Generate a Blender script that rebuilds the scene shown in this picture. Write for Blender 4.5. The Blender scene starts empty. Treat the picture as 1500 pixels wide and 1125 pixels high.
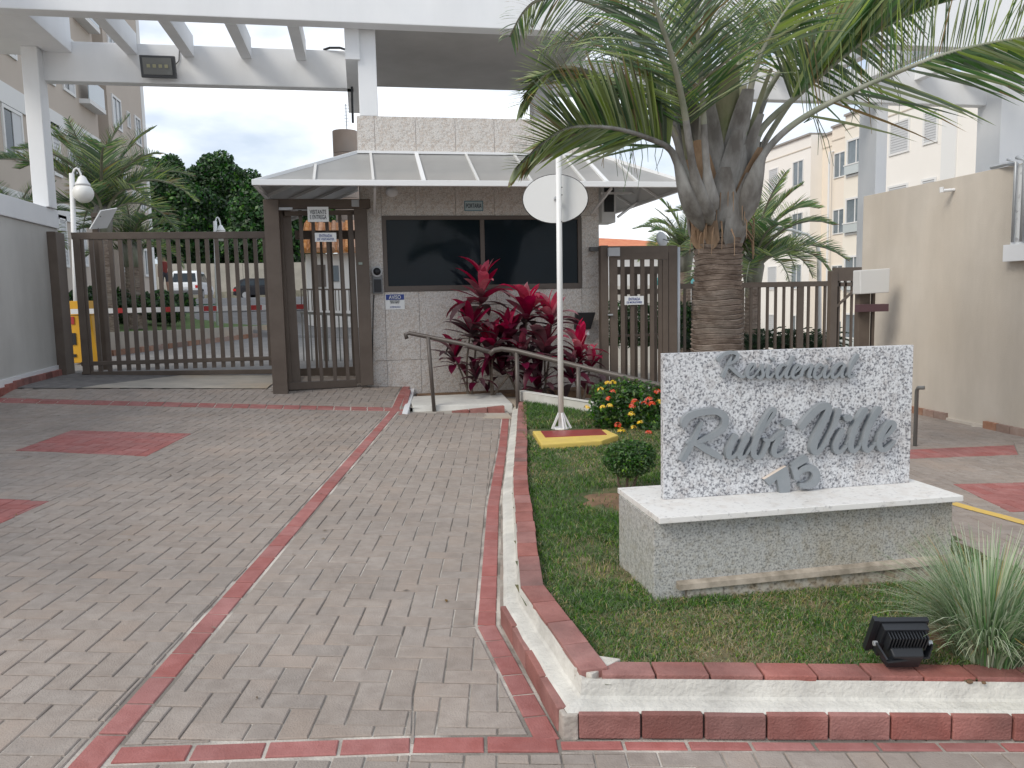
import bpy, bmesh, math, random
import numpy as np
from mathutils import Vector, Matrix
random.seed(7); rng = np.random.default_rng(7)
R = math.radians
scene = bpy.context.scene
col = scene.collection

# ------------------------------------------------------------------ camera
F = 1170.0; EYE = 1.4
YAW, PITCH, ROLL = R(10.5), R(6.1), R(1.2)
fwd = np.array([math.sin(YAW)*math.cos(PITCH), math.cos(YAW)*math.cos(PITCH), -math.sin(PITCH)])
r0 = np.array([math.cos(YAW), -math.sin(YAW), 0.0]); u0 = np.cross(r0, fwd)
rgt = r0*math.cos(ROLL) - u0*math.sin(ROLL); upv = u0*math.cos(ROLL) + r0*math.sin(ROLL)
cam = bpy.data.cameras.new('camera'); cam_o = bpy.data.objects.new('camera', cam); col.objects.link(cam_o)
cam.sensor_fit = 'HORIZONTAL'; cam.sensor_width = 36; cam.lens = F/1500*36
cam.clip_start = 0.05; cam.clip_end = 2000
cam_o.matrix_world = Matrix(((rgt[0], upv[0], -fwd[0], 0), (rgt[1], upv[1], -fwd[1], 0), (rgt[2], upv[2], -fwd[2], EYE), (0, 0, 0, 1)))
scene.camera = cam_o

# ------------------------------------------------------------------ world, sun, exposure
SUN_EL, SUN_AZ = 42.0, 240.0         # azimuth clockwise from +Y: light comes from behind and left
world = bpy.data.worlds.new('World'); scene.world = world; world.use_nodes = True
nt = world.node_tree; N = nt.nodes; L = nt.links; N.clear()
out = N.new('ShaderNodeOutputWorld'); bg = N.new('ShaderNodeBackground'); bg.inputs[1].default_value = 0.1
sky = N.new('ShaderNodeTexSky'); sky.sky_type = 'NISHITA'; sky.sun_disc = False
sky.sun_elevation = R(SUN_EL); sky.sun_rotation = R(SUN_AZ); sky.air_density = 1.0; sky.dust_density = 1.5
tc = N.new('ShaderNodeTexCoord'); mp = N.new('ShaderNodeMapping'); mp.inputs['Scale'].default_value = (1, 1, 2.6)
n1 = N.new('ShaderNodeTexNoise'); n1.inputs['Scale'].default_value = 2.1; n1.inputs['Detail'].default_value = 7; n1.inputs['Roughness'].default_value = 0.55
rp = N.new('ShaderNodeValToRGB'); rp.color_ramp.elements[0].position = 0.36; rp.color_ramp.elements[1].position = 0.60
rp.color_ramp.elements[0].color = (0.42, 0.42, 0.42, 1)
n2 = N.new('ShaderNodeTexNoise'); n2.inputs['Scale'].default_value = 4.5; n2.inputs['Detail'].default_value = 6
cr = N.new('ShaderNodeValToRGB'); cr.color_ramp.elements[0].position = 0.36; cr.color_ramp.elements[1].position = 0.6
cr.color_ramp.elements[0].color = (5.2, 5.9, 6.9, 1); cr.color_ramp.elements[1].color = (9.4, 9.7, 10.1, 1)
mx = N.new('ShaderNodeMix'); mx.data_type = 'RGBA'
L.new(tc.outputs['Generated'], mp.inputs[0]); L.new(mp.outputs[0], n1.inputs['Vector']); L.new(mp.outputs[0], n2.inputs['Vector'])
L.new(n1.outputs[0], rp.inputs[0]); L.new(n2.outputs[0], cr.inputs[0])
L.new(rp.outputs[0], mx.inputs[0]); L.new(sky.outputs[0], mx.inputs[6]); L.new(cr.outputs[0], mx.inputs[7])
L.new(mx.outputs[2], bg.inputs[0]); L.new(bg.outputs[0], out.inputs[0])
sun = bpy.data.lights.new('sun', 'SUN'); sun.energy = 1.5; sun.angle = R(24); sun.color = (1.0, 0.93, 0.82)
sun_o = bpy.data.objects.new('sun', sun); col.objects.link(sun_o)
sd = Vector((math.sin(R(SUN_AZ))*math.cos(R(SUN_EL)), math.cos(R(SUN_AZ))*math.cos(R(SUN_EL)), math.sin(R(SUN_EL))))
sun_o.rotation_euler = sd.to_track_quat('Z', 'Y').to_euler(); sun_o.location = (-20, -20, 30)
vs = scene.view_settings; vs.view_transform = 'Standard'; vs.look = 'None'; vs.gamma = 1; vs.exposure = 0.55
try: vs.use_curve_mapping = False
except Exception: pass
scene.render.engine = 'CYCLES'

# ------------------------------------------------------------------ placing helpers
def S(t): t = min(1, max(0, t)); return t*t*(3-2*t)
def edge_x(y): return 0.45 + (y-9.5)*0.115
def gh(x, y):
    x = min(14, max(-9, x)); z = -.045*x + .008*min(max(y, -4), 20)
    if x < edge_x(y): z += .14*S((y-9.6)/1.6)
    return z
def ray(px, py): return fwd + rgt*(px-750)/F + upv*(562.5-py)/F
def aty(px, py, Y): d = ray(px, py); p = d*(Y/d[1]); return Vector((p[0], p[1], p[2]+EYE))
def atx(px, py, X): d = ray(px, py); p = d*(X/d[0]); return Vector((p[0], p[1], p[2]+EYE))
def atz(px, py, z): d = ray(px, py); p = d*((z-EYE)/d[2]); return Vector((p[0], p[1], z))
def atg(px, py, off=0.0):
    d = ray(px, py); t = 0.5
    while t < 80:
        p = d*t
        if p[2]+EYE < gh(p[0], p[1])+off: break
        t += .01
    return Vector((p[0], p[1], gh(p[0], p[1])+off))

# ------------------------------------------------------------------ materials
MATS = {}
def mat(name, c, rough=0.6, c2=None, nscale=6.0, metal=0.0, bump=0.0, bscale=60.0, c3=None, rnd=0.0, detail=5, ramp=(0.35, 0.65), trans=0.0, alpha=1.0, ior=1.45, stretch=None, spec=None, stain=0.0, sscale=0.9, sstretch=(1, 1, 1)):
    if name in MATS: return MATS[name]
    m = bpy.data.materials.new(name); m.use_nodes = True; MATS[name] = m
    nt = m.node_tree; b = nt.nodes['Principled BSDF']; ln = nt.links.new
    b.inputs['Roughness'].default_value = rough; b.inputs['Metallic'].default_value = metal; b.inputs['IOR'].default_value = ior
    if spec is not None: b.inputs['Specular IOR Level'].default_value = spec
    if trans: b.inputs['Transmission Weight'].default_value = trans
    if alpha < 1: b.inputs['Alpha'].default_value = alpha
    cur = None
    tcn = nt.nodes.new('ShaderNodeTexCoord'); vec = tcn.outputs['Object']
    if rnd > 0 or stretch:
        mpn = nt.nodes.new('ShaderNodeMapping'); ln(vec, mpn.inputs[0]); vec = mpn.outputs[0]
        if stretch: mpn.inputs['Scale'].default_value = stretch
        if rnd > 0:
            oi = nt.nodes.new('ShaderNodeObjectInfo'); mm = nt.nodes.new('ShaderNodeMath'); mm.operation = 'MULTIPLY'; mm.inputs[1].default_value = 37.0
            ln(oi.outputs['Random'], mm.inputs[0]); ln(mm.outputs[0], mpn.inputs['Location'])
    if c2 is not None:
        n = nt.nodes.new('ShaderNodeTexNoise'); n.inputs['Scale'].default_value = nscale; n.inputs['Detail'].default_value = detail
        n.inputs['Roughness'].default_value = 0.6
        ln(vec, n.inputs['Vector'])
        r = nt.nodes.new('ShaderNodeValToRGB'); r.color_ramp.elements[0].position = ramp[0]; r.color_ramp.elements[1].position = ramp[1]
        r.color_ramp.elements[0].color = (*c, 1); r.color_ramp.elements[1].color = (*c2, 1)
        ln(n.outputs[0], r.inputs[0]); cur = r.outputs[0]
        if c3 is not None:
            n3 = nt.nodes.new('ShaderNodeTexNoise'); n3.inputs['Scale'].default_value = nscale*0.13+0.3; n3.inputs['Detail'].default_value = 6
            ln(vec, n3.inputs['Vector'])
            r3 = nt.nodes.new('ShaderNodeValToRGB'); r3.color_ramp.elements[0].position = 0.5; r3.color_ramp.elements[1].position = 0.72
            ln(n3.outputs[0], r3.inputs[0]); mm3 = nt.nodes.new('ShaderNodeMix'); mm3.data_type = 'RGBA'
            ln(r3.outputs[0], mm3.inputs[0]); ln(cur, mm3.inputs[6]); mm3.inputs[7].default_value = (*c3, 1); cur = mm3.outputs[2]
    if rnd > 0:
        oi2 = nt.nodes.new('ShaderNodeObjectInfo'); g = nt.nodes.new('ShaderNodeNewGeometry')
        ad = nt.nodes.new('ShaderNodeMath'); ad.operation = 'ADD'; ln(oi2.outputs['Random'], ad.inputs[0]); ln(g.outputs['Random Per Island'], ad.inputs[1])
        fr = nt.nodes.new('ShaderNodeMath'); fr.operation = 'FRACT'; ln(ad.outputs[0], fr.inputs[0])
        mr = nt.nodes.new('ShaderNodeMapRange'); mr.inputs[3].default_value = 1-rnd; mr.inputs[4].default_value = 1+rnd; ln(fr.outputs[0], mr.inputs[0])
        hs = nt.nodes.new('ShaderNodeHueSaturation')
        ln(mr.outputs[0], hs.inputs['Value'])
        m2 = nt.nodes.new('ShaderNodeMath'); m2.operation = 'MULTIPLY'; m2.inputs[1].default_value = 7.31; ln(fr.outputs[0], m2.inputs[0])
        f2 = nt.nodes.new('ShaderNodeMath'); f2.operation = 'FRACT'; ln(m2.outputs[0], f2.inputs[0])
        mr2 = nt.nodes.new('ShaderNodeMapRange'); mr2.inputs[3].default_value = 1-rnd*1.6; mr2.inputs[4].default_value = 1+rnd*1.4; ln(f2.outputs[0], mr2.inputs[0])
        ln(mr2.outputs[0], hs.inputs['Saturation'])
        if cur is not None: ln(cur, hs.inputs['Color'])
        else: hs.inputs['Color'].default_value = (*c, 1)
        cur = hs.outputs[0]
    if stain > 0:
        gg = nt.nodes.new('ShaderNodeNewGeometry'); ms = nt.nodes.new('ShaderNodeMapping'); ms.inputs['Scale'].default_value = sstretch; ln(gg.outputs['Position'], ms.inputs[0])
        ns = nt.nodes.new('ShaderNodeTexNoise'); ns.inputs['Scale'].default_value = sscale; ns.inputs['Detail'].default_value = 9; ns.inputs['Roughness'].default_value = 0.62; ln(ms.outputs[0], ns.inputs['Vector'])
        mrs = nt.nodes.new('ShaderNodeMapRange'); mrs.inputs[1].default_value = .32; mrs.inputs[2].default_value = .66; mrs.inputs[3].default_value = 1-stain; mrs.inputs[4].default_value = 1+stain*.35; ln(ns.outputs[0], mrs.inputs[0])
        hv = nt.nodes.new('ShaderNodeHueSaturation'); ln(mrs.outputs[0], hv.inputs['Value'])
        if cur is not None: ln(cur, hv.inputs['Color'])
        else: hv.inputs['Color'].default_value = (*c, 1)
        cur = hv.outputs[0]
    if cur is not None: ln(cur, b.inputs['Base Color'])
    else: b.inputs['Base Color'].default_value = (*c, 1)
    if bump > 0:
        nb = nt.nodes.new('ShaderNodeTexNoise'); nb.inputs['Scale'].default_value = bscale; nb.inputs['Detail'].default_value = 6
        ln(vec, nb.inputs['Vector']); bp = nt.nodes.new('ShaderNodeBump'); bp.inputs['Strength'].default_value = bump; bp.inputs['Distance'].default_value = 0.01
        ln(nb.outputs[0], bp.inputs['Height']); ln(bp.outputs[0], b.inputs['Normal'])
    return m

def granite(name, light, dark, warm=None, scale=55.0, amount=(0.36, 0.47), warm_amt=0.5, dirt=None):
    m = bpy.data.materials.new(name); m.use_nodes = True; MATS[name] = m
    nt = m.node_tree; b = nt.nodes['Principled BSDF']; ln = nt.links.new
    b.inputs['Roughness'].default_value = 0.35
    t = nt.nodes.new('ShaderNodeTexCoord')
    n = nt.nodes.new('ShaderNodeTexNoise'); n.inputs['Scale'].default_value = scale; n.inputs['Detail'].default_value = 4; n.inputs['Roughness'].default_value = 0.65
    ln(t.outputs['Object'], n.inputs['Vector'])
    r = nt.nodes.new('ShaderNodeValToRGB'); r.color_ramp.elements[0].position = amount[0]; r.color_ramp.elements[1].position = amount[1]
    r.color_ramp.elements[0].color = (*dark, 1); r.color_ramp.elements[1].color = (*light, 1)
    e = r.color_ramp.elements.new((amount[0]+amount[1])/2); e.color = tuple([(a*.35+b_*.65) for a, b_ in zip(dark, light)])+(1,)
    ln(n.outputs[0], r.inputs[0]); cur = r.outputs[0]
    v = nt.nodes.new('ShaderNodeTexNoise'); v.inputs['Scale'].default_value = scale*0.35; v.inputs['Detail'].default_value = 5
    ln(t.outputs['Object'], v.inputs['Vector'])
    r2 = nt.nodes.new('ShaderNodeValToRGB'); r2.color_ramp.elements[0].position = warm_amt; r2.color_ramp.elements[1].position = warm_amt+0.12
    ln(v.outputs[0], r2.inputs[0]); mm = nt.nodes.new('ShaderNodeMix'); mm.data_type = 'RGBA'; mm.blend_type = 'MULTIPLY'
    ln(r2.outputs[0], mm.inputs[0]); ln(cur, mm.inputs[6]); mm.inputs[7].default_value = (*(warm or (0.8, 0.78, 0.75)), 1); cur = mm.outputs[2]
    if dirt:
        d = nt.nodes.new('ShaderNodeTexNoise'); d.inputs['Scale'].default_value = 2.2; d.inputs['Detail'].default_value = 7; d.inputs['Roughness'].default_value = 0.7
        mpn = nt.nodes.new('ShaderNodeMapping'); mpn.inputs['Scale'].default_value = (1, 1, 0.5); ln(t.outputs['Object'], mpn.inputs[0]); ln(mpn.outputs[0], d.inputs['Vector'])
        r3 = nt.nodes.new('ShaderNodeValToRGB'); r3.color_ramp.elements[0].position = 0.5; r3.color_ramp.elements[1].position = 0.75
        ln(d.outputs[0], r3.inputs[0]); m3 = nt.nodes.new('ShaderNodeMix'); m3.data_type = 'RGBA'; m3.blend_type = 'MULTIPLY'
        ln(r3.outputs[0], m3.inputs[0]); ln(cur, m3.inputs[6]); m3.inputs[7].default_value = (*dirt, 1); cur = m3.outputs[2]
    ln(cur, b.inputs['Base Color'])
    return m

WHITE = mat('white_paint', (0.785, 0.80, 0.82), 0.7, (0.75, 0.77, 0.795), 1.2, bump=0.05, bscale=30, stain=.07, sscale=1.2, sstretch=(1, 1, .25))
WHITEM = mat('white_metal', (0.75, 0.76, 0.77), 0.4)
CREAM_WALL = mat('beige_render', (0.54, 0.49, 0.425), 0.85, (0.585, 0.535, 0.47), 1.6, bump=0.25, bscale=140, c3=(0.525, 0.47, 0.40), stain=.15, sscale=1.3, sstretch=(1, 1, .22))
GREY_WALL = mat('grey_render', (0.50, 0.495, 0.475), 0.85, (0.54, 0.535, 0.515), 1.2, bump=0.25, bscale=140, stain=.12, sscale=1.5, sstretch=(1, 1, .3))
BROWN = mat('brown_metal', (0.10, 0.078, 0.064), 0.5, (0.13, 0.104, 0.085), 3.0, spec=0.35)
PAVER = mat('concrete_paver', (0.275, 0.235, 0.208), 0.9, (0.33, 0.287, 0.256), 16.0, bump=0.5, bscale=150, c3=(0.335, 0.275, 0.235), rnd=0.055, stain=.17, sscale=1.1)
REDP = mat('red_paver', (0.31, 0.115, 0.105), 0.85, (0.37, 0.155, 0.145), 14.0, bump=0.4, bscale=150, rnd=0.06, stain=.22, sscale=1.4)
REDB = mat('red_brick', (0.27, 0.105, 0.09), 0.8, (0.35, 0.155, 0.135), 9.0, bump=0.5, bscale=120, rnd=0.08, c3=(0.17, 0.09, 0.08), stain=.25, sscale=5)
MORTAR = mat('joint_sand', (0.19, 0.17, 0.15), 0.95, (0.56, 0.52, 0.47), 1.6, ramp=(0.42, 0.60), bump=0.6, bscale=120, detail=9)
MORTARL = mat('pale_mortar', (0.45, 0.42, 0.38), 0.95, (0.6, 0.57, 0.52), 12.0, bump=0.6, bscale=120)
CONC = mat('concrete', (0.34, 0.315, 0.28), 0.9, (0.44, 0.405, 0.355), 2.5, bump=0.3, bscale=80, c3=(0.46, 0.37, 0.27))
SOIL = mat('soil', (0.12, 0.075, 0.045), 1.0, (0.24, 0.15, 0.09), 7.0, bump=1.0, bscale=40)
LAWNS = mat('lawn_soil', (0.055, 0.08, 0.028), 1.0, (0.17, 0.15, 0.08), 5.0, bump=1.0, bscale=60, ramp=(0.42, 0.62), c3=(0.24, 0.16, 0.10))
ASPH = mat('asphalt_lane', (0.17, 0.165, 0.165), 0.9, (0.22, 0.215, 0.21), 3.0)
BLACK = mat('black_plastic', (0.016, 0.018, 0.022), 0.45)
DGLASS = mat('tinted_glass', (0.010, 0.015, 0.020), 0.06, (0.010, 0.018, 0.024), 1.3, spec=0.16)
GLASS = mat('window_glass', (0.13, 0.16, 0.18), 0.12, (0.26, 0.29, 0.31), 0.9)
SHUT = mat('window_shutter', (0.55, 0.56, 0.57), 0.6)
STEEL = mat('galvanised_steel', (0.42, 0.44, 0.46), 0.45, metal=0.4)
LETT = mat('letter_steel', (0.24, 0.265, 0.285), 0.5, (0.29, 0.31, 0.33), 9.0, metal=0.25, spec=0.4)
WHITEL = mat('letter_edge', (0.62, 0.54, 0.47), 0.6)
GRAN = granite('pale_granite', (0.62, 0.63, 0.65), (0.13, 0.135, 0.155), (0.82, 0.80, 0.79), 95.0, (0.38, 0.56), 0.52, dirt=(0.86, 0.78, 0.72))
GRANP = granite('grey_granite', (0.50, 0.50, 0.48), (0.16, 0.165, 0.17), (0.82, 0.80, 0.76), 110.0, (0.34, 0.60), 0.5, dirt=(0.82, 0.72, 0.56))
GRANW = granite('facade_granite', (0.66, 0.63, 0.595), (0.27, 0.25, 0.24), (0.88, 0.82, 0.77), 95.0, (0.33, 0.56), 0.48)
CAPG = granite('cap_granite', (0.70, 0.69, 0.67), (0.42, 0.41, 0.41), (0.92, 0.90, 0.88), 45.0, (0.30, 0.45), 0.5)
BLD = mat('building_beige', (0.46, 0.40, 0.345), 0.9, (0.49, 0.43, 0.37), 0.5)
BLDW = mat('building_white', (0.70, 0.70, 0.69), 0.9)
BLDY = mat('building_cream', (0.79, 0.76, 0.715), 0.9, (0.82, 0.79, 0.745), 0.5)
BLDO = mat('building_peach', (0.78, 0.70, 0.60), 0.9)
POLY = mat('polycarbonate', (0.33, 0.33, 0.325), 0.35, (0.40, 0.40, 0.39), 1.5, trans=0.25, c3=(0.44, 0.42, 0.40))

# ------------------------------------------------------------------ object helpers
WL = {}
def tag(o, label=None, cat=None, group=None, kind=None):
    if label: o['label'] = label
    if cat: o['category'] = cat
    if group: o['group'] = group
    if kind: o['kind'] = kind
    return o
def thing(name, loc, label, cat, group=None):
    o = bpy.data.objects.new(name, None); o.empty_display_size = 0.1; col.objects.link(o)
    o.location = loc; WL[o.name] = Vector(loc); return tag(o, label, cat, group)
class MB:
    def __init__(s): s.v = []; s.f = []; s.mi = []; s.cur = 0
    def add(s, vs, fs):
        b = len(s.v); s.v += [tuple(p) for p in vs]
        for f in fs: s.f.append(tuple(i+b for i in f)); s.mi.append(s.cur)
        return s
    def box(s, x0, x1, y0, y1, z0, z1):
        vs = [(x, y, z) for z in (z0, z1) for y in (y0, y1) for x in (x0, x1)]
        return s.add(vs, [(0, 2, 3, 1), (4, 5, 7, 6), (0, 1, 5, 4), (2, 6, 7, 3), (0, 4, 6, 2), (1, 3, 7, 5)])
    def hexa(s, p):   # 8 points: bottom 4 ccw, top 4 ccw
        return s.add(p, [(3, 2, 1, 0), (4, 5, 6, 7), (0, 1, 5, 4), (1, 2, 6, 5), (2, 3, 7, 6), (3, 0, 4, 7)])
    def bar(s, a, b, w, h, up=(0, 0, 1)):
        a = Vector(a); b = Vector(b); t = (b-a).normalized(); u = Vector(up)
        if abs(t.dot(u)) > .98: u = Vector((0, 1, 0))
        r = t.cross(u).normalized(); u = r.cross(t).normalized()
        p = []
        for q in (a, b): p += [q-r*w/2-u*h/2, q+r*w/2-u*h/2, q+r*w/2+u*h/2, q-r*w/2+u*h/2]
        return s.add(p, [(3, 2, 1, 0), (4, 5, 6, 7), (0, 1, 5, 4), (1, 2, 6, 5), (2, 3, 7, 6), (3, 0, 4, 7)])
    def tube(s, pts, rad, n=8, cap=True, flat=None):
        pts = [Vector(p) for p in pts]; m = len(pts)
        if not hasattr(rad, '__len__'): rad = [rad]*m
        b = len(s.v); ref = None; vs = []
        for i, p in enumerate(pts):
            t = (pts[min(i+1, m-1)]-pts[max(i-1, 0)]).normalized()
            if ref is None: ref = Vector((0, 0, 1)) if abs(t.z) < .9 else Vector((0, 1, 0))
            r = t.cross(ref).normalized(); u = r.cross(t).normalized(); ref = u
            k = flat[i] if flat else 1
            for j in range(n):
                a = 2*math.pi*j/n; vs.append(p + r*math.cos(a)*rad[i] + u*math.sin(a)*rad[i]*k)
        fs = [(i*n+j, i*n+(j+1) % n, (i+1)*n+(j+1) % n, (i+1)*n+j) for i in range(m-1) for j in range(n)]
        if cap: fs += [tuple(range(n))[::-1], tuple((m-1)*n+j for j in range(n))]
        return s.add(vs, fs)
    def lathe(s, prof, c=(0, 0, 0), n=16, cap=True):
        vs = [(c[0]+r*math.cos(2*math.pi*j/n), c[1]+r*math.sin(2*math.pi*j/n), c[2]+z) for r, z in prof for j in range(n)]
        m = len(prof)
        fs = [(i*n+j, i*n+(j+1) % n, (i+1)*n+(j+1) % n, (i+1)*n+j) for i in range(m-1) for j in range(n)]
        if cap: fs += [tuple(range(n))[::-1], tuple((m-1)*n+j for j in range(n))]
        return s.add(vs, fs)
    def prism(s, poly, z0, z1):
        n = len(poly); vs = [(x, y, z0) for x, y in poly]+[(x, y, z1) for x, y in poly]
        return s.add(vs, [tuple(range(n))[::-1], tuple(range(n, 2*n))]+[(i, (i+1) % n, n+(i+1) % n, n+i) for i in range(n)])
    def ball(s, c, r, n=12, m=8, sc=(1, 1, 1)):
        prof = [(math.sin(math.pi*i/m), -math.cos(math.pi*i/m)) for i in range(m+1)]
        b = len(s.v); s.lathe([(max(p[0], 1e-4), p[1]) for p in prof], n=n)
        for i in range(b, len(s.v)):
            x, y, z = s.v[i]; s.v[i] = (c[0]+x*r*sc[0], c[1]+y*r*sc[1], c[2]+z*r*sc[2])
        return s
    def build(s, name, m, parent=None, smooth=False, origin=None, bevel=0.0, world=True):
        me = bpy.data.meshes.new(name)
        if origin is None:
            a = np.array(s.v); origin = Vector(((a[:, 0].min()+a[:, 0].max())/2, (a[:, 1].min()+a[:, 1].max())/2, a[:, 2].min()))
        origin = Vector(origin)
        a = np.array(s.v, dtype=float)-np.array(origin)
        me.from_pydata([tuple(p) for p in a], [], s.f)
        ms = m if isinstance(m, (list, tuple)) else [m]
        for q in ms: me.materials.append(q)
        if len(ms) > 1: me.polygons.foreach_set('material_index', s.mi)
        bm = bmesh.new(); bm.from_mesh(me)
        if bevel > 0:
            bmesh.ops.remove_doubles(bm, verts=bm.verts, dist=1e-5)
            bmesh.ops.recalc_face_normals(bm, faces=bm.faces)
            bmesh.ops.bevel(bm, geom=[e for e in bm.edges if len(e.link_faces) == 2 and e.calc_face_angle(0) > .5], offset=bevel, segments=2, affect='EDGES', profile=0.6)
        else: bmesh.ops.recalc_face_normals(bm, faces=bm.faces)
        bm.to_mesh(me); bm.free()
        if smooth: me.polygons.foreach_set('use_smooth', [True]*len(me.polygons))
        return link(name, me, parent, origin)
def link(name, me, parent, origin):
    o = bpy.data.objects.new(name, me); col.objects.link(o); WL[o.name] = Vector(origin)
    if parent is not None: o.parent = parent; o.location = Vector(origin)-WL[parent.name]
    else: o.location = origin
    return o
def npmesh(name, V, Fq, m, parent=None, origin=(0, 0, 0), smooth=False, k=4, mi=None):
    me = bpy.data.meshes.new(name); V = np.asarray(V, dtype=np.float32)-np.array(origin, dtype=np.float32); Fq = np.asarray(Fq, dtype=np.int32)
    me.vertices.add(len(V)); me.vertices.foreach_set('co', V.ravel())
    nf = len(Fq); me.loops.add(nf*k); me.loops.foreach_set('vertex_index', Fq.ravel()); me.polygons.add(nf)
    me.polygons.foreach_set('loop_start', np.arange(0, nf*k, k, dtype=np.int32))
    for q in (m if isinstance(m, (list, tuple)) else [m]): me.materials.append(q)
    if mi is not None: me.polygons.foreach_set('material_index', np.asarray(mi, dtype=np.int32))
    me.update(calc_edges=True); me.validate()
    if smooth: me.polygons.foreach_set('use_smooth', [True]*nf)
    return link(name, me, parent, origin)
def copy_thing(root, loc, label=None, rotz=0.0, scale=1.0):
    r = root.copy(); col.objects.link(r); r.location = loc; r.rotation_euler = (0, 0, rotz); r.scale = (scale,)*3; WL[r.name] = Vector(loc)
    if label: r['label'] = label
    for ch in list(root.children):
        c = ch.copy(); col.objects.link(c); c.parent = r
        for g in list(ch.children):
            d = g.copy(); col.objects.link(d); d.parent = c
    return r
def text(name, s, size, center, m, parent, depth=0.001, rx=math.pi/2, rz=0.0, off=0.0, xscale=1.0, maxw=None):
    cu = bpy.data.curves.new(name, 'FONT'); cu.body = s; cu.size = size; cu.align_x = 'CENTER'; cu.align_y = 'CENTER'; cu.extrude = depth; cu.offset = off
    o = bpy.data.objects.new(name, cu); col.objects.link(o)
    bpy.context.view_layer.update()
    me = bpy.data.meshes.new_from_object(o); bpy.data.objects.remove(o)
    a = np.array([v.co[:] for v in me.vertices]); w = a[:, 0].max()-a[:, 0].min()
    if maxw: xscale = maxw/w
    Mx = Matrix.Rotation(rz, 4, 'Z') @ Matrix.Rotation(rx, 4, 'X') @ Matrix.Diagonal((xscale, 1, 1, 1)) @ Matrix.Translation((-(a[:, 0].max()+a[:, 0].min())/2, -(a[:, 1].max()+a[:, 1].min())/2, 0))
    me.transform(Mx); me.materials.append(m)
    return link(name, me, parent, center)

# ================================================================== SETTING: ground
gx_ = [-400, -150, -60, -25] + [x*1.0 for x in range(-12, 21)] + [30, 60, 150, 400]
gy_ = [-200, -60, -20] + [y*1.0 for y in range(-6, 24)] + [30, 40, 60, 120, 400]
V = []; Fq = []
for y in gy_:
    for x in gx_:
        z = gh(x, min(y, 9.5))-.10
        if x > 8: z -= 1.3*S((y-16)/10)
        V.append((x, y, z))
nx = len(gx_)
for j in range(len(gy_)-1):
    for i in range(nx-1): Fq.append((j*nx+i, j*nx+i+1, (j+1)*nx+i+1, (j+1)*nx+i))
g = npmesh('ground', V, Fq, CONC); tag(g, kind='structure')

# ---- driveway bed
def sheet(name, x0, x1, y0, y1, zf, m, step=0.25, clip=None, kind='structure', parent=None):
    xs = np.arange(x0, x1+1e-6, step); ys = np.arange(y0, y1+1e-6, step); V = []; idx = {}; Fq = []
    for j, y in enumerate(ys):
        for i, x in enumerate(xs): V.append((x, y, zf(x, y)))
    n = len(xs)
    for j in range(len(ys)-1):
        for i in range(n-1):
            cx, cy = xs[i]+step/2, ys[j]+step/2
            if clip is None or clip(cx, cy): Fq.append((j*n+i, j*n+i+1, (j+1)*n+i+1, (j+1)*n+i))
    o = npmesh(name, V, Fq, m, parent=parent); tag(o, kind=kind) if kind else None
    return o
PJ = 0.006
drive = sheet('driveway', -5.0, 4.0, -0.5, 12.75, lambda x, y: gh(x, y)-PJ, MORTAR, clip=lambda x, y: y < 9.6 or x < edge_x(y)+.12)
lane = sheet('exit_lane', 4.0, 8.0, -0.5, 14.0, lambda x, y: gh(x, y)-PJ, MORTAR)

def inside(p, poly):
    n = len(poly)
    for i in range(n):
        a, b = poly[i], poly[(i+1) % n]
        if (b[0]-a[0])*(p[1]-a[1])-(b[1]-a[1])*(p[0]-a[0]) < 0: return False
    return True
def halfclip(poly, a, b, keep=1):
    o = []; n = len(poly)
    def sd_(p): return keep*((b[0]-a[0])*(p[1]-a[1])-(b[1]-a[1])*(p[0]-a[0]))
    for i in range(n):
        p, q = poly[i], poly[(i+1) % n]; sp, sq = sd_(p), sd_(q)
        if sp >= 0: o.append(p)
        if (sp > 0 and sq < 0) or (sp < 0 and sq > 0):
            t = sp/(sp-sq); o.append((p[0]+(q[0]-p[0])*t, p[1]+(q[1]-p[1])*t))
    return o
def area(poly): return abs(sum(poly[i][0]*poly[(i+1) % len(poly)][1]-poly[(i+1) % len(poly)][0]*poly[i][1] for i in range(len(poly))))/2
def subtract(poly, cut):     # convex minus convex -> (outside pieces, inside piece)
    outs = []; cur = poly; n = len(cut)
    for i in range(n):
        a, b = cut[i], cut[(i+1) % n]
        o = halfclip(cur, a, b, -1)
        if len(o) > 2 and area(o) > 1e-5: outs.append(o)
        cur = halfclip(cur, a, b, 1)
        if len(cur) < 3 or area(cur) < 1e-6: return outs, None
    return outs, cur
def strip_quads(pts, w, cuts=False):       # quads left of the polyline by w (polyline centre)
    q = []
    for a, b in zip(pts[:-1], pts[1:]):
        d = Vector((b[0]-a[0], b[1]-a[1])).normalized(); nrm = Vector((-d.y, d.x))*w/2
        q.append([(a[0]+nrm.x, a[1]+nrm.y), (a[0]-nrm.x, a[1]-nrm.y), (b[0]-nrm.x, b[1]-nrm.y), (b[0]+nrm.x, b[1]+nrm.y)])
    return q
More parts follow.
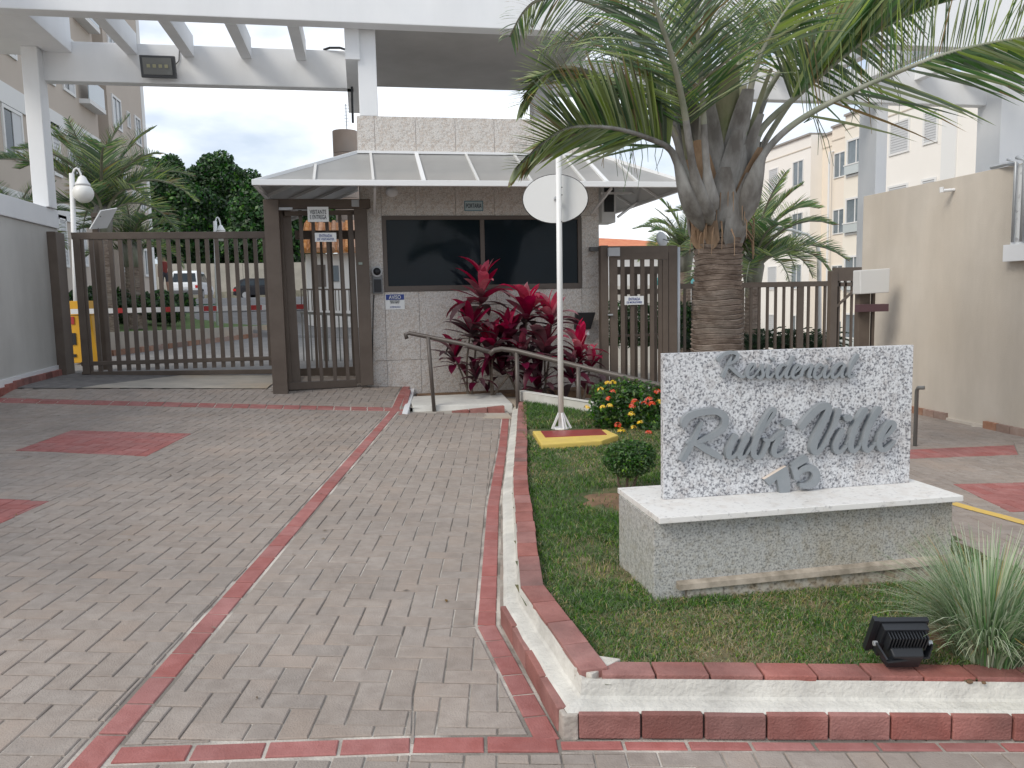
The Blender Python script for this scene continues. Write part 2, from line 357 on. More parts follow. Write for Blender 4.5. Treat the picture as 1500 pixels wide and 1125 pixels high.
def brick_mesh(mb, poly, dz=0.0, tilt=(0, 0), bev=.0035, h=.03, gap=.003, zf=None):
    zf = zf or gh
    cx = sum(p[0] for p in poly)/len(poly); cy = sum(p[1] for p in poly)/len(poly)
    def ins(d):
        o = []
        n = len(poly)
        for i in range(n):
            p0, p1, p2 = poly[i-1], poly[i], poly[(i+1) % n]
            d1 = Vector((p1[0]-p0[0], p1[1]-p0[1])); d2 = Vector((p2[0]-p1[0], p2[1]-p1[1]))
            if d1.length < 1e-6 or d2.length < 1e-6: return None
            d1.normalize(); d2.normalize(); n1_ = Vector((-d1.y, d1.x)); n2_ = Vector((-d2.y, d2.x)); m_ = n1_+n2_
            k = m_.length_squared
            if k < .05: return None
            m_ = m_*(2*d/k); o.append((p1[0]+m_.x, p1[1]+m_.y))
        return o
    s = sum(poly[i][0]*poly[(i+1) % len(poly)][1]-poly[(i+1) % len(poly)][0]*poly[i][1] for i in range(len(poly)))
    if s < 0: poly = poly[::-1]
    a = ins(gap); b = ins(gap+bev)
    if not a or not b or area(b) < 4e-5: return False
    n = len(poly); base = len(mb.v)
    zz = lambda p: zf(p[0], p[1])+dz+tilt[0]*(p[0]-cx)+tilt[1]*(p[1]-cy)
    vs = [(p[0], p[1], zz(p)) for p in b]+[(p[0], p[1], zz(p)-bev) for p in a]+[(p[0], p[1], zz(p)-h) for p in a]
    fs = [tuple(range(n))]+[(n+i, n+(i+1) % n, (i+1) % n, i) for i in range(n)]+[(2*n+i, 2*n+(i+1) % n, n+(i+1) % n, n+i) for i in range(n)]
    mb.add(vs, fs); return True
TH = R(10.0)                                   # paving grid turned 10 degrees from the facade
def loc2w(u, v): return (0.1+u*math.cos(TH)+v*math.sin(TH), 2.0-u*math.sin(TH)+v*math.cos(TH))

DIAG = [(-1.02, 1.2), (-.86, 2.4), (.60, 11.4)]
BOT = [(-.79, 2.47), (.1, 2.40), (.56, 2.335)]
BOT2 = [(.56, 2.33), (3.2, 1.93)]
CURB = [(.53, 2.36), (.475, 3.28), (.825, 5.25), (1.27, 7.4), (1.62, 9.2)]
BAND = [(-4.4, 10.38), (.56, 9.78)]
BAND = [(-4.4, 10.34), (.42, 9.86)]
SQ1 = [(-2.97, 7.43), (-1.84, 7.12), (-1.70, 8.24), (-2.87, 8.49)]
SQ2 = [(-3.3, 5.35), (-2.17, 5.05), (-2.07, 5.64), (-3.2, 5.92)]
SQ3 = [tuple(atg(*p)[:2]) for p in ((1300, 673), (1492, 666), (1486, 652), (1300, 660))]
SQ4 = [tuple(atg(*p)[:2]) for p in ((1480, 750), (1620, 745), (1620, 704), (1396, 709))]
ISLAND = [(.50, 2.40), (3.2, 2.02), (3.05, 3.3), (3.5, 7.0), (3.6, 9.4), (1.75, 9.45), (.88, 5.25), (.52, 3.3)]
cut_quads = [(q, 'drop') for q in strip_quads(DIAG, .118)+strip_quads(BOT, .112)+strip_quads(CURB, .105)+strip_quads(BAND, .22)]
bot2q = strip_quads(BOT2, .07)[0]
cut_quads.append((bot2q, 'drop')); cut_quads += [(SQ1, 'red'), (SQ2, 'red')]
cut_quads = [((q if sum(q[i][0]*q[(i+1) % 4][1]-q[(i+1) % 4][0]*q[i][1] for i in range(4)) > 0 else q[::-1]), k) for q, k in cut_quads]
lane_cuts = [(q if sum(q[i][0]*q[(i+1) % 4][1]-q[(i+1) % 4][0]*q[i][1] for i in range(4)) > 0 else q[::-1], 'red') for q in (SQ3, SQ4)]
def in_island(x, y):
    # point well inside the island footprint
    n = len(ISLAND); c = False; j = n-1
    for i in range(n):
        xi, yi = ISLAND[i]; xj, yj = ISLAND[j]
        if ((yi > y) != (yj > y)) and (x < (xj-xi)*(y-yi)/(yj-yi)+xi): c = not c
        j = i
    return c
grey = []; red = []; lgrey = []; lred = []
W_, L_ = .10, .20
for i in range(-75, 90):
    for j in range(-35, 130):
        # herringbone: bricks on a 0.1 grid, unit of 4 cells along the diagonal
        k = (i-j) % 4
        if k == 0: u0_, v0_, du, dv = i*W_, j*W_, L_, W_
        elif k == 3: u0_, v0_, du, dv = i*W_, j*W_, W_, L_
        else: continue
        p = [loc2w(u0_, v0_), loc2w(u0_+du, v0_), loc2w(u0_+du, v0_+dv), loc2w(u0_, v0_+dv)]
        cx = sum(q[0] for q in p)/4; cy = sum(q[1] for q in p)/4
        if cy < 1.2 or cy > 12.65 or cx < -4.45 or cx > 7.3: continue
        if cy > 10.95 and cx < -1.25: continue        # the concrete apron before the gate
        if cy > 9.62 and cx > edge_x(cy)-.03 and cx < 3.6: continue
        if cy > 10.6 and cx > 3.5: continue
        if in_island(cx, cy) and in_island(cx-.1, cy) and in_island(cx, cy+.1): continue
        right = cx > 3.0
        pieces = [(p, 'grey')]
        for cq, kind in (lane_cuts if right else cut_quads):
            if abs(sum(q[0] for q in cq)/4-cx) > 6 : continue
            mnx = min(q[0] for q in cq)-.2; mxx = max(q[0] for q in cq)+.2; mny = min(q[1] for q in cq)-.2; mxy = max(q[1] for q in cq)+.2
            if cx < mnx or cx > mxx or cy < mny or cy > mxy: continue
            new = []
            for pl, kd in pieces:
                if kd != 'grey': new.append((pl, kd)); continue
                o, ins_ = subtract(pl, cq)
                new += [(q, 'grey') for q in o]
                if ins_ is None and not o: new.append((pl, kd))
                if ins_ is not None and kind == 'red': new.append((ins_, 'red'))
            pieces = new
        for pl, kd in pieces:
            if area(pl) < .0006: continue
            (lred if kd == 'red' else lgrey).append(pl) if right else (red if kd == 'red' else grey).append(pl)
def row(pts, w, ln, gap=.006, out=None):
    out = out if out is not None else []
    for a, b in zip(pts[:-1], pts[1:]):
        A = Vector(a); B = Vector(b); d = (B-A); n = max(1, round(d.length/ln)); nrm = Vector((-d.y, d.x)).normalized()*w/2
        for k in range(n):
            p = A+d*k/n; q = A+d*(k+1)/n; e = d.normalized()*gap/2
            p = p+e; q = q-e
            out.append([(p-nrm)[:], (q-nrm)[:], (q+nrm)[:], (p+nrm)[:]])
    return out
strips = row(DIAG, .096, .195)+row(BOT, .088, .20)+row(CURB, .085, .15)+row(BOT2, .05, .2)+row([(-4.4, 10.395), (.42, 9.915)], .097, .2)+row([(-4.4, 10.29), (.42, 9.81)], .097, .2)
def visible(pl):
    cx = sum(q[0] for q in pl)/len(pl); cy = sum(q[1] for q in pl)/len(pl)
    v = np.array([cx, cy, gh(cx, cy)-EYE]); z = v@fwd
    if z < .3: return None
    px = 750+F*(v@rgt)/z; py = 562.5-F*(v@upv)/z
    if -25 < px < 1525 and py < 1150: return area(pl)/z**3
    return None
def make_pavers(polys, single_name, rest_name, m, parent, limit=300):
    sc = [(visible(p), i) for i, p in enumerate(polys)]
    best = set(i for s_, i in sorted([q for q in sc if q[0] is not None], reverse=True)[:limit])
    rest = MB()
    for i, p in enumerate(polys):
        dz = random.uniform(-.0012, .0012); t = (random.gauss(0, .007), random.gauss(0, .007))
        if i in best:
            mb = MB()
            if brick_mesh(mb, p, dz, t): mb.build(single_name, m, parent)
        else: brick_mesh(rest, p, dz, t, bev=.003)
    if rest.v: tag(rest.build(rest_name, m, parent), kind='stuff')
make_pavers(grey, 'paver', 'distant_pavers', PAVER, drive)
make_pavers(red+strips, 'red_paver', 'distant_red_pavers', REDP, drive)
make_pavers(lgrey, 'paver', 'distant_pavers', PAVER, lane, 0)
make_pavers(lred, 'red_paver', 'distant_red_pavers', REDP, lane, 0)
YEL = mat('yellow_paint', (0.62, 0.42, 0.09), 0.7, (0.55, 0.38, 0.12), 8.0)
mb = MB(); pts = [atg(1395, 738), atg(1430, 748), atg(1465, 757), atg(1500, 767), atg(1560, 782)]
for a, b in zip(pts[:-1], pts[1:]):
    n_ = Vector((a.y-b.y, b.x-a.x, 0)).normalized()*.045
    mb.add([a-n_+Vector((0, 0, .006)), b-n_+Vector((0, 0, .006)), b+n_+Vector((0, 0, .006)), a+n_+Vector((0, 0, .006))], [(0, 1, 2, 3)])
tag(mb.build('painted_line', YEL), kind='structure')

# ---- concrete apron before the sliding gate
mb = MB()
pl = [(-3.55, 10.95), (-1.28, 10.95), (-1.2, 12.7), (-2.6, 12.7)]
V = []
for k in range(9):
    t = k/8
    a = Vector(pl[0]).lerp(Vector(pl[3]), t); b = Vector(pl[1]).lerp(Vector(pl[2]), t)
    for q in range(7):
        p = a.lerp(b, q/6); V.append((p.x, p.y, gh(p.x, p.y)+.008))
tag(npmesh('concrete_apron', V, [(j*7+i, j*7+i+1, (j+1)*7+i+1, (j+1)*7+i) for j in range(8) for i in range(6)], CONC), kind='structure')
V = []
for k in range(9):
    y = 10.95+1.75*k/8
    for q in range(5):
        x = -4.4+(-3.55+4.4+.95*k/8)*q/4; V.append((x, y, gh(x, y)+.004))
tag(npmesh('dark_paving_corner', V, [(j*5+i, j*5+i+1, (j+1)*5+i+1, (j+1)*5+i) for j in range(8) for i in range(4)], mat('worn_paving', (0.13, 0.125, 0.125), .9, (.2, .19, .185), 9)), kind='structure')

# ---- ramp recess beside the driveway
mb = MB()
mb.prism([(.42, 9.3), (1.68, 9.12), (1.75, 10.0), (.50, 10.1)], -.09, .012)
ramp = mb.build('concrete_ramp', CONC); tag(ramp, kind='structure')
mb = MB(); A = Vector((.44, 9.42, 0)); B = Vector((.66, 11.3, 0))
for a, b in ((A, B),):
    mb.hexa([(a.x-.035, a.y, -.05), (a.x+.035, a.y, -.05), (b.x+.035, b.y, -.05), (b.x-.035, b.y, -.05), (a.x-.035, a.y, gh(.3, 9.5)-.015), (a.x+.035, a.y, gh(.3, 9.5)-.015), (b.x+.035, b.y, .175), (b.x-.035, b.y, .175)])
tag(mb.build('ramp_kerb', WHITE, bevel=.008), 'white painted kerb face between the raised paving and the concrete ramp', 'kerb')
make_pavers(row([(.40, 9.4), (.63, 11.3)], .07, .2), 'red_paver', 'x', REDP, drive)
mb = MB()
mb.hexa([(.58, 9.98, -.06), (1.84, 9.88, -.06), (1.84, 10.75, -.06), (.58, 10.75, -.06), (.58, 10.02, .09), (1.84, 9.92, .07), (1.84, 10.75, .12), (.58, 10.75, .12)])
tag(mb.build('low_white_kerb', mat('offwhite_paint', (.66, .65, .61), .8, (.56, .55, .52), 5), bevel=.012), 'low white kerb across the back of the concrete ramp', 'kerb')

# ---- cordyline bed, walkway behind the railing
mb = MB(); mb.box(.70, 3.52, 10.76, 11.22, -.15, .10)
tag(mb.build('planting_bed', SOIL), kind='structure')
mb = MB()
mb.hexa([(1.86, 8.6, -.2), (4.9, 7.3, -.2), (4.9, 11.2, -.2), (1.86, 10.74, -.2), (1.86, 8.6, .06), (4.9, 7.3, -.12), (4.9, 11.2, -.12), (1.86, 10.74, .06)])
tag(mb.build('walkway', CONC), kind='structure')

# ================================================================== planter island
OUT = [(.59, 2.37), (.545, 3.28), (.885, 5.25), (1.325, 7.4), (1.76, 9.5)]     # outer foot, left side, going away
FRO = [(.59, 2.37), (3.05, 1.995)]                                              # outer foot, front side
def loft(mb, path, prof, zf=gh):
    n = len(path); rows = []
    for i, p in enumerate(path):
        p = Vector(p); a = Vector(path[max(i-1, 0)]); b = Vector(path[min(i+1, n-1)])
        d1 = (p-a).normalized() if i > 0 else (b-p).normalized(); d2 = (b-p).normalized() if i < n-1 else d1
        nr = Vector((d1.y, -d1.x))+Vector((d2.y, -d2.x)); nr = nr*(2/nr.length_squared) if nr.length > 0 else nr
        rows.append([(p.x+nr.x*o, p.y+nr.y*o, zf(p.x, p.y)+h) for o, h in prof])
    base = len(mb.v); k = len(prof); mb.v += [q for r_ in rows for q in r_]
    for i in range(n-1):
        for j in range(k-1): mb.f.append((base+i*k+j, base+i*k+j+1, base+(i+1)*k+j+1, base+(i+1)*k+j)); mb.mi.append(mb.cur)
def subdiv(path, st):
    o = [path[0]]
    for a, b in zip(path[:-1], path[1:]):
        A = Vector(a); B = Vector(b); n = max(1, round((B-A).length/st))
        o += [(A+(B-A)*k/n)[:] for k in range(1, n+1)]
    return o
full = [FRO[1]] + [FRO[0]] + OUT[1:]           # from the right end round the corner and away; island lies on the right-hand side... inward = +
prof = [(.006, -.02), (.006, .078), (.022, .090), (.062, .096), (.070, .104), (.080, .158), (.10, .148), (.17, .140), (.175, .02)]
mb = MB()
path = subdiv(full, .12)
def wob(path):
    return [(p[0]+random.gauss(0, .0015), p[1]+random.gauss(0, .0015)) for p in path]
loft(mb, wob(path), prof)
island = mb.build('planter_wall', mat('planter_white', (.52, .505, .47), .8, (.61, .595, .55), 8, bump=.7, bscale=60, c3=(.53, .50, .42), stain=.22, sscale=5), smooth=False)
tag(island, 'low white planter wall with red brick coping around the lawn island', 'planter')
def loft_bricks(path, ln, o0, o1, h0, h1, name, gap=.007, jit=.003, m=REDB, parent=island):
    for a, b in zip(path[:-1], path[1:]):
        A = Vector(a); B = Vector(b); d = B-A; n = max(1, round(d.length/ln)); u = d.normalized(); nr = Vector((u.y, -u.x))
        for k in range(n):
            p = A+d*k/n+u*gap/2; q = A+d*(k+1)/n-u*gap/2
            j0 = random.uniform(-jit, jit); j1 = random.uniform(-jit, jit)
            mb = MB(); P = []
            for h in (h0, h1+j1*.6):
                for base, o in ((p, o0+j0), (q, o0+j0), (q, o1+j0), (p, o1+j0)):
                    P.append((base.x+nr.x*o, base.y+nr.y*o, gh(base.x, base.y)+h))
            mb.hexa(P); mb.build(name, m, parent, bevel=.004)
mb = MB(); loft(mb, subdiv([FRO[1], FRO[0], OUT[1]], .3), [(.0035, -.02), (.0035, .076), (.02, .080)]); mb.build('dark_joint', mat('joint_dark', (.07, .055, .05), .95), island)
loft_bricks([FRO[1], (.63, 2.364)], .205, -.012, .05, .0, .082, 'base_brick')
loft_bricks([(.585, 2.40), (.545, 3.28)], .20, -.012, .05, .0, .082, 'base_brick')
loft_bricks([FRO[1], (.72, 2.352)], .175, .080, .178, .12, .172, 'coping_brick')
loft_bricks([(.588, 2.45), (.545, 3.27), (.885, 5.25)], .205, .080, .178, .12, .172, 'coping_brick', jit=.004)
loft_bricks([(.885, 5.25), (1.325, 7.4), (1.76, 9.5)], .16, .080, .178, .12, .172, 'coping_brick', jit=.004)
mb = MB(); mb.hexa([(.655, 2.50, .10), (.70, 2.44, .10), (.83, 2.53, .10), (.745, 2.58, .10), (.655, 2.50, .158), (.70, 2.44, .158), (.83, 2.53, .158), (.745, 2.58, .158)])
mb.build('corner_mortar', MORTARL, island, bevel=.004)
mb = MB(); z = gh(.6, 2.4); mb.hexa([(.578, 2.362, z-.01), (.628, 2.353, z-.01), (.66, 2.42, z-.01), (.575, 2.41, z-.01), (.580, 2.364, z+.077), (.628, 2.356, z+.077), (.66, 2.42, z+.077), (.578, 2.41, z+.077)])
mb.build('corner_mortar', mat('grey_mortar', (.30, .27, .24), .95, (.42, .38, .34), 20, bump=.6), island, bevel=.006)
# back wall of the island
KB = [atg(757, 600, .0), atg(850, 634, .0), atg(905, 652, .0)]
KB = [(1.80, 9.42), (2.42, 8.3), (3.05, 7.75), (3.6, 7.5)]
mb = MB()
for a, b in zip(KB[:-1], KB[1:]):
    A = Vector(a); B = Vector(b); d = (B-A).normalized(); nr = Vector((-d.y, d.x))*.12
    P = []
    for h in (-.1, .30):
        for p in (A, B, B+nr, A+nr): P.append((p.x, p.y, gh(p.x, p.y)+h-(.0 if h > 0 else 0)))
    mb.hexa(P)
tag(mb.build('low_garden_wall', mat('weathered_white', (.60, .59, .56), .85, (.50, .49, .45), 4, c3=(.36, .35, .32)), bevel=.01), 'low whitewashed wall running down behind the mirror pole and flowering bush', 'wall')
# red bricks in the ramp recess
bk = thing('brick_step', (1.4, 9.6, 0), 'dark red brick step sunk beside the far end of the planter wall', 'step')
for k in range(3):
    mb = MB(); x = 1.05+k*.21
    mb.hexa([(x, 9.72-k*.06, 0), (x+.2, 9.66-k*.06, 0), (x+.2, 9.76-k*.06, 0), (x, 9.82-k*.06, 0), (x, 9.72-k*.06, .03+.022*k), (x+.2, 9.66-k*.06, .05+.022*k), (x+.2, 9.76-k*.06, .05+.022*k), (x, 9.82-k*.06, .03+.022*k)])
    mb.build('brick', REDB, bk, bevel=.004)

# ---- lawn soil and grass
def lz(x, y): return gh(x, min(y, 9.5))+.135+.03*S((x-.8)/1.5)
LAWN = [(.76, 2.52), (3.05, 2.17), (3.0, 3.3), (3.45, 7.0), (3.1, 7.85), (2.45, 8.3), (1.88, 9.40), (1.48, 7.35), (1.04, 5.2), (.70, 3.3)]
def pin(x, y, poly):
    x = np.asarray(x); y = np.asarray(y); c = np.zeros(x.shape, bool); n = len(poly); j = n-1
    for i in range(n):
        xi, yi = poly[i]; xj, yj = poly[j]
        c ^= ((yi > y) != (yj > y)) & (x < (xj-xi)*(y-yi)/(yj-yi+1e-9)+xi); j = i
    return c
BIG = [(.70, 2.46), (3.1, 2.1), (3.06, 3.3), (3.52, 7.0), (3.2, 7.9), (2.5, 8.4), (1.86, 9.5), (1.42, 7.35), (.98, 5.2), (.64, 3.3)]
def disc(cx, cy, r, name):
    V = [(cx, cy, lz(cx, cy)+.012)]; Fq = []
    for k in range(3):
        for j in range(20):
            a = j*math.pi/10; q = r*(k+1)/3*(1+.12*math.sin(3*a)+.08*math.cos(5*a+k)); x, y = cx+q*math.cos(a), cy+q*math.sin(a)*.8
            V.append((x, y, lz(x, y)+(.012, .010, -.012)[k]+random.uniform(-.004, .004)))
    mb = MB(); mb.v = V
    for j in range(20): mb.f.append((0, 1+j, 1+(j+1) % 20)); mb.mi.append(0)
    for k in range(2):
        for j in range(20): mb.f.append((1+k*20+j, 1+k*20+20+j, 1+k*20+20+(j+1) % 20, 1+k*20+(j+1) % 20)); mb.mi.append(0)
    tag(mb.build(name, SOIL, smooth=True), kind='structure')
disc(1.62, 4.72, .36, 'bare_soil'); disc(2.18, 2.58, .19, 'bare_soil')
step = .06; xs = np.arange(.5, 3.7, step); ys = np.arange(2.0, 9.7, step)
V = [(x, y, lz(x, y)+random.gauss(0, .004)) for y in ys for x in xs]; n = len(xs); Fq = []
for j in range(len(ys)-1):
    for i in range(n-1):
        if pin(xs[i]+step/2, ys[j]+step/2, BIG): Fq.append((j*n+i, j*n+i+1, (j+1)*n+i+1, (j+1)*n+i))
tag(npmesh('lawn_soil', V, Fq, LAWNS, smooth=True), kind='structure')
GR = [mat('grass_green', (.070, .16, .034), .7, rnd=.3), mat('grass_light', (.155, .25, .07), .7, rnd=.3), mat('grass_straw', (.36, .31, .17), .8, rnd=.25)]
def noise2(x, y, s, seed=0):
    r_ = np.random.default_rng(seed); o = np.zeros_like(x)
    for k in range(7):
        a = r_.uniform(0, 6.28); f = s*r_.uniform(.5, 1.7); o += np.sin((x*np.cos(a)+y*np.sin(a))*f+r_.uniform(0, 6.28))
    return o/7**.5
def blades(x, y, z, h, w, lean, seg=2):
    n = len(x); a = rng.uniform(0, 2*np.pi, n); b = rng.uniform(0, 2*np.pi, n)
    dx, dy = np.cos(a), np.sin(a); sx, sy = np.cos(b)*w, np.sin(b)*w
    lx, ly = dx*h*lean, dy*h*lean
    P = np.stack([np.stack([x-sx, y-sy, z], 1), np.stack([x+sx, y+sy, z], 1),
                  np.stack([x+sx*.7+lx*.35, y+sy*.7+ly*.35, z+h*.62], 1), np.stack([x-sx*.7+lx*.35, y-sy*.7+ly*.35, z+h*.62], 1),
                  np.stack([x+lx+sx*.1, y+ly+sy*.1, z+h*(1-.25*lean)], 1), np.stack([x+lx-sx*.1, y+ly-sy*.1, z+h*(1-.25*lean)], 1)], 1)
    V = P.reshape(-1, 3); base = np.arange(n)[:, None]*6
    Fq = np.concatenate([base+np.array([0, 1, 2, 3]), base+np.array([3, 2, 4, 5])], 1).reshape(-1, 4)
    return V, Fq
X = []; Y = []
for (y0, y1, dens) in ((2.1, 3.2, 26000), (3.2, 4.6, 15000), (4.6, 9.5, 6500)):
    n = int((3.6-.6)*(y1-y0)*dens); x = rng.uniform(.6, 3.6, n); y = rng.uniform(y0, y1, n); k = pin(x, y, LAWN); X.append(x[k]); Y.append(y[k])
X = np.concatenate(X); Y = np.concatenate(Y)
nz = noise2(X, Y, 5, 1)+.6*noise2(X, Y, 14, 2); bare = (nz > 1.1)
def near(px, py, r_): return ((X-px)**2+(Y-py)**2) < r_*r_
soilA = (near(1.62, 4.72, .34) | near(2.18, 2.55, .22)) & (nz > -.9)
keep = ~(bare & (rng.random(len(X)) < .65)) & ~(soilA & (rng.random(len(X)) < .93)) & ~((X > 1.17) & (X < 2.62) & (Y > 3.1) & (Y < 3.6)) & ~((X > 1.45) & (X < 2.25) & (Y > 6.75) & (Y < 7.45))
X, Y, nz = X[keep], Y[keep], nz[keep]
Z = np.array([lz(a, b) for a, b in zip(X, Y)])
lush = (noise2(X, Y, 2.5, 5) + 1.2*(np.abs(X-1.15) < .35)*(Y > 3)+.8*(Y > 7.4))
hh = rng.uniform(.014, .034, len(X))*(1+.25*np.clip(lush, -1, 1.5)) + .05*rng.random(len(X))*((Y > 7.6) | ((X < 1.55+.1*(Y-5)) & (Y > 6.8)))
wd = np.clip(.0011+.00035*Y, .0015, .004)
V, Fq = blades(X, Y, Z-.004, hh, wd, rng.uniform(.3, 1.3, len(X)))
u = rng.random(len(X)) + .22*np.clip(lush, -1.2, 1.2) - .14*nz
mi = np.where(u > .62, 0, np.where(u > .27, 1, 2)); mi = np.repeat(mi, 2)
tag(npmesh('grass', V, Fq, GR, mi=mi), 'short patchy green and straw lawn grass inside the planter island', 'grass', kind='stuff')

# ================================================================== GUARDHOUSE
GY = 11.25
X0 = aty(523, 172, GY).x; X1 = aty(877, 300, GY).x; ZT = aty(600, 171, GY).z; ZC = aty(600, 226, GY).z
gho = thing('guardhouse', ((X0+X1)/2, GY+1.6, 0), 'granite clad guardhouse with wide dark window between the two pedestrian gates', 'guardhouse')
wx0 = aty(559, 316, GY).x; wx1 = aty(851, 316, GY).x; wz1 = aty(700, 316, GY).z; wz0 = aty(700, 425, GY).z
mb = MB(); mb.box(X0+.02, X1-.02, GY+.03, GY+3.2, -.3, ZT-.02); mb.build('wall', GRANW, gho)
def tiles(xs, zs, skip=None):
    for a, b in zip(xs[:-1], xs[1:]):
        for c, d in zip(zs[:-1], zs[1:]):
            if skip and skip((a+b)/2, (c+d)/2): continue
            mb = MB(); q = random.uniform(0, .002); g = .0022
            mb.box(a+g, b-g, GY-.003-q, GY+.028, c+g, d-g); mb.build('granite_tile', GRANW, gho, bevel=.0015)
jx = [X0]+[aty(p, 200, GY).x for p in (549, 609, 667, 724, 782, 838)]+[X1]
zl = aty(600, 527, GY).z
tiles([X0, wx0, aty(609, 300, GY).x, aty(667, 300, GY).x, aty(724, 300, GY).x, aty(782, 300, GY).x, wx1, X1], [-.25, zl-.5, zl, wz0, wz1, ZC], lambda x, z: wx0 < x < wx1 and wz0 < z < wz1)
tiles(jx, [ZC+.001, ZT])
mb = MB()
for k in range(6):
    for q in (X0-.006, X1-.018):
        mb = MB(); mb.box(q, q+.024, GY+.03+k*.53, GY+.03+k*.53+.526, -.2, ZT); mb.build('granite_tile', GRANW, gho)
win = MB(); fw = .055
for (a, b, c, d) in ((wx0, wx1, wz1-fw, wz1), (wx0, wx1, wz0, wz0+fw+.02), (wx0, wx0+fw, wz0+fw+.02, wz1-fw), (wx1-fw, wx1, wz0+fw+.02, wz1-fw)): win.box(a, b, GY-.02, GY+.05, c, d)
wm = aty(707, 370, GY).x; win.box(wm-.03, wm+.03, GY-.012, GY+.045, wz0+fw+.02, wz1-fw)
wf = win.build('window', mat('window_frame', (.115, .095, .082), .5), gho, bevel=.003)
mb = MB(); mb.box(wx0+fw, wm-.03, GY+.008, GY+.014, wz0+fw+.02, wz1-fw); mb.build('pane', DGLASS, wf)
mb = MB(); mb.box(wm+.03, wx1-fw, GY+.012, GY+.018, wz0+fw+.02, wz1-fw); mb.build('pane', DGLASS, wf)

def sign(name, px0, py0, px1, py1, Y, lines, label, m, tm, border=None, dep=.006, bb=None, cat='sign', slant=0):
    a = aty(px0, py0, Y); b = aty(px1, py1, Y); c = (a+b)/2; w = b.x-a.x; h = a.z-b.z
    t = thing(name, (c.x, Y, c.z), label, cat)
    if border:
        mb = MB(); mb.box(a.x, b.x, Y, Y+dep, b.z, a.z); mb.build('rim', border, t, bevel=.001)
        e = .012; mb = MB(); mb.box(a.x+e, b.x-e, Y-.003, Y+.003, b.z+e, a.z-e); mb.build('board', m, t)
    else:
        mb = MB(); mb.box(a.x, b.x, Y-.003, Y+dep, b.z, a.z); mb.build('board', m, t, bevel=.001)
    for (s, size, zf, wfr, mm) in lines:
        text('lettering', s, size*h, (c.x, Y-.006, b.z+h*zf), mm or tm, t, .0012, off=size*h*.008, maxw=w*wfr)
    return t
SIGNW = mat('sign_white', (.78, .80, .80), .5); INK = mat('sign_ink', (.03, .035, .05), .5); INKB = mat('sign_blue', (.03, .06, .26), .5); RIMB = mat('sign_rim', (.10, .22, .27), .5)
sign('portaria_sign', 680, 294, 708, 309, GY-.012, [('PORTARIA', .62, .5, .82, None)], 'small pale blue plate with dark rim reading PORTARIA above the window', mat('sign_pale', (.42, .52, .55), .5), INK, RIMB)
avs = sign('notice', 564, 431, 593, 453, GY-.012, [('AVISO', .34, .80, .62, SIGNW), ('SORRIA VOCÊ ESTÁ', .13, .56, .52, None), ('SENDO FILMADO', .13, .44, .45, None), ('ATENÇÃO', .15, .16, .55, INKB)], 'white AVISO notice with blue header on granite wall under the window corner', SIGNW, INK)
a = aty(565, 431.5, GY); b = aty(592, 439, GY)
mb = MB(); mb.box(a.x, b.x, GY-.0175, GY-.0155, b.z, a.z); mb.build('blue_header', INKB, avs)
for q in list(avs.children):
    if q.name.startswith('lettering') and q.location.z > .01+0 and abs(q.location.z-(.80-.5)*(aty(564, 431, GY).z-aty(564, 453, GY).z)) < .002: q.location.y -= .012

# intercom camera by left gate
c = aty(551, 411, GY); it = thing('intercom', (c.x, GY-.01, c.z), 'grey and black intercom with round camera between the gate frame and the window', 'intercom')
mb = MB(); a = aty(545, 403, GY); b = aty(561, 430, GY); mb.box(a.x, b.x, GY-.07, GY-.004, b.z, a.z); mb.build('body', mat('grey_plastic', (.20, .21, .22), .5), it, bevel=.01)
mb = MB(); mb.box(a.x+.02, b.x-.02, GY-.085, GY-.068, b.z+.02, a.z-.06); mb.build('face_panel', BLACK, it, bevel=.004)
mb = MB(); c2 = aty(552, 398, GY); mb.tube([(c2.x, GY-.004, c2.z), (c2.x, GY-.09, c2.z)], .075, 20); mb.build('dome_ring', mat('pale_ring', (.45, .46, .47), .4), it, smooth=False, bevel=.004)
mb = MB(); mb.ball((c2.x, GY-.09, c2.z), .052, 16, 10); mb.build('lens', BLACK, it, smooth=True)
mb = MB(); mb.tube([aty(548, 432, GY-.03), aty(547, 445, GY-.015), aty(546, 500, GY-.015), aty(546, 560, GY-.015)], .007, 6)
tag(mb.build('power_cable', BLACK), 'thin black cable running down the granite under the intercom', 'cable')
# lamp dome under the canopy
c = aty(574, 281, GY-.05); mb = MB(); mb.ball((c.x, GY-.02, c.z), .085, 16, 10, (1, .7, .8)); tag(mb.build('wall_lamp', WHITE, smooth=True), 'small white dome lamp on the granite below the canopy', 'lamp')
# wall floodlight right of the window
c = aty(857, 470, GY-.12); fl = thing('wall_floodlight', (c.x, GY-.01, c.z), 'black floodlight fixed on granite wall behind the red cordylines', 'floodlight')
a = aty(843, 458, GY-.15); b = aty(871, 482, GY-.15)
mb = MB(); mb.hexa([(a.x, GY-.13, b.z), (b.x-.05, GY-.13, b.z), (b.x-.05, GY-.03, b.z), (a.x, GY-.03, b.z), (a.x, GY-.22, a.z), (b.x, GY-.22, a.z), (b.x, GY-.10, a.z), (a.x, GY-.10, a.z)]); mb.build('housing', BLACK, fl, bevel=.01)
mb = MB(); a2 = aty(849, 483, GY); b2 = aty(861, 491, GY); mb.box(a2.x, b2.x, GY-.09, GY-.004, b2.z, a2.z); mb.build('sensor', WHITE, fl, bevel=.006)

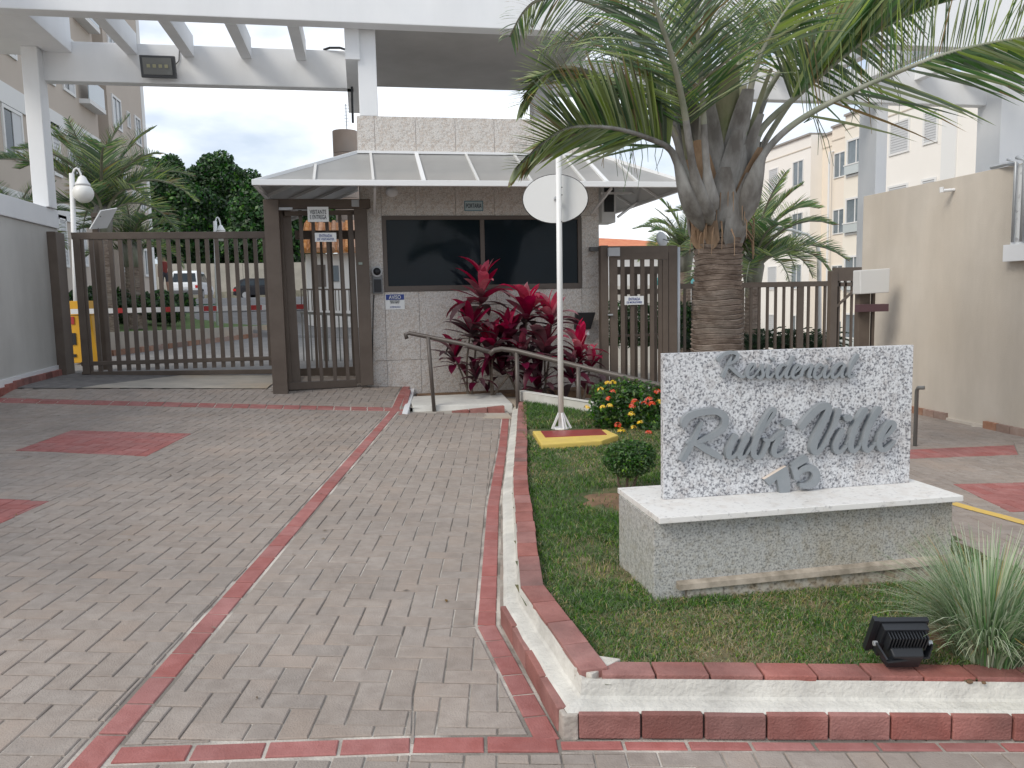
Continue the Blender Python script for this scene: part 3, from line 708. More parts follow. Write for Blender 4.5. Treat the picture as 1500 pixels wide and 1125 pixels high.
# ---- canopy
CY = 10.1; cz0 = aty(700, 269, CY).z; cz1 = ZC-.01
cxl = aty(373, 271, CY).x; cxr = aty(1012, 268, CY).x; CB = 14.6
canopy = thing('canopy', ((X0+X1)/2, CY, cz0), 'glazed grey canopy with white aluminium frame wrapped round the guardhouse', 'canopy')
ax = [aty(p, 269, CY).x for p in (460, 547, 621, 701, 779, 857, 889, 934)]
W1, W2 = X0-.02, X1+.02
def quadpanel(p, m, name, th=.012, par=canopy):
    p = [Vector(q) for q in p]; n_ = (p[1]-p[0]).cross(p[2]-p[0]).normalized()*th
    mb = MB(); mb.hexa([q for q in p]+[q+n_ for q in p]) if len(p) == 4 else mb.add(p+[q+n_ for q in p], [(2, 1, 0), (3, 4, 5), (0, 1, 4, 3), (1, 2, 5, 4), (2, 0, 3, 5)])
    return mb.build(name, m, par)
def top_at(x):   # where a rafter starting at eave x meets the wall or the hip line
    if x < W1: t = (x-cxl)/(W1-cxl); return (x, CY+(GY-CY)*t, cz0+(cz1-cz0)*t)
    if x > W2: t = (cxr-x)/(cxr-W2); return (x, CY+(GY-CY)*t, cz0+(cz1-cz0)*t)
    return (x, GY-.01, cz1)
xs = [cxl]+ax+[cxr]
for a, b in zip(xs[:-1], xs[1:]):
    A, B = (a, CY, cz0), (b, CY, cz0); TA, TB = top_at(a), top_at(b)
    p = [A, B, TB, TA] if TA != A and TB != B else ([A, B, TB] if TA == A else [A, B, TA])
    if a < W1 < b: p = [A, B, TB, (W1, GY-.01, cz1), TA]
    if a < W2 < b: p = [A, B, TB, (W2, GY-.01, cz1), TA]
    if len(p) == 5:
        mb = MB(); P = [Vector(q) for q in p]; mb.add(P+[q+Vector((0, 0, .012)) for q in P], [(4, 3, 2, 1, 0), (5, 6, 7, 8, 9)]+[(i, (i+1) % 5, 5+(i+1) % 5, 5+i) for i in range(5)]); mb.build('panel', POLY, canopy)
    else: quadpanel(p, POLY, 'panel')
for i, x in enumerate(ax):
    w = .05 if i in (2, 6) else .032
    mb = MB(); t = Vector(top_at(x)); mb.bar((x, CY, cz0+.03), t+Vector((0, 0, .02)), w, .03); mb.build('rafter', WHITEM if i in (2, 6) else mat('aluminium', (.60, .60, .59), .45), canopy)
for (xe, xw) in ((cxl, W1), (cxr, W2)):
    mb = MB(); mb.bar((xe, CY, cz0+.02), (xw, GY, cz1+.03), .05, .04); mb.build('hip_rafter', WHITEM, canopy)
    ys = [CY, 11.25, 12.35, 13.5, CB]
    for y0, y1 in zip(ys[:-1], ys[1:]):
        if y0 == CY: p = [(xe, y0, cz0), (xw, GY, cz1), (xw, y1+.001, cz1), (xe, y1, cz0)]
        else: p = [(xe, y0, cz0), (xw, y0, cz1), (xw, y1, cz1), (xe, y1, cz0)]
        quadpanel(p, POLY, 'side_panel')
    for y0 in ys[1:]:
        mb = MB(); mb.bar((xe, y0, cz0-.02), (xw, y0, cz1-.02), .035, .04); mb.build('side_rafter', WHITEM, canopy)
    mb = MB(); mb.bar((xe, CY, cz0), (xe, CB, cz0), .05, .07); mb.build('side_gutter', WHITEM, canopy)
mb = MB(); mb.box(cxl-.03, cxr+.03, CY-.03, CY+.03, cz0-.035, cz0+.035); mb.build('gutter', WHITEM, canopy, bevel=.006)
mb = MB(); mb.box(W1, W2, GY-.04, GY-.005, cz1+.012, cz1+.045); mb.build('wall_rail', WHITEM, canopy)
for x in (aty(548, 300, GY).x, aty(866, 300, GY).x):
    mb = MB(); mb.bar((x, GY-.01, cz0-.25), (x, CY+.2, cz0-.02), .03, .03); mb.build('strut', WHITEM, canopy)

# ---- air conditioner and box under the right canopy
ac = thing('air_conditioner', (aty(892, 300, 11.9).x, 11.9, aty(892, 323, 11.9).z), 'dark fronted air conditioner in white bracket under right end of the canopy', 'air conditioner')
a = aty(881, 272, 11.9); b = aty(902, 326, 11.9)
mb = MB(); mb.box(a.x, b.x, 11.9, 12.3, b.z, a.z); mb.build('casing', WHITEM, ac, bevel=.01)
mb = MB(); mb.box(a.x+.04, b.x-.03, 11.885, 11.9, b.z+.16, a.z-.02); mb.build('grille', BLACK, ac)
mb = MB(); q = aty(880, 283, 11.8); r_ = aty(952, 283, 11.8); mb.bar(q, r_, .03, .03); q = aty(905, 275, 11.8); r_ = aty(950, 283, 12.2); mb.bar(q, r_, .03, .03); q = aty(905, 318, 11.8); mb.bar(q, r_, .03, .03); mb.build('bracket', WHITEM, ac)
a = aty(952, 271, 11.8); b = aty(983, 284, 11.8); mb = MB(); mb.box(a.x, b.x, 11.8, 12.0, b.z, a.z); tag(mb.build('junction_box', mat('box_grey', (.30, .30, .31), .6), bevel=.006), 'flat grey box hanging under the right canopy near the palm', 'box')

# ================================================================== PERGOLA
PY = 10.95; RY = 12.7; lx_ = -4.35; zcap = atx(40, 325, lx_).z+.272
pg = thing('pergola', (3, PY, 5), 'white concrete pergola beams spanning both driveways above the guardhouse', 'pergola')
pz = aty(300, 24, PY).z; rz0 = aty(300, 124, RY).z; rz1 = aty(300, 67, RY+.0).z
XL = -5.2; XR = aty(1475, 150, RY).x+.5
mb = MB(); mb.box(XL-.5, XR+1.5, PY, PY+.25, pz, pz+1.3); mb.build('front_beam', WHITE, pg, bevel=.012)
xt = aty(518, 100, RY).x; xr0 = aty(862, 132, RY).x
mb = MB(); mb.box(aty(62, 120, RY).x, xt, RY, RY+.2, rz0, rz1); mb.build('rear_beam', WHITE, pg, bevel=.012)
mb = MB(); mb.box(xr0-.6, XR-.4, RY, RY+.2, rz0, rz1); mb.build('rear_beam', WHITE, pg, bevel=.012)
for p in (194, 277, 361.5, 441.5):
    x = aty(p, 88, RY).x; mb = MB(); mb.box(x-.075, x+.075, PY+.25, RY, pz, pz+.30); mb.build('slat', WHITE, pg, bevel=.006)
x = aty(441.5, 88, RY).x
xx = aty(905, 88, RY).x
while xx < XR-.6:
    mb = MB(); mb.box(xx-.075, xx+.075, PY+.25, RY, pz, pz+.30); mb.build('slat', WHITE, pg, bevel=.006); xx += .9
sx1 = aty(107, 95, RY).x
mb = MB(); mb.box(sx1-.35, sx1, PY+.25, RY, pz, pz+.75); mb.build('side_beam', WHITE, pg, bevel=.012)
mb = MB(); mb.box(sx1-1.25, sx1-.355, PY-4.5, RY+.25, pz+.02, pz+.75); mb.build('side_beam', WHITE, pg, bevel=.012)
c0 = aty(46, 250, RY-.1).x; c1 = aty(67, 130, RY-.1).x
mb = MB(); mb.box(lx_-.14, lx_+.07, RY-.2, RY+.10, zcap, pz+.02); mb.build('column', WHITE, pg, bevel=.01)
# tower top
s0 = aty(527, 168, GY+.04).x
mb = MB(); mb.box(s0, s0+.245, GY-.0, GY+.36, ZT, pz+.6); mb.build('column', WHITE, pg, bevel=.01)
cx_ = aty(790, 150, 13.6).x; mb = MB(); mb.box(cx_-.13, cx_+.16, 13.5, 13.8, ZT-.3, pz+.2); mb.build('column', WHITE, pg, bevel=.01)
sxr = aty(792, 132, 14.3).x
mb = MB(); mb.box(s0+.25, sxr, PY+.25, 14.3, pz+.06, pz+.35); mb.build('slab', mat('slab_shade_grey', (.40, .395, .39), .9, (.46, .455, .45), 1.5), pg)  # grey, not white: shade under the soffit is put into the slab colour
mb = MB(); mb.box(s0-.16, s0+.03, PY+.25, 14.3, rz0+.0, pz+.9); mb.build('edge_beam', WHITE, pg)
mb = MB(); mb.box(sxr, sxr+.2, PY+.25, 14.3, pz+.0, pz+.7); mb.build('edge_beam', WHITE, pg)
q = aty(1280, 200, RY+.2)
mb = MB(); mb.box(aty(1276, 200, RY+.2).x, aty(1292, 200, RY+.2).x, RY+.05, RY+.55, -.5, rz1-.02); mb.build('column', WHITE, pg, bevel=.01)
mb = MB(); mb.box(aty(1462, 200, RY-.3).x, aty(1462, 200, RY-.3).x+1.2, RY-.35, RY+.2, -.5, pz+.5); mb.build('column', WHITE, pg, bevel=.01)

# floodlight on the rear beam
t = thing('floodlight', (aty(232, 98, RY-.06).x, RY, aty(232, 98, RY).z), 'square LED floodlight fixed on the white pergola beam over the left driveway', 'floodlight')
def oriented_box(mb, c, w, h, d, yaw=0, pit=0):
    Mx = Matrix.Translation(c) @ Matrix.Rotation(yaw, 4, 'Z') @ Matrix.Rotation(pit, 4, 'X')
    P = [Mx @ Vector((x, y, z)) for z in (-h/2, h/2) for x, y in ((-w/2, -d/2), (w/2, -d/2), (w/2, d/2), (-w/2, d/2))]
    return mb.hexa(P)
c = aty(232, 98, RY-.14); mb = MB(); oriented_box(mb, c, .47, .30, .09, 0, R(12)); mb.build('housing', mat('dark_grey_metal', (.07, .075, .085), .5), t, bevel=.01)
mb = MB(); oriented_box(mb, c+Vector((0, -.05, -.005)), .39, .225, .02, 0, R(12)); mb.build('glass', mat('lamp_glass', (.17, .18, .18), .15), t)
for k in range(4):
    mb = MB(); oriented_box(mb, c+Vector((-.12+k*.08, -.062, -.005)), .045, .045, .01, 0, R(12)); mb.build('led', mat('led_yellow', (.35, .34, .22), .4), t)
mb = MB(); oriented_box(mb, c+Vector((0, .07, .02)), .3, .05, .08); mb.build('bracket', STEEL, t)
mb = MB(); mb.tube([aty(249, 99, RY-.08), aty(256, 96, RY-.02), aty(262, 89, RY-.01), aty(263, 70, RY-.01)], .006, 6); mb.build('cord', BLACK, t)
# cables on tower edge
mb = MB(); mb.tube([aty(474, 73, RY+.02), aty(483, 70, RY-.02), aty(498, 70, RY-.05), aty(510, 74, RY-.1), aty(514, 84, RY-.1), aty(517, 180, RY-.1)], .018, 6)
tag(mb.build('cable_bundle', BLACK), 'black cable looping off the rear beam and down beside the tower column', 'cable')

# ================================================================== WALLS
lx = -4.35
zt = atx(40, 325, lx).z
lw = thing('left_wall', (lx, 9, 0), 'grey rendered wall with white cap along the left of the driveway', 'wall')
mb = MB(); mb.box(lx-.25, lx, 2.0, 12.95, 0, zt); mb.build('wall', GREY_WALL, lw, bevel=.006)
mb = MB(); mb.box(lx-.30, lx+.03, 2.0, 12.95, zt+.002, zt+.27); mb.build('cap', WHITE, lw, bevel=.008)
mb = MB(); mb.hexa([(lx+.001, 2, .2), (lx+.02, 2, .2), (lx+.02, 12.9, .3), (lx+.001, 12.9, .3), (lx+.001, 2, gh(lx, 2)+.17), (lx+.02, 2, gh(lx, 2)+.17), (lx+.02, 12.9, gh(lx, 12.9)+.15), (lx+.001, 12.9, gh(lx, 12.9)+.15)]); mb.build('skirting', WHITE, lw)
y = 9.0
while y < 12.7:
    mb = MB(); z = gh(lx, y+.1); mb.box(lx, lx+.06, y, y+.235, z-.05, z+.085); mb.build('base_brick', REDB, lw, bevel=.004); y += .242
RX = 7.3; z1 = atx(1265, 287, RX); z2 = atx(1478, 244, RX)
ztr = (z1.z+z2.z)/2; yend = z1.y
rw = thing('right_wall', (RX, 9, 0), 'beige rendered wall along the right side of the exit lane', 'wall')
mb = MB(); mb.box(RX, RX+.25, 1.0, yend, -.6, ztr); mb.build('wall', CREAM_WALL, rw, bevel=.006)
for (y0, y1) in ((8.9, 9.6), (6.2, 8.1)):
    y = y0
    while y < y1: mb = MB(); mb.box(RX-.05, RX-.001, y, y+.2, gh(RX, y)-.1, gh(RX, y)+.09); mb.build('base_brick', mat('dull_brick', (.26, .15, .11), .9, (.33, .22, .17), 9, rnd=.2), rw, bevel=.004); y += .207
mb = MB(); mb.box(RX-.03, RX, 4, 9.9, -.4, gh(RX, 8)+.04); mb.build('skirting', mat('skirt', (.55, .5, .44), .9), rw)
cb0 = atx(1477, 300, RX-.1).y
a = atx(1478, 358, RX-.1); b = atx(1478, 383, RX-.1); tz = atx(1478, 246, RX-.1).z
mc = thing('meter_cabinet', (RX, cb0, a.z), 'white recessed meter panel with grey conduits at near end of the beige wall', 'cabinet')
mb = MB(); mb.box(RX-.05, RX-.001, cb0-1.6, cb0, a.z, tz+.02); mb.build('back_panel', mat('peeling_white', (.72, .74, .76), .7, (.45, .46, .48), 14, ramp=(.55, .68)), mc)
mb = MB(); mb.box(RX-.10, RX-.001, cb0-1.6, cb0+.05, b.z, a.z-.002); mb.build('sill', WHITE, mc, bevel=.005)
for k, dy in enumerate((.07, .2, .31)):
    mb = MB(); mb.tube([(RX-.09, cb0-dy, a.z+.02), (RX-.09, cb0-dy, tz+.05), (RX-.09, cb0-dy+.12, tz+.10)], .016+.008*(k == 1), 7); mb.build('conduit', STEEL, mc, smooth=True)
mb = MB(); mb.tube([atx(1452, 245, RX), atx(1463, 243, RX), atx(1475, 240, RX-.05), atx(1490, 241, RX-.05)], .022, 7); tag(mb.build('pipe_fitting', STEEL), 'grey metal fitting lying on top edge of the beige wall', 'pipe')
c = atx(1398, 278, RX); t = thing('wall_spout', c, 'small white spout sticking out high on the beige wall', 'spout')
mb = MB(); mb.tube([c, c+Vector((-.16, .02, -.01))], .02, 8); mb.build('pipe', WHITEM, t)
mb = MB(); mb.tube([c+Vector((-.16, .02, -.03)), c+Vector((-.165, .02, .035))], .025, 8); mb.build('nozzle', WHITEM, t)

# ================================================================== GATES
def gz_(x, y): return gh(x, y)
# sliding gate, left
sg = thing('sliding_gate', (-2.8, 12.6, .4), 'brown barred sliding gate closing the left driveway', 'gate')
def gpt(px, py, Y=12.6): return aty(px, py, Y)
gl = gpt(105, 345); gr = gpt(396, 345)
zt_ = gpt(250, 344).z; zb = gpt(250, 548).z
mb = MB(); mb.bar((gl.x, 12.6, zt_-.01), (gr.x+.3, 12.6, zt_-.01), .06, .10); mb.build('top_rail', BROWN, sg, bevel=.006)
zlow0 = gpt(150, 547).z; zlow1 = gpt(390, 545).z
mb = MB(); mb.bar((gl.x, 12.6, zlow0), (gr.x+.3, 12.6, zlow1), .06, .07); mb.build('bottom_rail', BROWN, sg, bevel=.006)
mb = MB(); mb.bar((gl.x, 12.6, gpt(150, 532).z), (gr.x+.3, 12.6, gpt(390, 525).z), .06, .06); mb.build('lower_rail', BROWN, sg, bevel=.006)
mb = MB(); mb.box(gl.x+.02, gl.x+.12, 12.55, 12.65, zlow0, zt_-.06); mb.build('end_post', BROWN, sg, bevel=.006)
px = 126.0
while px < 394:
    a = gpt(px, 440).x
    mb = MB(); mb.box(a-.028, a+.028, 12.58, 12.62, zlow0+.03, zt_-.06); mb.build('bar', BROWN, sg)
    px += 14.0
mb = MB(); mb.box(lx, lx+.12, 12.50, 12.85, .2, zt_+.05); tag(mb.build('gate_post', BROWN, bevel=.008), 'brown guide post at the left end of the sliding gate beside the grey wall', 'post')

# pedestrian gate, left
PG = 10.75
def ppt(px, py, Y=PG): return aty(px, py, Y)
pgz = ppt(450, 293).z
pgt = thing('visitor_gate', (-.5, PG, .2), 'tall brown barred visitor gate with front post, left of the guardhouse', 'gate')
a = ppt(392, 400); b = ppt(414, 400)
mb = MB(); mb.box(a.x, b.x, PG-.1, PG+.1, ppt(400, 586).z, pgz-.001); mb.build('post', BROWN, pgt, bevel=.008)
mb = MB(); q = ppt(400, 588); mb.box(a.x-.04, b.x+.03, PG-.16, PG+.14, q.z-.02, q.z+.015); mb.build('foot_plate', BROWN, pgt)
P2 = 11.12; c = aty(541, 400, P2); d_ = aty(522, 400, P2)
mb = MB(); mb.box(d_.x, c.x, P2-.06, P2+.09, aty(530, 564, P2).z, aty(530, 293, P2).z); mb.build('post', BROWN, pgt, bevel=.008)
t0 = ppt(392, 299); t1 = aty(541, 299, P2)
mb = MB(); mb.bar(t0+Vector((0, 0, -.0)), t1, .12, .12); mb.build('lintel', BROWN, pgt, bevel=.008)
# side panel going back from front post
for k in range(6):
    y = PG+.25+k*.26; mb = MB(); mb.box(b.x-.05, b.x-.01, y, y+.05, .25, pgz-.1); mb.build('side_bar', BROWN, pgt)
mb = MB(); mb.box(b.x-.07, b.x+.0, PG+.1, 12.5, pgz-.14, pgz-.04); mb.box(b.x-.07, b.x, PG+.1, 12.5, .28, .36); mb.build('side_rail', BROWN, pgt)
mb = MB(); mb.box(b.x-.02, b.x+.12, PG+.12, PG+.2, .3, pgz-.1); mb.build('inner_post', BROWN, pgt)
# door leaf
DL = []
for p in (418, 432, 448, 466, 486, 505, 520):
    Yp = PG+.05+(P2-PG)*(p-400)/130; e = aty(p, 440, Yp)
    mb = MB(); w = .045 if p not in (418, 520) else .07
    mb.bar((e.x-.03*0, Yp, aty(p, 566, Yp).z+.04), (e.x-.02, Yp, aty(p, 308, Yp).z), w, .045, up=(0, 1, 0)); mb.build('bar', BROWN, pgt)
mb = MB(); mb.bar(aty(416, 566, PG+.05), aty(522, 561, P2+.02), .06, .10); mb.build('bottom_rail', BROWN, pgt, bevel=.006)
mb = MB(); mb.bar(aty(416, 313, PG+.07), aty(522, 311, P2+.04), .05, .06); mb.build('top_rail', BROWN, pgt)
mb = MB(); oriented_box(mb, aty(517, 298, P2-.1), .16, .09, .06); mb.build('closer', mat('lock_grey', (.42, .44, .46), .5), pgt, bevel=.005)
mb = MB(); oriented_box(mb, aty(418, 306, PG-.05), .18, .035, .06); mb.build('sensor', mat('lock_grey', (.42, .44, .46), .5), pgt, bevel=.005)
mb = MB(); oriented_box(mb, aty(528, 386, P2-.07), .05, .03, .02); mb.build('exit_button', mat('button_grey', (.30, .36, .32), .5), pgt)
# inner gate of the cage
I_ = 12.75
ig = thing('inner_gate', (-.4, I_, .3), 'inner barred gate seen through the visitor gate, with dark frame', 'gate')
for (p0, p1, y0, y1) in ((418, 432, 338, 552), (525, 534, 338, 552), (432, 525, 338, 350), (432, 525, 540, 550)):
    a = aty(p0, y0, I_); b2_ = aty(p1, y1, I_); mb = MB(); mb.box(a.x, b2_.x, I_-.04, I_+.04, b2_.z, a.z); mb.build('frame', BROWN, ig)
for p in (442, 456, 470, 484, 498, 511):
    a = aty(p, 350, I_).x; mb = MB(); mb.box(a-.02, a+.02, I_-.02, I_+.02, aty(p, 545, I_).z, aty(p, 345, I_).z); mb.build('bar', BROWN, ig)
sign('visitor_sign', 450, 303, 482, 325, PG-.02, [('VISITANTE', .40, .66, .78, None), ('E ENTREGA', .40, .32, .78, None)], 'white sign reading VISITANTE E ENTREGA at top of the left gate', SIGNW, INK)
sign('entrance_sign', 461, 341, 493, 354, PG-.02, [('ENTRADA', .46, .66, .6, None), ('DE VISITANTES', .34, .28, .78, None)], 'small white ENTRADA sign hung on the visitor gate bars below the larger sign', SIGNW, INKB)

# residents gate, right
QY = 10.95
rg = thing('resident_gate', (4.2, QY, 0), 'brown barred residents gate right of the guardhouse window', 'gate')
def rpt(px, py, Y=QY): return aty(px, py, Y)
zb_ = -.25
for nm, p0, p1, y0 in (('post', 878, 889, 360), ('post', 977, 990, 360)):
    a = rpt(p0, y0); b = rpt(p1, y0); mb = MB(); mb.box(a.x, b.x, QY-.06, QY+.06, zb_, a.z); mb.build(nm, BROWN, rg, bevel=.006)
a = rpt(889, 361); b = rpt(977, 370); mb = MB(); mb.box(a.x, b.x, QY-.06, QY+.05, b.z, a.z-.0); mb.build('lintel', BROWN, rg)
a = rpt(891, 371); b = rpt(976, 380); mb = MB(); mb.box(a.x, b.x, QY-.075, QY-.03, b.z, a.z); mb.build('leaf_top_rail', BROWN, rg)
for p0, p1 in ((891, 902), (968, 976)):
    a = rpt(p0, 371); b = rpt(p1, 371); mb = MB(); mb.box(a.x+.001, b.x, QY-.074, QY-.031, zb_+.05, a.z-.09); mb.build('leaf_stile', BROWN, rg)
for p in (910, 924, 939, 953, 965):
    a = rpt(p, 380); mb = MB(); mb.box(a.x-.028, a.x+.028, QY-.065, QY-.035, zb_+.05, a.z+.01); mb.build('bar', BROWN, rg)
for p in (916, 931, 946, 960):
    a = aty(p, 392, QY+.9); mb = MB(); mb.box(a.x-.022, a.x+.022, QY+.88, QY+.93, zb_+.05, a.z); mb.build('inner_bar', BROWN, rg)
a = rpt(902, 492); b = rpt(966, 490); mb = MB(); mb.bar(a, b, .03, .03); mb.build('mid_rail', BROWN, rg)
a = aty(895, 391, QY+.9); b = aty(985, 399, QY+.9); mb = MB(); mb.box(a.x, b.x, QY+.86, QY+.95, b.z-.02, a.z); a = aty(895, 424, QY+.9); b = aty(985, 430, QY+.9); mb.box(a.x, b.x, QY+.86, QY+.95, b.z, a.z); mb.build('inner_rail', BROWN, rg)
mb = MB(); oriented_box(mb, rpt(899, 369, QY-.09), .17, .12, .05); mb.build('closer', mat('lock_grey', (.42, .44, .46), .5), rg, bevel=.005)
mb = MB(); oriented_box(mb, rpt(894, 461, QY-.09), .07, .02, .03); mb.build('handle', STEEL, rg)
mb = MB(); oriented_box(mb, rpt(870, 365, QY+.2), .13, .06, .1); mb.build('wall_lock', mat('lock_dark', (.12, .12, .12), .5), rg)
mb = MB(); q = rpt(993, 375); mb.tube([(q.x, QY, zb_), (q.x, QY, rpt(993, 362).z)], .035, 8); tag(mb.build('steel_conduit', STEEL, smooth=True), 'thin galvanised conduit post on right side of the residents gate', 'pole')
sign('resident_sign', 915, 434, 943, 446, QY-.085, [('ENTRADA', .46, .66, .6, None), ('DE MORADORES', .34, .28, .8, None)], 'small white ENTRADA sign in the middle of the right hand gate', SIGNW, INKB)
# satellite dish
c = aty(972, 350, 11.6)
sdh = thing('satellite_dish', aty(975, 360, 11.6), 'small grey satellite dish standing on top of the right gate frame', 'satellite dish')
mb = MB(); Mx = Matrix.Translation(c) @ Matrix.Rotation(R(25), 4, 'Z') @ Matrix.Rotation(R(-100), 4, 'X') @ Matrix.Rotation(R(0), 4, 'Z')
b0 = len(mb.v); mb.lathe([(.001, .0), (.05, .004), (.09, .016), (.12, .032), (.118, .036), (.06, .02), (.001, .01)], n=20, cap=False)
mb.v = [tuple(Mx @ Vector(p)) for p in mb.v]; mb.build('dish', mat('dish_grey', (.5, .52, .54), .5), sdh, smooth=True)
mb = MB(); mb.tube([c, c+Vector((.03, -.08, -.03)), c+Vector((.05, -.13, -.01))], .01, 6); mb.build('arm', STEEL, sdh)
mb = MB(); mb.tube([c+Vector((0, .03, 0)), c+Vector((.02, .04, -.14))], .014, 6); mb.build('mast', STEEL, sdh)

# right fence and exit gate post
FY = 13.0
fr = thing('metal_fence', (7, FY, -.5), 'brown vertical bar fence behind the palm, between gate and exit', 'fence')
fz = aty(1150, 417, FY).z
mb = MB(); mb.box(aty(985, 420, FY).x, aty(1216, 420, FY).x, FY-.03, FY+.03, fz-.04, fz+.05); mb.build('top_rail', BROWN, fr)
mb = MB(); mb.box(aty(985, 420, FY).x, aty(1216, 420, FY).x, FY-.02, FY+.02, -.42, -.36); mb.build('bottom_rail', BROWN, fr)
for p in list(range(1003, 1016, 12))+list(range(1088, 1214, 12)):
    a = aty(p, 450, FY).x; w = .05 if p in (1172,) else .02
    if p == 1172: w = .06
    mb = MB(); mb.box(a-w, a+w, FY-.02, FY+.02, -.36, fz-.04); mb.build('bar' if w < .05 else 'post', BROWN, fr)
EG = 11.8
eg = thing('exit_gate', (7.6, EG, -.5), 'brown open exit gate frame with diagonal brace beside the beige wall', 'gate')
a = aty(1215, 397, EG); b = aty(1225, 397, EG); mb = MB(); mb.box(a.x, b.x, EG-.05, EG+.05, -.5, a.z); mb.build('post', BROWN, eg, bevel=.006)
a = aty(1221, 392, EG); b = aty(1268, 411, EG); mb = MB(); mb.box(a.x, b.x, EG-.03, EG+.04, b.z, a.z); mb.build('header', BROWN, eg)
a = aty(1225, 414, EG); b = aty(1262, 419, EG); mb = MB(); mb.box(a.x, b.x, EG-.02, EG+.03, b.z, a.z); mb.build('rail', BROWN, eg)
for p in (1229, 1238, 1248): a = aty(p, 411, EG); mb = MB(); mb.box(a.x-.012, a.x+.018, EG-.02, EG+.02, -.5, a.z); mb.build('bar', BROWN, eg)
mb = MB(); mb.bar(aty(1224, 450, EG-.03), aty(1257, 420, EG-.03), .03, .035); mb.build('brace', BROWN, eg)
# reader post with white box
KY = 9.9
rp_ = thing('reader_post', (aty(1264, 480, KY).x, KY, -.3), 'brown post carrying a white box and dark bar light by the beige wall', 'post')
a = aty(1256, 430, KY); b = aty(1272, 430, KY); mb = MB(); mb.box(a.x, b.x, KY-.05, KY+.06, -.35, a.z+.1); mb.build('post', BROWN, rp_, bevel=.006)
a = aty(1277, 430, KY); b = aty(1281, 430, KY); mb = MB(); mb.box(a.x, b.x, KY-.02, KY+.02, -.35, a.z+.1); mb.build('stay', BROWN, rp_)
mb = MB(); a = aty(1256, 396, KY-.1); b = aty(1299, 430, KY-.1)
mb.hexa([(a.x, KY-.18, b.z), (b.x-.02, KY-.18, b.z+.015), (b.x-.02, KY-.0, b.z+.015), (a.x, KY-.0, b.z), (a.x-.005, KY-.16, a.z), (b.x, KY-.16, a.z+.02), (b.x, KY, a.z+.02), (a.x, KY, a.z)]); mb.build('white_box', mat('box_white', (.62, .62, .61), .5), rp_, bevel=.012)
a = aty(1256, 446, KY-.12); b = aty(1299, 456, KY-.12); mb = MB(); mb.box(a.x, b.x, KY-.16, KY-.06, b.z, a.z); mb.build('bar_light', mat('bar_purple', (.10, .055, .065), .4), rp_, bevel=.005)

# ================================================================== HANDRAILS
RAIL = mat('rail_paint', (.085, .07, .062), .4, (.11, .095, .085), 4)
hr = thing('handrail', (1.1, 9.9, 0), 'upper brown tubular handrail starting by the left gate paving', 'handrail')
mb = MB(); mb.tube([aty(596, 494, 10.1)+Vector((0, 0, -.02)), aty(594, 490, 10.1), aty(600, 488, 10.1), aty(625, 493, 10.0), aty(680, 504, 9.75), aty(722, 517, 9.55)], .027, 10); mb.build('rail', RAIL, hr, smooth=True)
p = atg(632, 593); mb = MB(); mb.tube([(p.x, 9.95, .0), aty(627, 494, 9.95)], .024, 8); mb.build('post', RAIL, hr, smooth=True)
hr2 = thing('handrail', (2.2, 9.2, 0), 'lower brown tubular handrail descending behind the mirror pole', 'handrail')
mb = MB(); mb.tube([aty(717, 519, 9.4), aty(724, 513, 9.4), aty(735, 511, 9.4), aty(757, 514, 9.3), aty(845, 536, 8.8), aty(956, 562, 8.1), aty(985, 569, 7.9)], .03, 10); mb.build('rail', RAIL, hr2, smooth=True)
for px_, top, Yp in ((757, 516, 9.3), (847, 538, 8.72)):
    q = aty(px_, top, Yp); mb = MB(); mb.tube([(q.x, Yp, -.08), q], .026, 8); mb.build('post', RAIL, hr2, smooth=True)
# short rail right of the monument
t = thing('rail_end', aty(1341, 600, 7.2), 'short grey rail end showing right of the granite sign', 'handrail')
mb = MB(); q = aty(1342, 600, 7.2); mb.tube([(q.x-.0, 7.2, -.3), aty(1343, 572, 7.2), aty(1345, 568, 7.15), aty(1354, 568, 7.1)], .02, 8); mb.build('rail', mat('rail_grey', (.2, .2, .19), .5), t, smooth=True)

# ================================================================== MONUMENT SIGN
MY = 3.12
def lerpz(px, py, Y): return aty(px, py, Y)
pa = aty(958, 850, MY); pb = aty(1393, 800, MY); pc = aty(1100, 760, MY)
bz = aty(1000, 853, MY).z; cz_ = aty(960, 768, MY-.05).z
mon = thing('monument_sign', ((pa.x+pb.x)/2, MY+.2, bz), 'pale granite monument sign with grey script letters standing on the lawn', 'sign')
dep = .47
mb = MB(); mb.box(pa.x, pb.x, MY, MY+dep, bz-.11, cz_-.001); mb.build('plinth', GRANP, mon, bevel=.003)
fnd = MB(); fnd.box(pa.x+.14, pb.x-.04, MY-.022, MY+dep, gh(2, 3)-.05, bz+.0); fnd.build('foundation', granite('stained_granite', (.46, .43, .38), (.17, .15, .13), (.78, .70, .60), 60, (.34, .56), .48, dirt=(.6, .5, .38)), mon, bevel=.004)
mb = MB(); mb.hexa([(pa.x+.10, MY-.035, bz-.022), (pb.x+.01, MY-.035, bz-.012), (pb.x+.01, MY, bz-.012), (pa.x+.10, MY, bz-.022), (pa.x+.10, MY-.03, bz+.0), (pb.x+.01, MY-.03, bz+.01), (pb.x+.01, MY-.001, bz+.02), (pa.x+.10, MY-.001, bz+.01)]); mb.build('mortar_ledge', mat('stained_mortar', (.40, .35, .29), .9, (.22, .19, .15), 14), mon)
ca = aty(968, 768, MY-.05); cb = aty(1410, 738, MY-.05)
mb = MB(); mb.box(ca.x-.008, cb.x, MY-.055, MY+dep+.03, cz_, cz_+.026); mb.build('cap', CAPG, mon, bevel=.003)
SY = 3.345
sa = aty(972, 746, SY); sb = aty(1338, 520, SY); stz = aty(1150, 512, SY).z
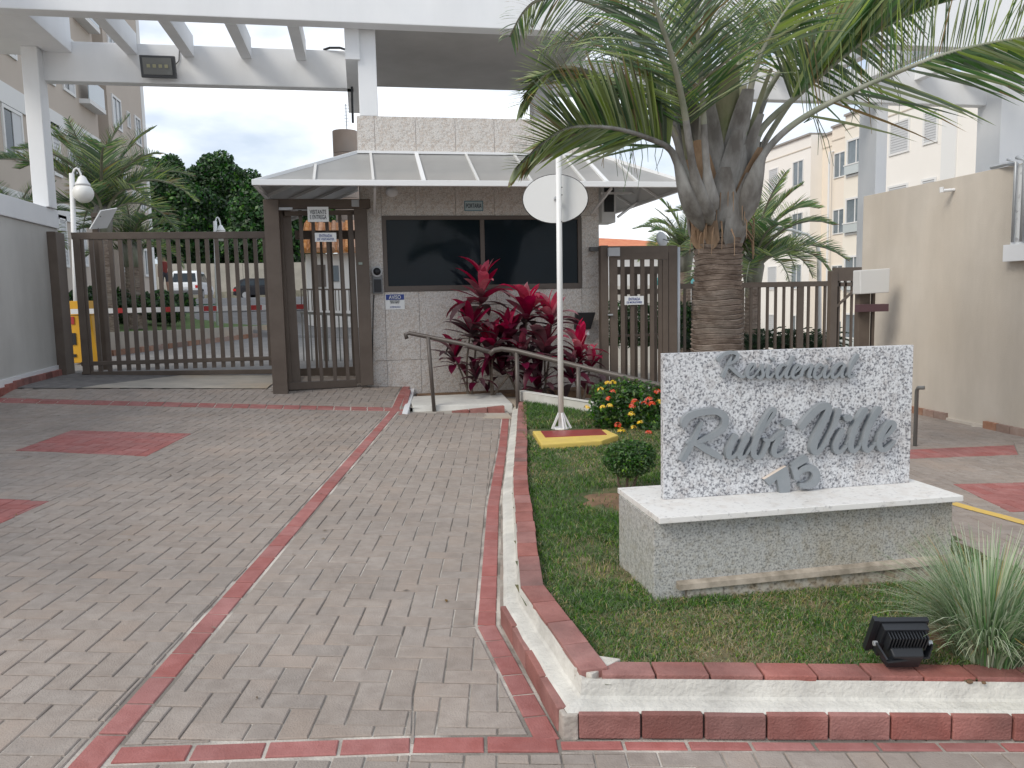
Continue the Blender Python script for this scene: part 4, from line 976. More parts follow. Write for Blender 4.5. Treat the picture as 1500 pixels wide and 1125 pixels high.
mb = MB(); mb.box(sa.x, sb.x, SY, SY+.035, cz_+.0262, stz); mb.build('slab', GRAN, mon, bevel=.002)
def catmull(P, n=7):
    o = []
    for i in range(len(P)-1):
        p0 = np.array(P[max(i-1, 0)], float); p1 = np.array(P[i], float); p2 = np.array(P[i+1], float); p3 = np.array(P[min(i+2, len(P)-1)], float)
        for k in range(n):
            t = k/n; o.append(tuple(.5*((2*p1)+(-p0+p2)*t+(2*p0-5*p1+4*p2-p3)*t*t+(-p0+3*p1-3*p2+p3)*t**3)))
    o.append(tuple(P[-1])); return o
KK = [0]
def stroke(mb, pts, y0, th, conv, wscale=1.0):
    """pts: (x, y, width) in tracing units -> extruded brush stroke"""
    c = catmull(pts); n = len(c); Lf = []; Rt = []
    for i in range(n):
        a = np.array(c[max(i-1, 0)][:2]); b = np.array(c[min(i+1, n-1)][:2]); d = b-a; d = d/(np.hypot(*d)+1e-9); nr = np.array([-d[1], d[0]])
        # broad-nib effect
        w = c[i][2]*wscale/2
        if i == 0 or i == n-1: w *= .55
        p = np.array(c[i][:2]); Lf.append(p+nr*w); Rt.append(p-nr*w)
    y0 = y0-.0006*(KK[0] % 9); KK[0] += 1
    V = []
    for q in range(n):
        for P in (Lf[q], Rt[q]):
            w_ = conv(P[0], P[1]); V += [(w_[0], y0-.004*q/n, w_[1]), (w_[0], y0+th-.004*(1-q/n)-.0005*(KK[0] % 5), w_[1])]
    fs = []
    for i in range(n-1):
        a = 4*i; b = a+4
        fs += [(a, a+2, b+2, b), (a+1, b+1, b+3, a+3), (a, b, b+1, a+1), (a+2, a+3, b+3, b+2)]
    fs += [(0, 1, 3, 2), (4*n-4, 4*n-2, 4*n-1, 4*n-3)]
    mb.add(V, fs)
def convR(x, y): w = aty(980+x/4.1667, 580+y/4.1667, SY-.02); return (w.x, w.z)
def convA(x, y): w = aty(1140+x/6.25, 490+y/6.25, SY-.01); return (w.x, w.z)
def letter(strokes, conv, y0, th, ws=1.0):
    mb = MB()
    for s_ in strokes: stroke(mb, s_, y0, th, conv, ws)
    return mb.build('letter', LETT, mon)
yb, tb = SY-.030, .0295
RUBI = [
 [[(95, 190, 26), (92, 160, 34), (125, 122, 36), (200, 98, 34), (280, 92, 34), (325, 115, 36), (338, 150, 34), (325, 195, 30), (270, 238, 28), (200, 268, 24), (165, 280, 16)],
  [(200, 155, 14), (175, 205, 20), (150, 260, 26), (118, 320, 26), (88, 375, 26), (70, 398, 20)],
  [(105, 292, 16), (150, 282, 30), (200, 310, 34), (260, 345, 34), (318, 378, 24)]],
 [[(408, 232, 26), (378, 285, 30), (358, 340, 30), (362, 372, 24), (395, 362, 16), (440, 310, 14), (478, 255, 14)],
  [(482, 222, 22), (450, 285, 28), (425, 345, 28), (432, 378, 20), (462, 360, 12)]],
 [[(462, 360, 12), (520, 270, 14), (585, 175, 16), (630, 110, 18), (638, 80, 20), (610, 92, 16), (570, 160, 20), (530, 250, 28), (508, 320, 28), (515, 365, 26), (550, 368, 20), (580, 320, 20), (592, 278, 26), (570, 262, 12)]],
 [[(590, 262, 14), (618, 268, 12), (650, 240, 14), (695, 210, 16)], [(690, 215, 24), (655, 270, 28), (632, 330, 28), (645, 362, 22), (690, 345, 14), (718, 318, 10)], [(690, 178, 20), (712, 160, 32), (738, 158, 24)]],
]
VILLE = [
 [[(800, 205, 18), (810, 180, 32), (850, 130, 36), (905, 78, 36), (950, 58, 34), (968, 75, 34), (955, 120, 34), (920, 190, 34), (888, 260, 36), (875, 320, 34), (892, 345, 26), (930, 310, 20), (965, 250, 18), (1000, 180, 22), (1022, 110, 28), (1035, 75, 22)]],
 [[(1060, 200, 20), (1030, 245, 26), (1010, 300, 28), (1018, 340, 24), (1050, 330, 14), (1080, 300, 10)], [(1062, 140, 20), (1085, 132, 32), (1108, 135, 24)]],
 [[(1078, 300, 12), (1110, 240, 12), (1155, 160, 14), (1195, 85, 18), (1175, 92, 18), (1135, 170, 26), (1108, 250, 28), (1100, 310, 28), (1118, 335, 22), (1155, 305, 12)]],
 [[(1155, 305, 12), (1195, 235, 12), (1240, 150, 14), (1278, 78, 18), (1258, 85, 18), (1220, 160, 26), (1192, 245, 28), (1182, 300, 28), (1200, 332, 22), (1240, 300, 12)]],
 [[(1240, 300, 12), (1290, 265, 16), (1345, 215, 20), (1365, 175, 26), (1345, 160, 22), (1305, 205, 26), (1275, 265, 28), (1278, 315, 28), (1310, 325, 22), (1350, 295, 14), (1372, 268, 8)]],
]
for L_s in RUBI: letter(L_s, convR, yb, tb, 1.2)
for L_s in VILLE: letter(L_s, convR, yb, tb, 1.2)
# Residencial, traced in the same plane (tracing units of the right-hand crop)
yr, tr_ = SY-.022, .0215
RES = [
 [[(-548, 245, 20), (-556, 222, 26), (-505, 180, 26), (-440, 162, 24), (-395, 175, 26), (-388, 205, 24), (-420, 245, 20), (-490, 275, 18)],
  [(-440, 200, 12), (-470, 270, 20), (-500, 340, 22), (-522, 392, 20)], [(-490, 275, 16), (-450, 300, 24), (-400, 345, 26), (-350, 385, 20), (-318, 380, 10)]],
 [[(-318, 380, 10), (-255, 330, 14), (-225, 285, 18), (-245, 268, 18), (-280, 310, 22), (-298, 365, 24), (-270, 395, 20), (-225, 370, 12)]],
 [[(-225, 370, 10), (-175, 310, 12), (-155, 275, 18), (-158, 320, 20), (-150, 370, 22), (-180, 398, 20), (-205, 380, 14)]],
 [[(-150, 370, 10), (-95, 300, 14), (-85, 280, 20), (-108, 335, 22), (-112, 385, 22), (-80, 385, 14), (-50, 350, 10)], [(-72, 232, 14), (-58, 225, 22), (-45, 226, 14)]],
 [[(60, 285, 16), (30, 275, 18), (-8, 315, 22), (-28, 365, 24), (-10, 398, 20), (30, 360, 14), (75, 290, 14), (130, 200, 22)], [(130, 195, 20), (95, 270, 24), (62, 340, 24), (55, 385, 22), (80, 390, 14)]],
 [[(80, 390, 10), (140, 345, 14), (185, 300, 18), (170, 275, 18), (130, 315, 22), (112, 370, 24), (140, 398, 20), (180, 370, 12)]],
 [[(232, 280, 18), (205, 330, 22), (188, 385, 22)], [(205, 345, 10), (255, 290, 14), (290, 275, 20), (275, 325, 24), (262, 380, 22), (290, 385, 12)]],
 [[(395, 292, 14), (375, 272, 18), (335, 310, 22), (315, 365, 24), (340, 398, 22), (385, 365, 12)]],
 [[(385, 365, 10), (425, 300, 14), (435, 280, 20), (412, 335, 22), (408, 385, 22), (435, 385, 14), (465, 350, 10)], [(445, 232, 14), (460, 225, 22), (473, 226, 14)]],
 [[(592, 282, 16), (565, 262, 18), (510, 300, 24), (478, 350, 24), (490, 392, 22), (540, 365, 14), (590, 290, 14)], [(600, 270, 20), (572, 325, 24), (565, 378, 22), (590, 385, 12)]],
 [[(600, 375, 10), (655, 300, 12), (705, 215, 16), (712, 185, 18), (685, 215, 20), (650, 290, 24), (628, 350, 24), (642, 388, 20), (690, 360, 8)]],
]
for L_s in RES: letter(L_s, convA, yr, tr_, 1.25)
SEV = [(578, 508), (712, 425), (722, 470), (738, 560), (722, 608), (672, 602), (668, 560), (660, 510), (615, 548)]
def plate(poly, name='digit', hole=None):
    mb = MB(); n = len(poly); V = []
    for x, y in poly: w_ = convR(x, y); V.append((w_[0], SY-.026, w_[1]))
    V += [(v[0], SY-.001, v[2]) for v in V]
    mb.cur = 0; mb.add(V, [tuple(range(n))[::-1]]); mb.cur = 1
    b0 = 0
    for i in range(n): mb.f.append((i, (i+1) % n, n+(i+1) % n, n+i)); mb.mi.append(1 if i in (0,) else 0)
    return mb.build(name, [LETT, WHITEL], mon)
plate([(578, 508), (712, 427), (728, 470), (738, 545), (730, 600), (675, 606), (668, 555), (655, 508), (612, 548)])
mb = MB()
stroke(mb, [(745, 432, 40), (790, 402, 42), (838, 372, 42)], SY-.026, .025, convR)
stroke(mb, [(752, 425, 34), (768, 470, 38), (775, 510, 34)], SY-.026, .025, convR)
stroke(mb, [(770, 495, 26), (810, 448, 36), (860, 438, 44), (890, 470, 46), (880, 520, 46), (835, 545, 36), (790, 540, 28)], SY-.026, .025, convR)
mb.build('digit', LETT, mon)

# ================================================================== MIRROR POLE
base = thing('tiled_base', (1.85, 7.1, .1), 'low yellow edged slab with red tile panel on the lawn under the mirror pole', 'base')
zb0 = gh(1.8, 7.1)+.15
def bp(px, py, off=.2): return atz(px, py, zb0+.05)
c4 = [bp(793, 651), bp(882, 645), bp(906, 637), bp(888, 629), bp(780, 631)]
mb = MB(); mb.prism([(p.x, p.y) for p in c4], zb0-.08, zb0+.05); mb.build('yellow_border', mat('yellow_rim', (.66, .50, .12), .6, (.60, .44, .12), 9), base, bevel=.012)
r4 = [bp(799, 641), bp(889, 637), bp(880, 629.5), bp(792, 632)]
mb = MB(); mb.prism([(p.x, p.y) for p in r4], zb0+.04, zb0+.056); mb.build('red_tile', mat('red_tile', (.30, .055, .05), .4, (.25, .05, .045), 7), base, bevel=.002)
PYm = 7.2
pole = thing('mirror_pole', (aty(822, 630, PYm).x, PYm, zb0+.05), 'slim white pole with braced foot carrying a round traffic mirror', 'pole')
pt = aty(818, 216, PYm); pbm = aty(822, 631, PYm)
mb = MB(); mb.tube([(pbm.x, PYm, zb0+.05), (pt.x, PYm, pt.z)], .0265, 16); mb.build('tube', WHITEM, pole, smooth=True)
mb = MB()
for dx, dy in ((-1, -.2), (-.7, .7), (1, -.2), (.7, .7), (0, -1), (.35, -.8)):
    mb = MB(); mb.bar((pbm.x+dx*.02, PYm+dy*.02, zb0+.20), (pbm.x+dx*.09, PYm+dy*.09, zb0+.056), .012, .02); mb.build('brace', WHITEM, pole)
mb = MB(); mb.tube([(pbm.x, PYm, zb0+.051), (pbm.x, PYm, zb0+.063)], .075, 12); mb.build('foot_plate', WHITEM, pole)
for yy in (275, 286, 325): 
    q = aty(820.5, yy, PYm); mb = MB(); mb.ball((q.x+.01, PYm-.026, q.z), .006, 6, 4); mb.build('bolt', BLACK, pole)
c = aty(813.5, 291.5, PYm+.10)
ml = thing('traffic_mirror', c, 'round white backed traffic mirror with thin dark rim fixed behind the pole', 'mirror')
Mx = Matrix.Translation(c) @ Matrix.Rotation(R(-14), 4, 'Z') @ Matrix.Rotation(R(-90+ -2), 4, 'X')
rr = (aty(859, 291, PYm+.1).x-aty(769, 291, PYm+.1).x)/2*1.02
mb = MB(); prof = [(.001, .085), (.03, .082), (.06, .066), (.10, .052), (.14, .036), (.18, .022), (.22, .012), (rr-.02, .006), (rr, .0), (rr, -.012)]
sc_ = Matrix.Diagonal((1, .74, 1, 1))
prof2 = [(r_, -z_*.0+z_) for r_, z_ in prof]
mb.lathe(prof2, n=40, cap=True); mb.v = [tuple(Mx @ sc_ @ Vector((p[0], p[1], p[2]))) for p in mb.v]
mb.build('mirror_back', mat('mirror_white', (.72, .73, .74), .35), ml, smooth=False)
mb = MB(); ring = [Mx @ sc_ @ Vector((rr*math.cos(a_*math.pi/24), rr*math.sin(a_*math.pi/24), -.002)) for a_ in range(49)]
mb.tube(ring, .008, 6, cap=False); mb.build('rim', BLACK, ml, smooth=True)
mb = MB(); q = Mx @ Vector((0, -.0, .08)); mb.bar(q+Vector((-.015, -.012, 0)), (pbm.x-.01, PYm-.0, c.z+.0), .03, .02); mb.build('clamp', STEEL, ml)

# ================================================================== FLOODLIGHT IN THE LAWN
fy = 2.32
c = aty(1322, 942, fy); z0 = aty(1328, 985, 2.22).z
gf = thing('ground_floodlight', (c.x, fy, z0), 'black finned floodlight tilted back in the lawn beside the brick coping', 'floodlight')
yw = R(-12); pt_ = R(28)
Mx = Matrix.Translation(c) @ Matrix.Rotation(yw, 4, 'Z') @ Matrix.Rotation(pt_, 4, 'X')
def ob(mb, x0, x1, y0, y1, z0_, z1_, M_=Mx):
    P = [M_ @ Vector(p) for p in ((x0, y0, z0_), (x1, y0, z0_), (x1, y1, z0_), (x0, y1, z0_), (x0, y0, z1_), (x1, y0, z1_), (x1, y1, z1_), (x0, y1, z1_))]
    return mb.hexa(P)
mb = MB(); ob(mb, -.085, .085, .03, .05, -.075, .075); mb.build('front_frame', BLACK, gf, bevel=.004)
mb = MB(); ob(mb, -.075, .075, .0, .03, -.068, .068); mb.build('back_plate', BLACK, gf, bevel=.003)
for k in range(13):
    x = -.062+k*.0103; mb = MB(); ob(mb, x-.0018, x+.0018, -.03, .0, .0, .06); mb.build('fin', BLACK, gf)
mb = MB(); P = [Mx @ Vector(p) for p in ((-.055, -.045, -.072), (.055, -.045, -.072), (.062, .0, -.076), (-.062, .0, -.076), (-.05, -.055, .0), (.05, -.055, .0), (.06, .0, .022), (-.06, .0, .022))]
mb.hexa(P); mb.build('driver_box', BLACK, gf, bevel=.005)
for s_ in (-1, 1):
    mb = MB(); mb.bar(Mx @ Vector((s_*.092, .0, .0)), Vector((c.x+s_*.075, fy-.02, z0+.005)), .006, .03, up=(0, 1, 0)); mb.build('bracket_arm', BLACK, gf)
    mb = MB(); q = Mx @ Vector((s_*.085, .0, 0)); q2 = Mx @ Vector((s_*.098, 0, 0)); mb.tube([q, q2], .009, 8); mb.build('bolt', STEEL, gf)
mb = MB(); mb.bar(Vector((c.x-.08, fy-.02, z0+.006)), Vector((c.x+.08, fy-.02, z0+.006)), .03, .006); mb.build('bracket_foot', BLACK, gf)
mb = MB(); ob(mb, -.1, -.085, .03, .052, -.078, .078); mb.build('hinge_edge', BLACK, gf)

# ================================================================== PLANTS
def leafmat(name, c, rnd=.25, rough=.5, c2=None, trans=0): return mat(name, c, rough, c2, 8.0, rnd=rnd)
def leaf_cards(n, centers, radii, size, flat=.6, aspect=.45, seed=1, shell=.65, nrm_out=.6):
    r_ = np.random.default_rng(seed)
    centers = np.asarray(centers, float); radii = np.asarray(radii, float)
    w = radii[:, 0]*radii[:, 1]; k = r_.choice(len(centers), n, p=w/w.sum())
    d = r_.normal(size=(n, 3)); d /= np.linalg.norm(d, axis=1)[:, None]
    rad = shell+(1-shell)*r_.random(n)**.7
    P = centers[k]+d*radii[k]*rad[:, None]
    nr = d*nrm_out+r_.normal(size=(n, 3))*.6+np.array([0, 0, .35]); nr /= np.linalg.norm(nr, axis=1)[:, None]
    t = np.cross(nr, r_.normal(size=(n, 3))); t /= np.linalg.norm(t, axis=1)[:, None]; b = np.cross(nr, t)
    s_ = size*r_.uniform(.6, 1.3, n)[:, None]
    a = s_*.5; h = s_*aspect*.5
    V = np.stack([P-t*a, P-b*h+nr*h*.3, P+t*a-nr*a*.25, P+b*h+nr*h*.3], 1).reshape(-1, 3)
    return V, np.arange(n*4).reshape(-1, 4)
LG = [leafmat('leaf_deep', (.040, .105, .028)), leafmat('leaf_mid', (.075, .17, .040)), leafmat('leaf_young', (.17, .28, .07))]
# topiary
tb_ = atg(918, 722, .15)
tc_ = aty(922, 672, tb_.y)
tp = thing('topiary_bush', tb_, 'small clipped round green bush on bare soil left of the granite sign', 'bush')
rx = .175
V, Fq = leaf_cards(5200, [tc_, tc_+Vector((.05, 0, .03)), tc_+Vector((-.05, .02, 0))], [(rx, rx, .125), (.13, .13, .09), (.12, .12, .10)], .024, seed=3, shell=.6)
mi = rng.choice(3, len(Fq), p=[.45, .42, .13]); o = npmesh('foliage', V, Fq, LG, tp, mi=mi, origin=tc_)
BARK = mat('bark', (.10, .075, .055), .9, (.17, .13, .10), 20, bump=.8)
for dx, dy in ((0, 0), (-.05, .02), (.05, -.01), (.02, .05)):
    mb = MB(); mb.tube([(tb_.x+dx*.4, tb_.y+dy*.4, tb_.z-.02), (tb_.x+dx, tb_.y+dy, tb_.z+.06), (tc_.x+dx*1.6, tc_.y+dy, tc_.z-.03)], [.012, .009, .006], 6); mb.build('stem', BARK, tp)
mb = MB(); mb.tube([(tb_.x+.02, tb_.y-.02, tb_.z), (tb_.x+.07, tb_.y-.03, tb_.z+.045), (tb_.x+.12, tb_.y-.03, tb_.z)], .004, 6); mb.build('dry_root', BARK, tp)
# ixora
ib = atg(912, 645, .15); icz = aty(912, 605, 7.45)
ix = thing('flowering_shrub', (icz.x, 7.5, ib.z), 'leafy shrub with yellow and red flower clusters left of granite sign', 'shrub')
cs = [aty(905, 610, 7.5), aty(940, 590, 7.6), aty(885, 600, 7.4), aty(950, 625, 7.4), aty(915, 575, 7.7), aty(975, 600, 7.6), aty(880, 575, 7.7)]
V, Fq = leaf_cards(5200, cs, [(.27, .22, .22), (.27, .22, .22), (.17, .16, .2), (.22, .2, .14), (.24, .18, .16), (.26, .2, .26), (.12, .1, .12)], .052, seed=4, shell=.35, aspect=.5)
mi = rng.choice(3, len(Fq), p=[.42, .40, .18]); npmesh('foliage', V, Fq, LG, ix, mi=mi, origin=cs[0])
FLW = {'y': mat('petal_yellow', (.78, .52, .05), .6, rnd=.12), 'r': mat('petal_red', (.66, .075, .03), .6, rnd=.15)}
def flower_mesh(kind):
    mb = MB()
    for k in range(15):
        d = Vector((random.gauss(0, 1), random.gauss(0, 1), abs(random.gauss(0, 1))+.2)).normalized(); p = d*.028
        t = d.orthogonal().normalized(); b = d.cross(t)
        for q in range(4):
            a = q*math.pi/2+k; e = t*math.cos(a)+b*math.sin(a); f = t*math.cos(a+1.57)+b*math.sin(a+1.57)
            mb.add([p, p+e*.008+f*.005+d*.002, p+e*.015+d*.001, p+e*.008-f*.005+d*.002], [(0, 1, 2, 3)])
    return mb
for (px, py, k, Yf) in ((860, 598, 'y', 7.2), (883, 598, 'y', 7.15), (893, 596, 'y', 7.15), (890, 563, 'y', 7.4), (898, 562, 'y', 7.4), (938, 620, 'y', 7.15), (910, 632, 'y', 7.1), (880, 572, 'y', 7.3), (965, 590, 'y', 7.3), (897, 575, 'r', 7.35), (892, 585, 'r', 7.2), (905, 624, 'r', 7.1), (950, 636, 'r', 7.1), (930, 590, 'r', 7.3), (944, 592, 'r', 7.3), (955, 593, 'r', 7.3), (951, 587, 'r', 7.35), (926, 596, 'r', 7.25), (963, 575, 'r', 7.45), (925, 608, 'y', 7.2), (928, 628, 'y', 7.12)):
    mb = flower_mesh(k); p = aty(px, py, Yf); o = mb.build('flower_cluster', FLW[k], ix, origin=(0, 0, 0)); o.location = p-WL[ix.name]; o.scale = (random.uniform(.95, 1.3),)*3
# ornamental grass tuft
tf = atg(1445, 968, .15)
og = thing('ornamental_grass', tf, 'pale striped tuft of ornamental grass spilling over the coping at right corner', 'grass tuft')
def tuft(n, c, hmin, hmax, spread, w, seed):
    r_ = np.random.default_rng(seed); Vs = []; Fs = []; 
    a = r_.uniform(0, 2*np.pi, n); out_ = r_.uniform(.2, 1.25, n); Ln = r_.uniform(hmin, hmax, n); r0_ = r_.uniform(0, .11, n)
    k = 6; pts = []
    for i in range(k+1):
        t = i/k; ang = out_*(.25+1.55*t)             # bend over
        pts.append((t, ang))
    X = c[0]+np.cos(a)*r0_; Y = c[1]+np.sin(a)*r0_; Z = np.full(n, c[2]-.01)
    rows = []
    for i in range(k+1):
        t = i/k; ww = w*(1-.85*t**2)*r_.uniform(.9, 1.1, n)
        sx, sy = -np.sin(a)*ww, np.cos(a)*ww
        rows += [np.stack([X-sx, Y-sy, Z], 1), np.stack([X+sx, Y+sy, Z], 1)]
        ang = out_*(.3+1.35*t); st = Ln/k
        X = X+np.cos(a)*np.sin(ang)*st; Y = Y+np.sin(a)*np.sin(ang)*st; Z = Z+np.cos(ang)*st
    V = np.stack(rows, 1).reshape(-1, 3); b = np.arange(n)[:, None]*(2*(k+1))
    F_ = np.concatenate([b+np.array([2*i, 2*i+1, 2*i+3, 2*i+2]) for i in range(k)], 1).reshape(-1, 4)
    return V, F_, k
TG = [leafmat('tuft_pale', (.50, .56, .40), .12), leafmat('tuft_green', (.15, .26, .12), .2), leafmat('tuft_mid', (.30, .40, .23), .15), leafmat('tuft_dry', (.42, .32, .16), .2)]
V, Fq, k = tuft(1900, (tf.x, tf.y, tf.z), .20, .50, 1, .0028, 9)
mi = np.repeat(rng.choice(4, 1900, p=[.34, .30, .30, .06]), k); tag(npmesh('leaf_blades', V, Fq, TG, og, mi=mi, origin=tf), kind='stuff')
mb = MB(); 
for k in range(26):
    a = random.uniform(0, 6.28); r_ = random.uniform(.1, .3); mb.ball((tf.x+math.cos(a)*r_, tf.y+math.sin(a)*r_-.02, lz(tf.x, tf.y)+.002), random.uniform(.006, .014), 6, 4, (1, 1, .6))
tag(mb.build('soil_clods', SOIL), 'small brown soil clods scattered under the ornamental grass', 'soil', kind='stuff')

# cordylines -------------------------------------------------
def cord_leaf(Lf, w, bend):
    mb = MB(); n = 7; V = []
    x = z = 0; ang = R(62)
    for i in range(n+1):
        t = i/n; ww = w*(math.sin(math.pi*min(1, t*.92+.06))**.8)*(1 if t < .98 else .1)
        V += [(x, -ww, z+ww*.35), (x, 0, z), (x, ww, z+ww*.35)]
        x += math.cos(ang)*Lf/n; z += math.sin(ang)*Lf/n; ang -= bend/n
    for i in range(n):
        a = 3*i; mb_f = [(a, a+1, a+4, a+3), (a+1, a+2, a+5, a+4)]
        for f in mb_f: mb.f.append(f); mb.mi.append(0)
    mb.v = V; return mb
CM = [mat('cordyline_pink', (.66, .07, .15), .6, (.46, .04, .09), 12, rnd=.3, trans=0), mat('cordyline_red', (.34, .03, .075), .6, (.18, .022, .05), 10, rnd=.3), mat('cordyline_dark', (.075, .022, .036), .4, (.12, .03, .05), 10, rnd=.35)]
CLM = {}
for mi_ in range(3):
    for v, (Lf, w, bd) in enumerate(((.40, .050, R(50)), (.46, .056, R(85)), (.34, .046, R(20)))):
        o = cord_leaf(Lf, w, bd).build('leaf', CM[mi_], None, smooth=True, origin=(0, 0, 0)); CLM[(mi_, v)] = o.data; bpy.data.objects.remove(o)
def rosette(parent, c, n, size, cols, up=0.0):
    for k in range(n):
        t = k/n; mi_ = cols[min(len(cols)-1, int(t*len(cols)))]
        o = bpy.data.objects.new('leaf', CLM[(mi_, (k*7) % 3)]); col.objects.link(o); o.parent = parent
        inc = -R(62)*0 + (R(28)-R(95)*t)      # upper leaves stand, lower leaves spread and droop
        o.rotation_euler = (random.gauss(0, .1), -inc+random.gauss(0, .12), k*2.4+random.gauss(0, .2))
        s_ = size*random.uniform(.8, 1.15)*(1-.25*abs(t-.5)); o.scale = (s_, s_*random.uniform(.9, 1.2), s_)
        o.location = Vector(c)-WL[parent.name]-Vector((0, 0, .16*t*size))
STEM = mat('cordyline_stem', (.11, .085, .065), .8, (.18, .15, .12), 25)
plants = [
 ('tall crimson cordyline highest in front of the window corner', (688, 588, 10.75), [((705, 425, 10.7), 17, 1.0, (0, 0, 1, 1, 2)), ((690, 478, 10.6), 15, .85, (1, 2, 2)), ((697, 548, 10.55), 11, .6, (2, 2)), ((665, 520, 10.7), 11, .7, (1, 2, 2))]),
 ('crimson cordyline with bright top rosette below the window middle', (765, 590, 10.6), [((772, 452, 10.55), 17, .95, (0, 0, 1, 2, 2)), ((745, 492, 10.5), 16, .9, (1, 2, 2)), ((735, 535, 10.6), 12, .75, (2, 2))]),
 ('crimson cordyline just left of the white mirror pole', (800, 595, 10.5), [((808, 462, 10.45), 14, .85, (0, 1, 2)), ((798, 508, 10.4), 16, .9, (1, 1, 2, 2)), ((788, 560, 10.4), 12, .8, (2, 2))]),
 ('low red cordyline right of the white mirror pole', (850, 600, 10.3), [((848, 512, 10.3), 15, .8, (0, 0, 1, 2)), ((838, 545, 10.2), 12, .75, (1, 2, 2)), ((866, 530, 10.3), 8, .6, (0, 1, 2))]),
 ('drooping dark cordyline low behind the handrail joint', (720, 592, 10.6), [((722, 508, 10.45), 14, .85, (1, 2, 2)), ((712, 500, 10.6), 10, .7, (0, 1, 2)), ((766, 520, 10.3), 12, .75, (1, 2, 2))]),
]
for lab, (bx, by, bY), heads in plants:
    b = aty(bx, by, bY); b.z = .06
    t = thing('cordyline', b, lab, 'plant', 'red cordyline plants in front of the guardhouse')
    for (hx, hy, hY), n, sz, cols in heads:
        h = aty(hx, hy, hY); mb = MB(); mb.tube([b+Vector((random.uniform(-.04, .04), random.uniform(-.04, .04), -.03)), b.lerp(h, .5)+Vector((random.uniform(-.05, .05), 0, .02)), h], [.016, .013, .011], 7); mb.build('stem', STEM, t)
        rosette(t, h, int(n*1.7), sz*1.42, cols)

# ================================================================== PALMS
PG_ = [mat('palm_green', (.14, .23, .11), .45, rnd=.3), mat('palm_bright', (.36, .44, .18), .45, rnd=.25), mat('palm_dry', (.30, .22, .12), .7, rnd=.25)]
def soft(m, w=.35):      # thin leaves let some light through
    nt = m.node_tree; b = nt.nodes['Principled BSDF']; o = [n for n in nt.nodes if n.type == 'OUTPUT_MATERIAL'][0]
    tr = nt.nodes.new('ShaderNodeBsdfTranslucent'); mx_ = nt.nodes.new('ShaderNodeMixShader'); mx_.inputs[0].default_value = w
    src = b.inputs['Base Color']
    if src.is_linked: nt.links.new(src.links[0].from_socket, tr.inputs[0])
    else: tr.inputs[0].default_value = src.default_value
    nt.links.new(b.outputs[0], mx_.inputs[1]); nt.links.new(tr.outputs[0], mx_.inputs[2]); nt.links.new(mx_.outputs[0], o.inputs[0])
for m in PG_+LG+TG+CM+GR: soft(m, .45 if m in PG_ else .35)
def leaflets(P, ln, n_side, wid, upw, loww, fwdw, droop, up=(0, 0, 1), t0=.12, seed=0, dry=.05, lat=.5, lenf=None, segs=4, tipdry=.12, low_t=0.0):
    """P: rachis polyline (numpy m x 3). Two rows of narrow folded leaflets."""
    r_ = np.random.default_rng(seed); P = np.array([p[:] for p in P], float)
    d = np.r_[0, np.cumsum(np.linalg.norm(np.diff(P, axis=0), axis=1))]; tt = d/d[-1]
    V = []; Fq = []; mi = []
    for side in (-1, 1):
        for i in range(n_side):
            t = t0+(1-t0)*(i+.5*r_.random())/n_side
            if side == 1 and t < low_t and r_.random() > .25: continue
            p = np.array([np.interp(t, tt, P[:, k]) for k in range(3)]); q = np.array([np.interp(min(1, t+.02), tt, P[:, k]) for k in range(3)]); q0 = np.array([np.interp(max(0, t-.02), tt, P[:, k]) for k in range(3)])
            T = q-q0; T /= np.linalg.norm(T)+1e-9
            U = np.array(up, float); B = np.cross(T, U); B /= np.linalg.norm(B)+1e-9; Nn = np.cross(B, T)
            uw = upw if side == -1 else loww
            D = T*fwdw*(.7+.6*t)+Nn*uw+B*side*lat+r_.normal(size=3)*.07; D /= np.linalg.norm(D)
            f = lenf(t) if lenf else (.55+.45*math.sin(math.pi*min(1, t*1.0+.12)))*(1-.55*max(0, t-.75)/.25)
            Lq = ln*f*r_.uniform(.88, 1.08); dr = droop*r_.uniform(.5, 1.6)
            W = np.cross(D, T); W /= np.linalg.norm(W)+1e-9
            b0 = len(V); pos = p.copy(); dd = D.copy()
            for s_ in range(segs+1):
                u = s_/segs; w = wid*(1-u**2.2)*(.55+.45*min(1, u*4+.2))
                V.append(pos-W*w); V.append(pos+W*w)
                dd = dd+np.array([0, 0, -dr*(.1+u)])/segs; dd /= np.linalg.norm(dd); pos = pos+dd*Lq/segs
            k = 2 if r_.random() < dry else (1 if r_.random() < (.75 if seed in (1, 2) else .42) else 0)
            for s_ in range(segs):
                Fq.append((b0+2*s_, b0+2*s_+1, b0+2*s_+3, b0+2*s_+2)); mi.append(2 if (s_ == segs-1 and r_.random() < tipdry) else k)
    return V, Fq, mi
def cat3(P, n=6): return [Vector(q) for q in catmull([tuple(p) for p in P], n)]
PB = mat('petiole', (.19, .21, .15), .6, (.32, .32, .26), 5, c3=(.17, .12, .08), bump=.4, bscale=25)
PBD = mat('leaf_base', (.13, .12, .11), .7, (.34, .335, .32), 6, c3=(.20, .22, .13), bump=.6, bscale=30, stretch=(1, 1, .4))
TRK = mat('palm_trunk_bark', (.13, .095, .075), .9, (.30, .24, .20), 9, bump=.9, bscale=45, c3=(.30, .27, .24), stretch=(1, 1, 3))
pb0 = aty(1050, 640, 6.15); PX, PYp = aty(1050, 480, 6.15).x, 6.15
palm = thing('palm_tree', (PX, PYp, .1), 'large near palm with ringed trunk and flared leaf bases behind the granite sign', 'palm tree')
ztop = aty(1050, 342, PYp).z
prof = []; z = .05; rb = .205
rs = np.random.default_rng(3)
def trad(z): return np.interp(z, [.05, .4, 1.0, 1.5, ztop], [.235, .215, .205, .192, .187])
